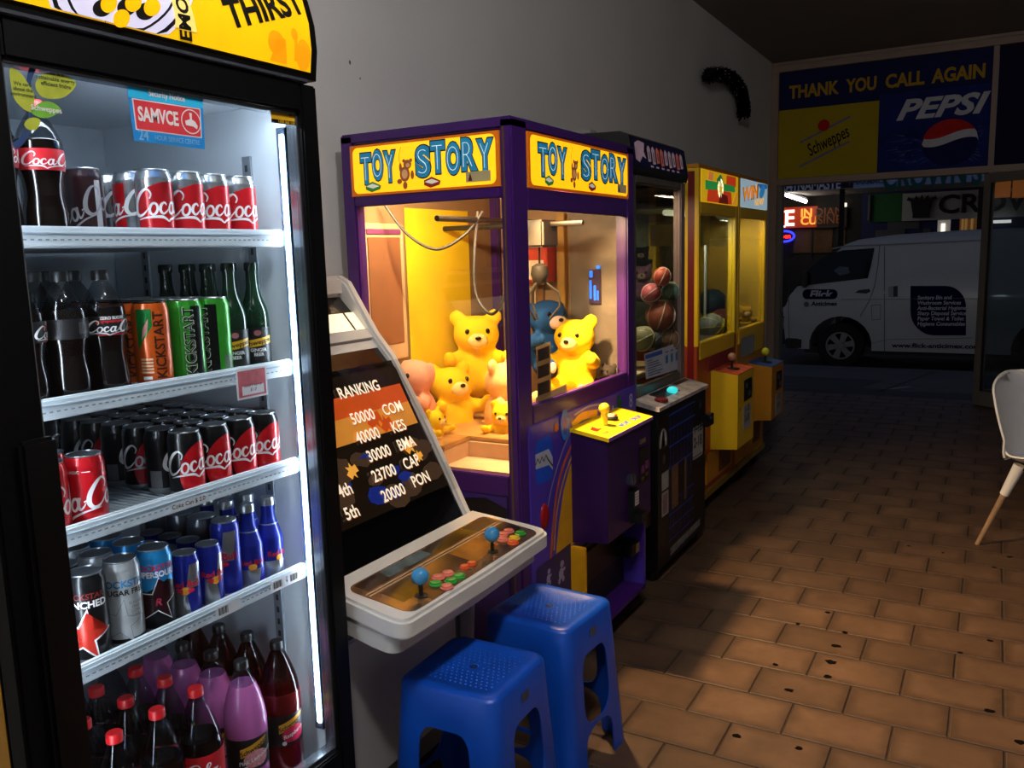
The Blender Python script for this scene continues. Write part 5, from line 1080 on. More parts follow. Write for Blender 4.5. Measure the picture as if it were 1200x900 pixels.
def text_raw(s, off):
    key = ('raw', s, off)
    if key not in _txt:
        cu = bpy.data.curves.new('t', 'FONT'); cu.body = s; cu.size = 1; cu.offset = off; cu.align_x = 'CENTER'; cu.align_y = 'CENTER'; cu.resolution_u = 4
        ob = bpy.data.objects.new('t', cu); me = ob.to_mesh(); bm = B(); bm.from_mesh(me); ob.to_mesh_clear(); m2 = bpy.data.meshes.new('txt'); bm.to_mesh(m2); bm.free(); _txt[key] = m2
        bpy.data.objects.remove(ob); bpy.data.curves.remove(cu)
    bm = B(); bm.from_mesh(_txt[key]); return bm
header((CX1+.0005, CY0+.108, 0), (0, 1, 0), CY1-.06-(CY0+.108), 1.684, 1.855)
header((CX0+.042, CY0-.0005, 0), (1, 0, 0), -1.333-(CX0+.042), 1.684, 1.850)
# inside: floor board, chute, poster, lamp, gantry with cables and claw
box('prize_floor', cl, M_board, CX0+.015, CX1-.035, CY0+.20, CY1-.02, .825, .840, .003)
box('prize_floor', cl, M_board, CX0+.015, -1.60, CY0+.03, CY0+.20, .825, .840, .003)
box('chute_panel', cl, mat('chute_beige', '#c9a684', .6), -1.60, CX1-.035, CY0+.185, CY0+.198, .766, .825, 0)
box('chute_floor', cl, MATS['chute_beige'], -1.60, CX1-.035, CY0+.031, CY0+.185, .766, .772, 0)
box('chute_panel', cl, MATS['chute_beige'], -1.612, -1.60, CY0+.031, CY0+.198, .766, .825, 0)
M_acr = glass_mat('clear_acrylic', '#fbf7ee', .06, .03)
box('chute_guard', cl, M_acr, -1.60, CX1-.04, CY0+.200, CY0+.204, .840, .98, 0, smooth=0); box('chute_guard', cl, M_acr, -1.604, -1.60, CY0+.03, CY0+.20, .840, .98, 0, smooth=0)
ps = mk('yellow_poster', prism(B(), [(2.62, 1.0), (3.06, 1.0), (3.06, 1.66), (2.62, 1.66)], ((CX0+.018, 0, 0), (0, 1, 0), (0, 0, 1)), (.0015, 0, 0)), mat('poster_yellow', '#f2d21c', .5, var=.05, scale=3), cl)
bf = box('back_frame', cl, mat('frame_cream', '#cdb08a', .5), CX0+.014, CX0+.024, 2.36, 2.60, 1.10, 1.60, .004); box('frame_inner', bf, mat('frame_brown', '#8a5a3a', .6), CX0+.024, CX0+.027, 2.385, 2.575, 1.16, 1.55, .002); box('purple_strip', bf, mat('strip_purple', '#7a3a6a', .5), CX0+.024, CX0+.028, 2.38, 2.58, 1.56, 1.58, .002)
M_tub = mat('warm_tube', '#fff2d0', .4, emit=15, ecol='#ffdf9c')
lampt = mk('lamp_tube', tube(B(), [(-1.85, CY0+.07, 1.725), (-1.40, CY0+.07, 1.725)], .012, 10), M_tub, cl)
M_steel = mat('gantry_steel', '#33302d', .45, .6)
g1 = mk('gantry_rail', tube(B(), [(-1.60, 2.34, 1.60), (-1.60, 3.26, 1.60)], .010, 8), M_steel, cl); mk('gantry_rail', tube(B(), [(-1.93, 2.87, 1.585), (-1.32, 2.87, 1.585)], .010, 8), M_steel, cl)
box('claw_motor', cl, mat('motor_grey', '#3f3a34', .4, .3), -1.56, -1.45, 2.80, 2.93, 1.50, 1.60, .008)
cw_ = B()
for pts in ([PX(451, 240, 1, 2.45), PX(478, 275, 1, 2.47), PX(512, 292, 1, 2.5), PX(545, 275, 1, 2.55), PX(566, 248, 1, 2.6)], [PX(560, 248, 1, 2.6), PX(556, 300, 1, 2.55), PX(558, 345, 1, 2.5), PX(575, 368, 1, 2.45), PX(590, 352, 1, 2.42), PX(598, 320, 1, 2.42), PX(604, 300, 1, 2.5)]):
    mk('hanging_cable', tube(B(), cr(pts, 8), .0055, 8), mat('cable_dark', '#2c2620', .5), cl)
claw = mk('claw_head', lathe(B(), [(.012, 0), (.03, -.01), (.034, -.04), (.026, -.07), (.012, -.08)], 16, (-1.50, 2.865, 1.44)), M_steel, cl)
mk('claw_cord', tube(B(), [(-1.50, 2.865, 1.44), (-1.50, 2.865, 1.51)], .004, 6), M_black, claw)
for k in range(3):
    a = R(120*k+20); c_, s_ = math.cos(a), math.sin(a); mk('claw_prong', tube(B(), [Vector((-1.50, 2.865, 1.37))+Vector((c_*r_, s_*r_, z)) for r_, z in ((.02, 0), (.07, -.04), (.075, -.09), (.035, -.14))], .005, 6), M_steel, claw)
# oddments seen through the front window
ob_ = box('red_box', cl, mat('box_red', '#b83420', .4), -1.78, -1.63, 3.18, 3.27, 1.36, 1.53, .004); box('red_box_front', ob_, mat('box_white', '#d8cbb8', .5), -1.765, -1.645, 3.178, 3.18, 1.37, 1.45, .001)  # red and white box put in against the far wall
YF = CY1-.022
def fwl(nm, x0, x1, y0, y1, m, d=.012):
    a, b = PX(x0, y0, 1, YF), PX(x1, y1, 1, YF); return box(nm, cl, m, min(a.x, b.x), max(a.x, b.x), YF-d, YF, min(a.z, b.z), max(a.z, b.z), .002)
fwl('inner_panel', 622, 640, 262, 420, mat('inner_brown', '#7a5228', .6, var=.2))
for q in ((621, 637, 270, 280), (628, 637, 280, 297), (621, 632, 297, 340), (628, 632, 297, 375)): fwl('cream_frame', *q, MATS['frame_cream'], .03)
fwl('inner_pillar', 655, 667, 250, 420, mat('inner_ochre', '#a07c34', .5), .03)
fwl('inner_panel', 668, 726, 250, 440, mat('inner_grey', '#6a6055', .6, var=.3, scale=9), .01)
refl_plate = fwl('blue_reflection_plate', 692, 706, 316, 356, mat('reflection_dark', '#3a2a44', .3), .02)  # dark plate and glowing blue blocks added in place of a glass reflection
for q in ((693, 697, 317, 325), (701, 705, 311, 315), (693, 696, 328, 350), (698, 701, 334, 352), (702, 704, 340, 352)): fwl('blue_reflection', *q, mat('reflection_blue', '#2a70ff', .3, emit=1.3, ecol='#2a78ff'), .024)
def gcard(nm, pts, m, par, o_): return mk(nm, lay(flat([(lambda P: (P.y, P.z))(PX(x, y, 0, CX1-.018)) for x, y in pts]), (CX1-.018, 0, 0), (0, 1, 0), (0, 0, 1), -o_), m, par, smooth=0)
st_ = gcard('photo_strip', ((628, 407), (645, 400), (646, 462), (630, 472)), mat('strip_cream', '#b89a74', .6), cl, .0)
for k in range(3):
    y0_ = 409+k*20; gcard('strip_photo', ((630, y0_+1), (643.5, y0_-4), (644, y0_+10), (630.5, y0_+15)), mat('photo_dark', '#3a3440', .5, var=.4, scale=60), st_, -.0005)
gcard('notice_sheet', ((628, 466), (664, 450), (664, 460), (628, 475)), mat('sheet_cream', '#c9b694', .6), cl, .0004)
# front lower art panel with arch and blocks
fx = CX1
art = box('front_panel', cl, M_vio, fx-.006, fx+.004, CY0+.06, CY1, .105, .925, .003)
def fa(nm, polys, m, o_, par=art): bm = polys if isinstance(polys, bmesh.types.BMesh) else flat(*polys); return mk(nm, lay(bm, (fx+.004, 0, 0), (0, 1, 0), (0, 0, 1), o_), m, par, smooth=0)
M_ayel = mat('art_yellow', '#d69a12', .4, var=.1); M_aorg = mat('art_orange', '#c45a1c', .4); M_ablu = mat('art_blue', '#1550c8', .4); M_awh = mat('art_white', '#b9bcc8', .4); M_akk = mat('art_black', '#0c0a12', .4)
def fpx(px, py): P = PX(px, py, 0, fx+.004); return (P.y, P.z)
M_apale = mat('art_pale', '#9a90b4', .4)
def fcurve(pts): return [fpx(*q) for q in pts]
yb = fcurve(((668, 545), (660, 575), (655, 610), (652, 640), (651, 655)))
fa('arch_field', [yb+[fpx(668, 640), (2.72, fpx(668, 640)[1]), (2.72, yb[0][1]+.02)]], M_ayel, .0008)
for pts, w_, m in ((((668, 506), (659, 528), (650, 556), (643, 585), (640, 612)), .007, M_apale), (((670, 521), (660, 545), (653, 572), (649, 603), (646, 640), (645, 655)), .016, M_aorg), (((670, 534), (662, 556), (655, 584), (651, 612), (649, 645)), .010, M_ayel), (((672, 487), (690, 476), (706, 474)), .008, M_apale), (((670, 500), (682, 488), (700, 484)), .030, M_ayel)):
    bm = B(); ribbon(bm, fcurve(pts), w_, 6); fa('arch_line', bm, m, .0012 if m != M_apale else .0016)
def block(y, z, s, c1):
    fa('block_art', [[(y-s, z-s*.9), (y-s*.6, z-s*1.2), (y+s*.7, z-s*1.2), (y+s, z-s*.9), (y+s, z+s*.9), (y+s*.7, z+s*1.25), (y-s*.6, z+s*1.25), (y-s, z+s*.9)]], c1, .0006)
    fa('block_face', [[(y-s, z-s*.25), (y+s*.55, z-s*.35), (y+s, z-s*.75), (y+s, z+s*.0), (y+s*.55, z+s*.55), (y-s, z+s*.55)]], M_awh, .0010)
    bm = B(); ribbon(bm, [(y-s+s*.24*k, z+(s*.28 if k % 2 else -s*.02)) for k in range(7)]+[(y+s*.98, z-s*.5)], s*.1, 1); fa('block_zigzag', bm, M_akk, .0014)
block(*fpx(637.5, 540), .062, M_ablu)
ry_, rz_ = fpx(661, 498); fa('blue_ring', [ell(ry_, rz_, .034, .055)], mat('art_sky', '#2f7ad0', .4), .0040); fa('blue_ring', [ell(ry_, rz_, .018, .033)], M_vio, .0044)
fa('red_dot', [ell(2.55, .885, .018, .016)], mat('art_red', '#a8262c', .4), .0012); fa('green_leaf', [ell(3.12, .86, .022, .055, 20, .3)], mat('art_green', '#0e5a34', .4), .0012)
fa('lettering', xf(text('A', .07, .002), 3.05, .85), M_awh, .0012); fa('lettering', xf(text('8', .08, .002), 3.24, .865), M_awh, .0012)
mk('red_knob', ball(B(), (fx+.004, *fpx(638, 605)), (.012, .030, .045), 16, 10), mat('knob_red', '#a01218', .25), art)
fa('dark_lower_panel', [[(2.36, .105), (fpx(668, 636)[0], .105), fpx(668, 636), fpx(628, 668)]], mat('art_indigo', '#221a56', .45, var=.1), .0022)
tdp = M_apale
for y, z, s in ((*fpx(657, 672), .026), (*fpx(642, 678), .019)):
    fa('teddy_outline', [ell(y, z, s*.7, s*.8), ell(y+s*.3, z+s*1.3, s*.55, s*.5), ell(y-s*.6, z-s*.9, s*.35, s*.4), ell(y+s*.6, z-s*.9, s*.35, s*.4), ell(y+s*.9, z+s*.4, s*.4, s*.25)], tdp, .0026)
# near side lower panel with a dark block print
sdp = box('side_panel', cl, mat('side_violet', '#34206e', .4, var=.1), CX0+.055, CX1-.05, CY0-.001, CY0+.004, .10, .70, .002)
def fs(nm, polys, m, o_): return mk(nm, lay(flat(*polys), (0, CY0-.001, 0), (1, 0, 0), (0, 0, 1), o_), m, sdp, smooth=0)
fs('block_art', [[(-1.60, .60), (-1.42, .56), (-1.34, .60), (-1.34, .66), (-1.42, .69), (-1.60, .67)]], M_akk, .0006); fs('block_face', [[(-1.60, .60), (-1.43, .565), (-1.34, .605), (-1.34, .63), (-1.43, .595), (-1.60, .635)]], M_awh, .0010)
# coin box with yellow control top
BX, BY0_, BY1_ = -1.145, 2.662, 3.092
cbx = mk('coin_box', prism(B(), [(fx+.003, .44), (BX, .455), (BX, .822), (fx+.003, .848)], ((0, BY0_+.004, 0), (1, 0, 0), (0, 0, 1)), (0, BY1_-BY0_-.008, 0)), M_purd, cl)
tpz = [(fx+.003, .850), (BX+.008, .824), (BX+.008, .838), (fx+.003, .864)]
ct = mk('control_top', prism(B(), tpz, ((0, BY0_-.004, 0), (1, 0, 0), (0, 0, 1)), (0, BY1_-BY0_+.008, 0)), mat('top_yellow', '#d4b414', .4, var=.08), cbx)
TU = Vector((BX+.008-fx-.003, 0, -.026)).normalized(); TO = Vector((fx+.003, 0, .864))
def onct(nm, polys, m, o_): bm = polys if isinstance(polys, bmesh.types.BMesh) else flat(*polys); return mk(nm, lay(bm, TO, (0, 1, 0), -TU, o_), m, ct, smooth=0)
box('lilac_edge', ct, mat('edge_lilac', '#8a5ab0', .4), BX+.0075, BX+.0095, BY0_-.004, BY1_+.004, .825, .838, .0005)
onct('red_arrow', [[(2.70, -.062), (2.745, -.05), (2.735, -.075), (2.76, -.085), (2.70, -.09)]], mat('arrow_red', '#c81414', .4), .0006); onct('red_arrow', [[(2.95, -.03), (2.99, -.02), (2.985, -.05), (2.94, -.055)]], MATS['arrow_red'], .0006)
for y, s in ((2.83, 'MOVE'), (2.95, 'DROP')): onct('lettering', xf(text(s, .032, .002), y+.06, -.118), M_ablu, .0006)
onct('lettering', xf(text('START', .02, .001), 2.72, -.118), mat('ct_ink', '#4a4420', .5), .0006)
jb = TO+TU*.072+Vector((0, 2.805, 0)); js = mk('joystick', tube(B(), [jb, jb+Vector((0, 0, .05))], [.011, .014], 12), mat('stick_yellow', '#d8c42a', .35), ct); mk('ball_top', ball(B(), jb+Vector((0, 0, .062)), .0205, 18, 12), MATS['stick_yellow'], js)
bb = TO+TU*.055+Vector((0, 2.905, 0)); pb = mk('push_button', lathe(B(), [(.028, 0), (.028, .008), (.022, .012), (.001, .012)], 22, bb), M_black, ct); mk('button_cap', lathe(B(), [(.018, .012), (.016, .018), (.001, .020)], 20, bb), mat('cap_cream', '#d9cfa8', .4), pb)
def cbf(nm, y0, y1, z0, z1, m, d=.006, par=cbx, bev=.002): return box(nm, par, m, BX, BX+d, y0, y1, z0, z1, bev)
pn = cbf('coin_panel', 2.965, 3.06, .60, .735, M_black, .004)
for y, z in ((2.99, .65), (3.035, .66)): box('coin_slot', pn, mat('slot_pink', '#6a2a5a', .4), BX+.004, BX+.008, y-.014, y+.014, z-.016, z+.016, .003); box('coin_return', pn, mat('slot_brass', '#7a5a2a', .35, .5), BX+.004, BX+.007, y-.012, y+.012, z-.045, z-.03, .002)
mk('lettering', lay(xf(text('GAME', .024, .0018), 3.005, .757), (BX+.0006, 0, 0), (0, 1, 0), (0, 0, 1)), mat('gold_letters', '#9a8048', .4), cbx)
cbf('chrome_lock', 2.83, 2.865, .625, .67, mat('lock_chrome', '#a8acb4', .2, .95), .03, bev=.006)
ba = cbf('bill_acceptor', 2.85, 2.925, .475, .60, M_black, .022, bev=.006); box('bill_label', ba, mat('label_white', '#cfd0d4', .5), BX+.022, BX+.0226, 2.868, 2.905, .54, .592, 0); box('bill_tray', ba, M_black, BX+.022, BX+.05, 2.855, 2.92, .475, .515, .004)
for k in range(4): box('label_line', ba, mat('line_red', '#a8343c', .5), BX+.0227, BX+.0229, 2.872, 2.90, .548+k*.011, .551+k*.011, 0)
mk('lock_hole', lay(flat(ell(0, 0, .006)), (BX+.0006, 2.80, .53), (0, 1, 0), (0, 0, 1)), MATS['lock_chrome'], cbx)
# prize door below
bx0 = box('prize_bin', cl, M_black, fx-.0, fx+.012, 2.66, 3.22, .12, .40, .002)
box('bin_cheek', bx0, M_ayel, fx, fx+.06, 2.645, 2.668, .13, .43, .004); box('bin_cheek', bx0, M_vio, fx, fx+.10, 3.13, 3.155, .105, .47, .004)
box('bin_flap', bx0, mat('flap_brown', '#1e1016', .4), fx+.012, fx+.022, 2.70, 3.08, .25, .38, .004); box('bin_latch', bx0, M_black, fx+.012, fx+.09, 3.02, 3.10, .27, .33, .006); box('latch_tip', bx0, MATS['lock_chrome'], fx+.09, fx+.094, 3.06, 3.10, .28, .32, .001)
box('bin_bottom', bx0, M_pur, fx, fx+.10, 2.668, 3.15, .105, .13, .004)
done()
# small lamp just inside the front glass that throws the warm patch on the floor
l = bpy.data.lights.new('claw_lamp', 'AREA'); l.shape = 'RECTANGLE'; l.size = .03; l.size_y = .08; l.energy = 42; l.spread = R(120); l.color = lin('#ffd9a4')[:3]
lo = bpy.data.objects.new('claw_lamp', l); col.objects.link(lo); lo.location = (-1.440, 2.62, 1.70); lo.rotation_euler = Vector((.75, .4, -1)).to_track_quat('-Z', 'Y').to_euler()
# fluorescent fill of the cabinet (tube under the cabinet ceiling)
l = bpy.data.lights.new('claw_tube_light', 'AREA'); l.shape = 'RECTANGLE'; l.size = .45; l.size_y = .03; l.energy = 9; l.color = lin('#ffeac2')[:3]
lo = bpy.data.objects.new('claw_tube_light', l); col.objects.link(lo); lo.location = (-1.625, CY0+.095, 1.695); lo.rotation_euler = (R(42), 0, 0)

# plush toys: one continuous skin each, with eyes, nose and paw pads
M_eye = mat('toy_eye', '#120c0a', .15)
def plush(label, fur, loc, rz, s=1.0, lean=0.0, ear='round', muzzle='#f0d9a0', furname='f', vox=.010):
    t = thing('plush_toy', label, 'plush toy'); M_fur = mat('plush_'+furname, fur, .85, var=.06, scale=70, bump=.25, bscale=260, spec=.2)
    bm = B(); ball(bm, (0, 0, .105), (.085, .095, .115)); ball(bm, (.012, 0, .262), (.088, .100, .083))
    for sy_ in (-1, 1):
        tube(bm, [(.02, sy_*.075, .17), (.075, sy_*.118, .155), (.115, sy_*.12, .175)], [.034, .032, .028], 10); ball(bm, (.118, sy_*.12, .178), .030, 10, 8)
        tube(bm, [(.03, sy_*.06, .045), (.11, sy_*.085, .04), (.15, sy_*.092, .05)], [.042, .040, .036], 10); ball(bm, (.152, sy_*.092, .052), (.03, .036, .042), 12, 8)
        if ear == 'round': ball(bm, (0, sy_*.078, .335), (.02, .036, .036), 12, 8)
        else: ball(bm, (-.01, sy_*.085, .285), (.024, .026, .055), 12, 8)
    ball(bm, (-.095, 0, .05), .03, 10, 8)
    mk('body', voxel_union(bm, vox, 5), M_fur, t, smooth=180)
    M_mz = mat('plush_muzzle_'+furname, muzzle, .85, var=.05, bump=.2, bscale=200); mk('muzzle', ball(B(), (.088, 0, .243), (.03, .043, .033)), M_mz, t); mk('nose', ball(B(), (.118, 0, .256), (.008, .013, .009), 12, 8), M_eye, t)
    for sy_ in (-1, 1): mk('eye', ball(B(), (.086, sy_*.042, .282), (.008, .010, .012), 12, 8), M_eye, t); mk('paw_pad', ball(B(), (.176, sy_*.092, .053), (.007, .02, .025), 12, 8), M_mz, t)
    done(); t.scale = (s, s, s); t.rotation_euler = (0, lean, rz); t.location = loc; return t
YEL = '#f2cc20'
FZ = .841
def at(px, py, ax, v, z=None): P = PX(px, py, ax, v); return (P.x, P.y, P.z if z is None else z)
face = lambda P, d=0: math.atan2(-P[1], -P[0])+R(d)
def toy(px, py, ax, v, drop, *a, **k): P = at(px, py, ax, v); s = k.get('s', 1); return plush(a[0], a[1], (P[0], P[1], P[2]-.262*s), face(P, k.pop('turn', 0)), **k)
toy(558, 392, 1, 2.90, 0, 'big yellow teddy sitting highest, in front of the yellow poster', YEL, s=.95, turn=4, furname='yellow', muzzle='#f6d98a')
toy(532, 452, 1, 2.72, 0, 'yellow teddy leaning left, below the big one by the side window', YEL, s=.88, turn=30, lean=-.15, furname='yellow', muzzle='#f6d98a')
toy(488, 442, 1, 2.53, 0, 'pink plush toy at the left of the pile behind the arcade cabinet', '#e8a48c', s=.82, turn=-50, ear='flop', furname='pink', muzzle='#f0c0b0')
toy(588, 446, 1, 2.76, 0, 'cream plush toy at the right of the pile by the corner post', '#e8bb7c', s=.85, turn=60, furname='cream', muzzle='#f4dcae')
toy(592, 486, 1, 2.62, 0, 'small yellow teddy squeezed against the corner post above the chute', YEL, s=.5, turn=-20, furname='yellow', muzzle='#f6d98a')
toy(508, 492, 1, 2.46, 0, 'small yellow teddy low at the left, half hidden by the arcade cabinet', YEL, s=.42, turn=60, furname='yellow', muzzle='#f6d98a')
toy(676, 394, 0, -1.485, 0, 'yellow teddy leaning by the front window', YEL, s=.88, turn=-22, lean=.06, furname='yellow', muzzle='#f6d98a')
toy(640, 372, 0, -1.62, 0, 'navy blue plush toy behind the yellow teddy at the front window', '#1d4a86', s=.90, turn=35, ear='flop', furname='blue', muzzle='#e8cfc0')
toy(714, 436, 0, -1.37, 0, 'charcoal plush toy in the dark far corner of the front window', '#3a3430', s=.36, turn=-40, furname='grey', muzzle='#6a625c')
# ------------------------------------------------------------------ black ball-prize machine
KX, KY0, KY1 = -1.35, 3.43, 4.14
bk = thing('prize_machine', 'black tall prize machine with balls behind glass, beside the purple claw machine', 'claw machine', (-1.6, (KY0+KY1)/2, 0))
M_kb = mat('machine_black', '#0b0b0d', .35, var=.15, scale=6); M_kg = mat('frame_grey', '#5a5550', .4, .3); M_kfr = mat('frame_mauve', '#7a6864', .4, .2)
lowb = box('lower_cabinet', bk, M_kb, -1.92, -1.24, KY0, KY1, .06, .785, .006)
for x in (-1.85, -1.29):
    for y in (KY0+.07, KY1-.05): mk('caster', lathe(B(), [(.02, 0), (.027, .01), (.027, .045), (.015, .065)], 14, (x, y, 0)), M_kb, bk)
ctp = mk('control_shelf', prism(B(), [(KX, .815), (-1.24, .790), (-1.228, .790), (-1.228, .806), (KX, .835)], ((0, KY0-.005, 0), (1, 0, 0), (0, 0, 1)), (0, KY1-KY0+.01, 0)), mat('shelf_print', '#a8a0a0', .45, var=.35, scale=18), bk)
def ks(nm, y0, y1, x0, x1, m): zz = lambda x: .835+(x-KX)*(-.029/.122); bm = B(); bm.faces.new([bm.verts.new(q) for q in ((x0, y0, zz(x0)+.0008), (x1, y0, zz(x1)+.0008), (x1, y1, zz(x1)+.0008), (x0, y1, zz(x0)+.0008))]); return mk(nm, bm, m, ctp, smooth=0)
ks('dark_print', KY0+.16, KY0+.42, KX+.01, KX+.075, mat('shelf_dark', '#14161e', .4)); ks('dark_print', KY0+.5, KY1-.02, KX+.005, KX+.03, MATS['shelf_dark'])
zc = lambda x: .835+(x-KX)*(-.029/.122)
mk('push_button', lathe(B(), [(.032, 0), (.030, .012), (.02, .016), (.001, .017)], 20, (-1.265, KY0+.12, zc(-1.265))), mat('button_dark_red', '#7a1418', .3), ctp)
mk('lit_button', ball(B(), (-1.285, KY0+.33, zc(-1.285)+.012), (.026, .026, .018), 16, 10), mat('lit_teal', '#2fd0d0', .2, emit=1.0, ecol='#35c8cc'), ctp)
# upper case
for nm, a in (('frame_post', (KX-.04, KX, KY0, KY0+.05, .835, 1.80)), ('frame_post', (KX-.04, KX, KY1-.065, KY1, .835, 1.80)), ('rear_post', (-1.92, -1.87, KY0, KY0+.04, .785, 1.80)), ('rear_post', (-1.92, -1.87, KY1-.04, KY1, .785, 1.80))): box(nm, bk, M_kfr if a[2] > 3.8 else M_kg, *a, .006)
box('frame_rail', bk, M_kg, KX-.035, KX, KY0+.05, KY1-.065, .835, .875, .004); box('frame_rail', bk, M_kg, KX-.035, KX, KY0+.05, KY1-.065, 1.765, 1.80, .004)
box('back_wall', bk, mat('case_back', '#5a6a58', .6, var=.1), -1.915, -1.90, KY0+.04, KY1-.04, .785, 1.80, 0); box('far_pane', bk, glass_mat('dark_glass', '#d9d9d2', .06, .015), -1.87, KX-.04, KY1-.018, KY1-.014, .785, 1.80, 0); box('near_wall', bk, M_kg, -1.87, KX-.04, KY0+.002, KY0+.012, .785, 1.80, 0)
box('ball_tray', bk, mat('tray_tan', '#8a7858', .6), -1.895, KX-.04, KY0+.015, KY1-.025, .90, .915, 0)
box('upper_art', bk, mat('art_rust', '#8a3f1c', .5, var=.5, scale=10), -1.899, -1.892, KY0+.06, KY1-.06, 1.52, 1.74, 0)
box('green_column', bk, mat('column_green', '#3a5546', .5), -1.89, -1.80, KY0+.42, KY0+.50, .92, 1.60, .004)
box('glass_pane', bk, glass_mat('dark_glass', '#d9d9d2', .06, .015), KX-.02, KX-.016, KY0+.05, KY1-.065, .875, 1.765, 0, smooth=0)
hd_ = mk('header_box', prism(B(), [(-1.92, 1.80), (KX+.002, 1.80), (KX+.012, 1.83), (KX-.01, 1.955), (KX-.05, 1.975), (-1.92, 1.985)], ((0, KY0-.01, 0), (1, 0, 0), (0, 0, 1)), (0, KY1-KY0+.02, 0)), M_kb, bk)
hu = Vector((-.022, 0, .125)).normalized(); HO = Vector((KX+.012, 0, 1.83))
def kh(nm, bm, m, o_): return mk(nm, lay(bm, HO, (0, 1, 0), hu, o_), m, hd_, smooth=0)
kh('header_art', flat([(KY0+.01, .002), (KY1-.005, .002), (KY1-.005, .122), (KY0+.01, .122)]), mat('art_navy', '#141a46', .4, var=.3, scale=8), .0006)
M_kp, M_kr = mat('art_mauve', '#b89aa8', .4, emit=.12), mat('art_salmon', '#c86a58', .4, emit=.12)
kh('figure_print', flat([(KY0+.03, .03), (KY0+.07, .02), (KY0+.12, .05), (KY0+.16, .04), (KY0+.14, .07), (KY0+.16, .11), (KY0+.09, .115), (KY0+.04, .10), (KY0+.06, .07)]), M_kp, .0010)
for k in range(9):
    y = KY0+.20+k*.055; z0 = .022 if k % 2 else .030; kh('jagged_lettering', flat([(y-.02, z0), (y+.018, z0+.004), (y+.024, .092), (y+.004, .105), (y-.016, .090)]), M_kr if k in (2, 3, 7) else M_kp, .0010); kh('letter_gap', flat([(y-.003, z0+.014), (y+.006, z0+.014), (y+.007, .078), (y-.002, .074)]), MATS['art_navy'], .0014)
kh('small_print', flat(*[[(KY0+.2+k*.07, .008), (KY0+.235+k*.07, .008), (KY0+.235+k*.07, .016), (KY0+.2+k*.07, .016)] for k in range(6)]), M_kp, .0010)
box('paper_scrap', hd_, mat('scrap_white', '#8c8a88', .8), -1.70, -1.55, KY0+.03, KY0+.10, 1.985, 2.00, .003)
box('chute_tray', bk, mat('tray_lit_cream', '#e0d0b0', .6), -1.47, KX-.042, KY0+.03, KY0+.26, .915, .925, .002)  # cream colour paints the bright patch of the lit chute
# instruction card on the glass
def kc(px, py): P = PX(px, py, 0, KX-.0155); return (P.y, P.z)
c = [kc(*q) for q in ((755, 415), (796.5, 401), (797, 432), (757, 444.5))]
def kcard(nm, polys, m, par, o_): return mk(nm, lay(flat(*polys), (KX-.0155, 0, 0), (0, 1, 0), (0, 0, 1), o_), m, par, smooth=0)
cdk = kcard('instruction_card', [c], mat('card_white', '#a8aab8', .5), bk, .0004)
kcard('blue_band', [[q4(.02, .06), q4(.48, .06), q4(.48, .22), q4(.02, .22)]], mat('card_blue', '#2a4aa0', .5), cdk, .0008)
for k in range(7): kcard('text_line', [[q4(.06, .30+k*.095), q4((.18, .36, .40, .45, .28, .46, .40)[k], .30+k*.095), q4((.18, .36, .40, .45, .28, .46, .40)[k], .335+k*.095), q4(.06, .335+k*.095)]], mat('card_ink', '#20244e', .5), cdk, .0008)
for k in range(3): kcard('diagram', [[q4(.56+k*.15, .35), q4(.63+k*.15, .30), q4(.63+k*.15, .62), q4(.56+k*.15, .66)]], mat('card_teal', '#2a6a98', .5), cdk, .0008); kcard('text_line', [[q4(.56+k*.15, .18), q4(.65+k*.15, .18), q4(.65+k*.15, .22), q4(.56+k*.15, .22)]], MATS['card_ink'], cdk, .0008)
# lower front graphics
kx = -1.24
def kf(nm, polys, m, o_=.0006, par=lowb): bm = polys if isinstance(polys, bmesh.types.BMesh) else flat(*polys); return mk(nm, lay(bm, (kx, 0, 0), (0, 1, 0), (0, 0, 1), o_), m, par, smooth=0)
M_bl = mat('grid_blue', '#2446b4', .4); g = B()
for k in range(7): y = KY0+.17+k*.05; ribbon(g, [(y, .50 if k < 5 else .40), (y, .755)], .004, 1); ribbon(g, [(y, .16), (y, .34)], .003, 1)
for z in (.745, .68, .60, .50): ribbon(g, [(KY0+.15, z), (KY0+.53, z+.004)], .006, 1)
for z in (.16, .22, .28, .34): ribbon(g, [(KY0+.15, z), (KY0+.52, z+.002)], .004, 1)
gg = kf('grid_print', g, M_bl); gg['kind'] = 'stuff'
M_kw = mat('sticker_dull', '#9a9a98', .5)
kf('logo_disc', [[(KY0+.075+.05*math.cos(a), .64+.062*math.sin(a)) for a in [R(200-220*k/14) for k in range(15)]]], M_kw); kf('logo_cut', [[(KY0+.05, .62), (KY0+.065, .62), (KY0+.075, .67), (KY0+.085, .62), (KY0+.10, .62), (KY0+.085, .69), (KY0+.065, .69)]], M_kb, .0010)
for y0, y1, z0, z1 in ((KY0+.055, KY0+.145, .42, .50), (KY0+.055, KY0+.145, .30, .41)): kf('white_card', [[(y0, z0), (y1, z0), (y1, z1), (y0, z1)]], M_kw, .0008)
kf('red_print', [[(KY0+.07, .31), (KY0+.13, .31), (KY0+.13, .40), (KY0+.07, .40)]], mat('dull_rose', '#8a6868', .5, var=.3, scale=80), .0012)
for y in (KY0+.19, KY0+.37): kf('mirror_panel', [[(y, .30), (y+(.09 if y < KY0+.3 else .035), .30), (y+(.09 if y < KY0+.3 else .035), .50), (y, .50)]], mat('mirror_tan', '#8a6a50', .2, .5), .0008)
pc = kf('price_card', [[(KY0+.50, .46), (KY0+.66, .46), (KY0+.66, .62), (KY0+.50, .62)]], M_kw, .0008); kf('price_lettering', xf(text('1-1B\n2-1B', .07, .006), KY0+.58, .575), mat('price_ink', '#26262a', .5), .0012, pc)
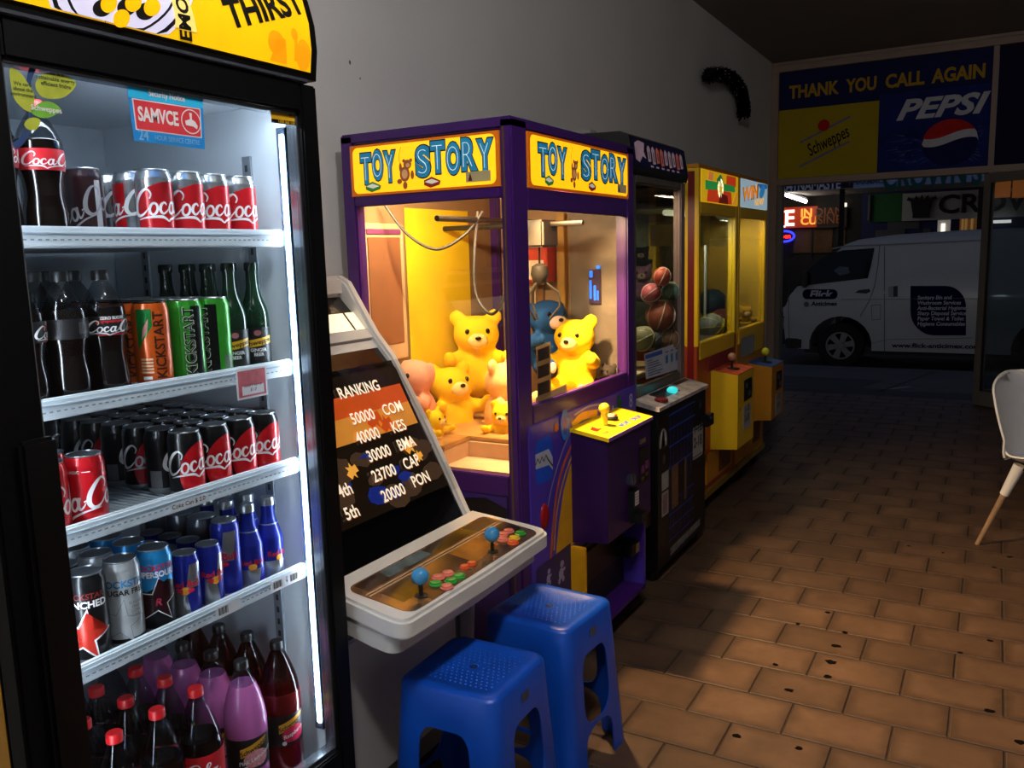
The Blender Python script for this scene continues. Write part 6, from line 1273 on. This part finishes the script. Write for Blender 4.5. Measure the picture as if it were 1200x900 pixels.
for q in ([(KY0+.508, .468), (KY0+.652, .468), (KY0+.652, .474), (KY0+.508, .474)], [(KY0+.508, .606), (KY0+.652, .606), (KY0+.652, .612), (KY0+.508, .612)]): kf('card_border', [q], MATS['price_ink'], .0012, pc)
kf('name_strip', [[(KY0+.17, .085), (KY0+.62, .10), (KY0+.62, .135), (KY0+.17, .125)]], mat('strip_grey', '#6d6d70', .5, var=.5, scale=60), .0010)
kf('small_badge', [[(KY0+.07, .54), (KY0+.10, .54), (KY0+.10, .58), (KY0+.07, .58)]], M_kg); kf('small_badge', [[(KY0+.60, .70), (KY0+.63, .70), (KY0+.63, .73), (KY0+.60, .73)]], M_kg)
lk = box('lock_bracket', bk, M_kb, kx, kx+.035, KY1-.06, KY1+.03, .60, .66, .004); box('lock_pin', lk, MATS['lock_chrome'], kx+.035, kx+.04, KY1-.04, KY1-.02, .635, .65, .002)
sb = box('side_box', bk, M_kb, -1.40, -1.262, KY0-.10, KY0, .28, .40, .008); box('box_tape', sb, M_kw, -1.30, -1.2615, KY0-.1015, KY0-.10, .29, .34, 0)
done()
# prize balls
def seam_ball(nm, label, c1, c2, loc, r_, rot, group, n=4):
    t = thing(nm, label, 'ball'); mk('body', ball(B(), (0, 0, 0), r_, 22, 14), mat('ball_'+c1, c1, .5, var=.1), t)
    for k in range(n//2+1):
        a = PI*k/(n//2+1)
        pts = [Vector((r_*1.004*math.cos(x)*math.cos(a), r_*1.004*math.cos(x)*math.sin(a), r_*1.004*math.sin(x))) for x in [2*PI*i/28 for i in range(28)]]
        mk('seam', tube(B(), pts, r_*.035, 5, True), mat('seam_'+c2, c2, .5), t)
    done(); t.location = loc; t.rotation_euler = rot; t['group'] = group; return t
gk = 'balls in the black machine'
for (px, py, Y, r_, c1, c2, l) in ((774, 370, 4.03, .076, '#9a5a48', '#c8c4a8', 'large brown ball with pale seams in the black machine'), (753, 397, 3.86, .062, '#7d8464', '#c9cba8', 'olive ball low at the left of the black machine'), (763, 344, 3.98, .050, '#a8505c', '#d0c8c0', 'rose ball above the large brown one'), (786, 341, 4.06, .045, '#5a7868', '#a8b8a8', 'grey green ball by the far glass of the black machine'), (776, 324, 3.98, .045, '#a84a34', '#d8cfc4', 'red ball resting on top of the pile'),
    (784, 398, 4.04, .052, '#6a5040', '#a89878', 'dark brown ball under the large brown one'), (766, 399, 4.0, .052, '#4a5058', '#8890a0', 'slate ball beside the olive one in the black machine')):
    P = PX(px, py, 1, Y); seam_ball('ball', l, c1, c2, P, r_, (random.random(), random.random(), 1), gk)
for (px, py, x, fur, fn, l, s) in ((752, 322, -1.66, '#a884b8', 'lilac', 'lilac plush toy high at the left in the black machine', .55), (751, 298, -1.74, '#1c1a1c', 'soot', 'black plush toy above the lilac one', .45)):
    P = PX(px, py, 0, x); plush(l, fur, (P.x, P.y, P.z-.26*s), face(P), s, furname=fn, vox=.014, muzzle='#d8c8c8')

# ------------------------------------------------------------------ two yellow claw machines
M_yy = mat('machine_yellow', '#d6ae18', .4, var=.08, scale=4); M_yd = mat('machine_amber', '#b5780c', .45, var=.1, scale=4); M_ydr = mat('stripe_maroon', '#6a0f12', .4); M_yo = mat('panel_rust', '#9a3a14', .45, var=.25, scale=6)
def ymachine(name, label, Y0, Y1, first):
    X1 = -1.366; X0 = -1.93; t = thing(name, label, 'claw machine', (-1.65, (Y0+Y1)/2, 0))
    low = box('lower_cabinet', t, M_yo if first else M_yd, X0, X1-.004, Y0, Y1, .10, .96, .004)
    box('base_rail', low, mat('rail_mustard', '#8a6c1c', .45), X0, X1+.012, Y0, Y1, .085, .125, .004)
    for x in (X0+.06, X1-.06):
        for y in (Y0+.07, Y1-.07): mk('caster', lathe(B(), [(.02, 0), (.028, .01), (.028, .06), (.016, .085)], 12, (x, y, 0)), M_kb, t)
    for x0, x1, y0, y1 in ((X1-.075, X1, Y0, Y0+.035), (X1-.045, X1, Y1-.06, Y1), (X0, X0+.05, Y0, Y0+.05), (X0, X0+.05, Y1-.05, Y1)):
        p = box('corner_post', t, M_yy, x0, x1, y0, y1, .96, 1.90, .004)
        if first and x1 == X1 and y0 == Y0: box('maroon_stripe', p, M_ydr, X1-.058, X1-.022, Y0-.002, Y0+.001, .62, 1.88, .001)
    box('window_sill', t, M_yy, X1-.04, X1+.001, Y0+.035, Y1-.06, .885, .978, .004); box('sign_rail', t, M_yy, X1-.04, X1, Y0+.035, Y1-.06, 1.66, 1.725, .004); box('roof', t, M_yd, X0, X1, Y0, Y1, 1.895, 1.918, .004)
    box('back_wall', t, mat('case_grey', '#5c6058', .6, var=.15, scale=3), X0+.002, X0+.012, Y0+.05, Y1-.05, .96, 1.895, 0); (box('far_pane', t, MATS['dark_glass'], X0+.05, X1-.05, Y1-.014, Y1-.010, .96, 1.895, 0) if first else box('far_wall', t, mat('case_yellow', '#b89a28', .5), X0+.05, X1-.05, Y1-.02, Y1-.012, .96, 1.895, 0))
    box('case_floor', t, mat('case_dark', '#3a3224', .7), X0+.01, X1-.04, Y0+.01, Y1-.02, .96, .972, 0); box('case_ceiling', t, mat('case_top', '#7a7460', .7), X0+.05, X1-.05, Y0+.05, Y1-.05, 1.70, 1.71, 0)
    box('glass_pane', t, MATS['dark_glass'], X1-.02, X1-.016, Y0+.035, Y1-.06, .978, 1.66, 0, smooth=0)
    hd = box('lit_header', t, mat('hdr_yel', '#e8c22a', .4, emit=.5, ecol='#e0b010') if first else mat('hdr_pale', '#b8d0dc', .4, emit=.5, ecol='#a8c4d4'), X1-.03, X1+.002, Y0+.035, Y1-.02, 1.725, 1.895, .002)
    def F(nm, polys, m, o_=.0006): bm = polys if isinstance(polys, bmesh.types.BMesh) else flat(*polys); return mk(nm, lay(bm, (X1+.002, 0, 0), (0, 1, 0), (0, 0, 1), o_), m, hd, smooth=0)
    y0, y1, z0 = Y0+.035, Y1-.02, 1.725; w = y1-y0
    e = lambda c, k=.45: mat('hdr_'+c, c, .4, emit=k, ecol=c)
    if first:
        F('art_red', [[(y0+.10, z0+.005), (y0+.60, z0+.005), (y0+.58, z0+.075), (y0+.12, z0+.075)]], e('#d8401c')); F('art_red', [[(y0+.47, z0+.10), (y0+.68, z0+.11), (y0+.68, z0+.165), (y0+.48, z0+.165)]], e('#d8401c'))
        F('art_maroon', [[(y0+.32, z0+.004), (y0+.52, z0+.004), (y0+.50, z0+.05), (y0+.36, z0+.06)]], e('#7a1c14', .3), .0010)
        F('green_banner', [[(y0+.07, z0+.065), (y0+.30, z0+.075), (y0+.30, z0+.115), (y0+.07, z0+.115)]], e('#2a9a48'), .0010); F('green_banner', [[(y0+.42, z0+.075), (y0+.66, z0+.078), (y0+.66, z0+.112), (y0+.42, z0+.115)]], e('#2a9a48'), .0010)
        F('green_leaf', [[(y0+.28, z0+.13), (y0+.36, z0+.165), (y0+.42, z0+.12), (y0+.40, z0+.10), (y0+.30, z0+.105)]], e('#1f7a44'), .0012); F('starburst', [star(y0+.36, z0+.085, .055, .03, 9)], e('#f0e6c0', .6), .0014); F('starburst', [ell(y0+.36, z0+.075, .022, .025)], e('#f0c030', .6), .0018)
        F('art_stripe', [[(y0+.60, z0+.004), (y0+.68, z0+.004), (y0+.72, z0+.08), (y0+.69, z0+.08)]], e('#f0a030'), .0012); F('figure_print', [[(y0+.12, z0+.12), (y0+.20, z0+.115), (y0+.22, z0+.16), (y0+.13, z0+.165)]], e('#e08848'), .0012)
    else:
        F('blue_swirl', [ell(y0+w*.78, z0+.115, w*.12, .035, 20, .4)], e('#3a8ac0')); F('blue_swirl', [[(y0+w*.6, z0+.16), (y0+w*.98, z0+.168), (y0+w*.98, z0+.14), (y0+w*.7, z0+.13)]], e('#2f6ea8'))
        F('lettering_shadow', xf(text('WIN', .115, .01, .15, sx=1.65), y0+w*.32+.006, z0+.088, R(6)), e('#7a2a0c', .1), .0012); F('lettering', xf(text('WIN', .105, .008, .15, sx=1.65), y0+w*.32, z0+.09, R(6)), e('#f08a14', .7), .0018); F('lettering', xf(text('NOW', .055, .004, .15, sx=1.6), y0+w*.67, z0+.045, R(4)), e('#f0a81c', .7), .0018)
    if not first:
        a_, b_ = PX(868, 397, 0, X1), PX(883, 412, 0, X1); box('paper_sheet', t, mat('sheet_grey', '#7f8a94', .6), X1+.0032, X1+.004, a_.y, b_.y, b_.z, a_.z, 0)
    # inside fittings
    lt = box('inner_lamp', t, mat('inner_tube', '#dfe4da', .4, emit=2.2, ecol='#e6ead8'), -1.60, -1.56, Y0+.10, Y0+.42, 1.665, 1.695, .006) if first else box('inner_box', t, M_yy, -1.62, -1.45, Y0+.12, Y0+.32, 1.50, 1.69, .004)
    box('inner_carriage', t, mat('carriage_khaki', '#8a7a44', .5), -1.70, -1.50, Y0+.18, Y0+.42, 1.50, 1.62, .006); mk('inner_pole', tube(B(), [(-1.50, Y1-.22, 1.0), (-1.50, Y1-.22, 1.50)], .008, 8), mat('pole_white', '#d0d4d8', .3, .4), t)
    # coin box
    cb0, cb1 = ((4.67, 5.03) if first else (5.50, 5.84)); zt_, zb_ = (.782, .345) if first else (.72, .36); bx = -1.217
    cb = mk('coin_box', prism(B(), [(X1-.004, zb_), (bx, zb_+.012), (bx, zt_-.004), (X1-.004, zt_+.018)], ((0, cb0, 0), (1, 0, 0), (0, 0, 1)), (0, cb1-cb0, 0)), M_yy if first else M_yd, t)
    top = mk('control_top', prism(B(), [(X1-.004, zt_+.0185), (bx, zt_-.0035), (bx, zt_+.0015), (X1-.004, zt_+.0235)], ((0, cb0+.006, 0), (1, 0, 0), (0, 0, 1)), (0, cb1-cb0-.012, 0)), mat('top_red', '#b8402c', .45, var=.3, scale=20) if first else mat('top_blue', '#1c4a98', .45, var=.3, scale=20), cb)
    jb = Vector((-1.295, (cb0+cb1)/2-.02, zt_+.012)); bmj = tube(B(), [jb, jb+Vector((0, 0, .055))], .007, 8); js = mk('joystick', bmj, M_kb, top); mk('ball_top', ball(B(), jb+Vector((0, 0, .068)), .024 if first else .026, 16, 10), mat('ball_tan', '#b07a5c', .35) if first else mat('ball_lime', '#c8c42c', .35), js)
    mk('stick_plate', lathe(B(), [(.045, 0), (.045, .003), (.02, .006)], 14, jb), M_kb, js)
    def CF(nm, y0, y1, z0, z1, m, par=cb, d=.005): return box(nm, par, m, bx, bx+d, y0, y1, z0, z1, .001)
    cp = CF('coin_panel', cb0+.13, cb1-.06, zt_-.17, zt_-.05, M_kb); box('coin_slot', cp, MATS['lock_chrome'], bx+.005, bx+.009, cb0+.16, cb0+.19, zt_-.10, zt_-.07, .002); box('coin_slot', cp, MATS['lock_chrome'], bx+.005, bx+.009, cb0+.22, cb0+.25, zt_-.15, zt_-.12, .002)
    pr_ = CF('price_card', cb0+.12, cb1-.07, zt_-.34, zt_-.20, M_kw, cb, .002); mk('price_lettering', lay(xf(text('1-1B\n2-1B', .055, .005), (cb0+cb1)/2+.02, zt_-.25), (bx+.0025, 0, 0), (0, 1, 0), (0, 0, 1)), MATS['price_ink'], pr_)
    mk('lock_hole', lay(flat(ell(0, 0, .009)), (bx+.0006, cb0+.05, zt_-.20), (0, 1, 0), (0, 0, 1)), M_kb, cb)
    # lower door with a paler panel
    dp = box('prize_door', t, M_yd, X1-.004, X1+.006, Y0+.16, Y1-.10, .16, .335, .003); box('door_print', dp, mat('door_brown', '#5a3010', .5, var=.5, scale=12), X1+.006, X1+.007, Y0+.40, Y1-.14, .18, .32, 0)
    box('upper_panel', t, mat('panel_red', '#7a1c1c', .5, var=.2) if first else M_yy, X1-.004, X1+.002, Y0+.20, Y1-.08, .80, .885, .001)
    done(); return t
ymachine('prize_machine', 'yellow claw machine with a red and green lit header and red control top', 4.41, 5.20, True)
ymachine('prize_machine', 'yellow claw machine nearest the doorway with orange letters on its header', 5.21, 5.95, False)
gy = 'balls in the first yellow machine'
for (px, py, x, r_, c1, c2, l) in ((845, 377, -1.49, .08, '#b04a50', '#d8909a', 'red ball at the front of the first yellow machine'), (834, 384, -1.47, .085, '#5c6468', '#c8b83c', 'grey ball with yellow seams low in the first yellow machine'), (835, 356, -1.58, .095, '#33567c', '#1c3450', 'blue ball behind the red one in the first yellow machine')):
    P = PX(px, py, 0, x); seam_ball('ball', l, c1, c2, P, r_, (random.random()*2, random.random()*2, 1), gy, 6)
for (px, py, x, s, l) in ((855, 350, -1.66, .6, 'yellow plush toy at the back of the first yellow machine'), (873, 366, -1.50, .5, 'yellow plush toy highest in the yellow machine nearest the doorway'), (873, 384, -1.47, .42, 'small yellow plush toy low in the yellow machine nearest the doorway')):
    P = PX(px, py, 0, x); plush(l, '#c8a020', (P.x, P.y, P.z-.26*s), face(P, 20), s, furname='mustard', vox=.014)

# ------------------------------------------------------------------ blue plastic stools
M_blue = mat('stool_blue', '#0a48b2', .35, var=.06, scale=5, bump=.05, bscale=300)
def stool_mesh(H=.455, wt=.140, wb=.170):
    rc = .036
    def ring(s, z):          # s in [0,4): perimeter parameter of a rounded square, widening downwards
        k = z/H; h = wb+(wt-wb)*k; k4 = int(s) % 4; f = s-int(s); r_ = rc*(1.0 if k < .98 else 1)
        # each unit: from corner middle to corner middle
        L = h-r_; arc = PI/4*r_; tot = 2*L+2*arc; d = f*tot
        if d < arc: a = -PI/4+d/r_; p = (L+r_*math.cos(a), -L+r_*math.sin(a))
        elif d < arc+2*L: p = (h, -L+(d-arc))
        else: a = (d-arc-2*L)/r_; p = (L+r_*math.cos(a), L+r_*math.sin(a))
        c, s_ = math.cos(k4*PI/2), math.sin(k4*PI/2); return (p[0]*c-p[1]*s_, p[0]*s_+p[1]*c, z)
    bm = B(); half = .255            # opening half width in side parameter
    cols = [0, .05, .10, .15, .19, .5-half]+[.5-half+2*half*t for t in (.03, .08, .15, .25, .38, .5, .62, .75, .85, .92, .97)]+[.5+half, .81, .85, .90, .95]
    def lev(f):
        u = abs(f-.5)/half
        inn = u < 1
        rnd = lambda e: (1-math.sqrt(max(0, 1-max(0, (u-e)/(1-e))**2))) if u > e and inn else (1 if not inn else 0)
        arch = .355-.055*rnd(.55); st = .165+.045*rnd(.6)+.02*(1-min(1, u)**2)*-1; sl = .115-.03*rnd(.7)+.02*(1-min(1, u)**2); foot = 0.0
        return [foot, sl, st, arch, H-.012]
    grid = []
    for side in range(4):
        for f in cols: grid.append((side, f, [bm.verts.new(ring(side+f, z)) for z in lev(f)]))
    n = len(grid)
    for i in range(n):
        sd, f, a = grid[i]; s2, f2, b = grid[(i+1) % n]
        fm = (f+(f2 if f2 > f else 1))/2; leg = abs(fm-.5) > half
        for k in range(4):
            if k in (1, 3) or leg: bm.faces.new((a[k], b[k], b[k+1], a[k+1]))
    # rounded top edge and seat
    prev = [g_[2][4] for g_ in grid]
    for ins, z in ((.004, H-.004), (.013, H), (.030, H-.0005), (.034, H-.003)):
        cur = []
        for g_ in grid:
            x, y, _ = ring(g_[0]+g_[1], H); k = 1-ins/wt; cur.append(bm.verts.new((x*k, y*k, z)))
        for i in range(n): bm.faces.new((prev[i], prev[(i+1) % n], cur[(i+1) % n], cur[i]))
        prev = cur
    hole = [bm.verts.new((.012*math.cos(a), .012*math.sin(a), H-.003)) for a in [math.atan2(v.co.y, v.co.x) for v in prev]]
    for i in range(n): bm.faces.new((prev[i], prev[(i+1) % n], hole[(i+1) % n], hole[i]))
    bmesh.ops.recalc_face_normals(bm, faces=bm.faces)
    bmesh.ops.solidify(bm, geom=bm.faces[:], thickness=.0045)
    bmesh.ops.recalc_face_normals(bm, faces=bm.faces)
    return bm
def stool(label, loc, rz, dots):
    t = thing('plastic_stool', label, 'stool'); bd = mk('moulded_body', stool_mesh(), M_blue, t, smooth=38)
    if dots:
        bm = B(); bmd = B(); bmesh.ops.create_uvsphere(bmd, u_segments=6, v_segments=4, radius=.0028); med = bpy.data.meshes.new('d'); bmd.to_mesh(med); bmd.free()
        for i in range(-6, 7):
            for j in range(-6, 7):
                if i*i+j*j < 3: continue
                n0 = len(bm.verts); bm.from_mesh(med); bm.verts.ensure_lookup_table()
                for v in bm.verts[n0:]: v.co = (v.co.x+i*.0145+(.0066 if j % 2 else 0), v.co.y+j*.0145, v.co.z*.45+.452)
        d = mk('grip_studs', bm, M_blue, t); d['kind'] = 'stuff'
    mk('drain_hole', lathe(B(), [(.011, .4512), (.008, .4505), (.001, .450)], 14, cap=False), mat('hole_dark', '#041c4a', .6), t)
    bm = B(); abox(bm, .1440, .1455, -.018, .018, .395, .418); mk('maker_plate', bm, mat('plate_dull', '#3a4658', .5), t)
    done(); t.location = loc; t.rotation_euler = (0, 0, rz); return t
stool('blue plastic stool in front, cut off by the bottom edge of the picture', (-1.097, 1.69, 0), R(1), True)
stool('blue plastic stool further back, tucked beside the arcade control panel', (-1.095, 2.105, 0), R(-4), True)

# small lamps inside the other prize machines
for nm, loc, e, c in (('black_case_lamp', (-1.55, 3.78, 1.76), 12, '#ffe2c4'), ('yellow_case_lamp', (-1.52, 4.80, 1.655), 11, '#f2f4dc'), ('yellow_case_lamp', (-1.50, 5.58, 1.69), 9, '#fff0c0')):
    l = bpy.data.lights.new(nm, 'AREA'); l.shape = 'RECTANGLE'; l.size = .06; l.size_y = .3; l.energy = e; l.color = lin(c)[:3]; o = bpy.data.objects.new(nm, l); col.objects.link(o); o.location = loc
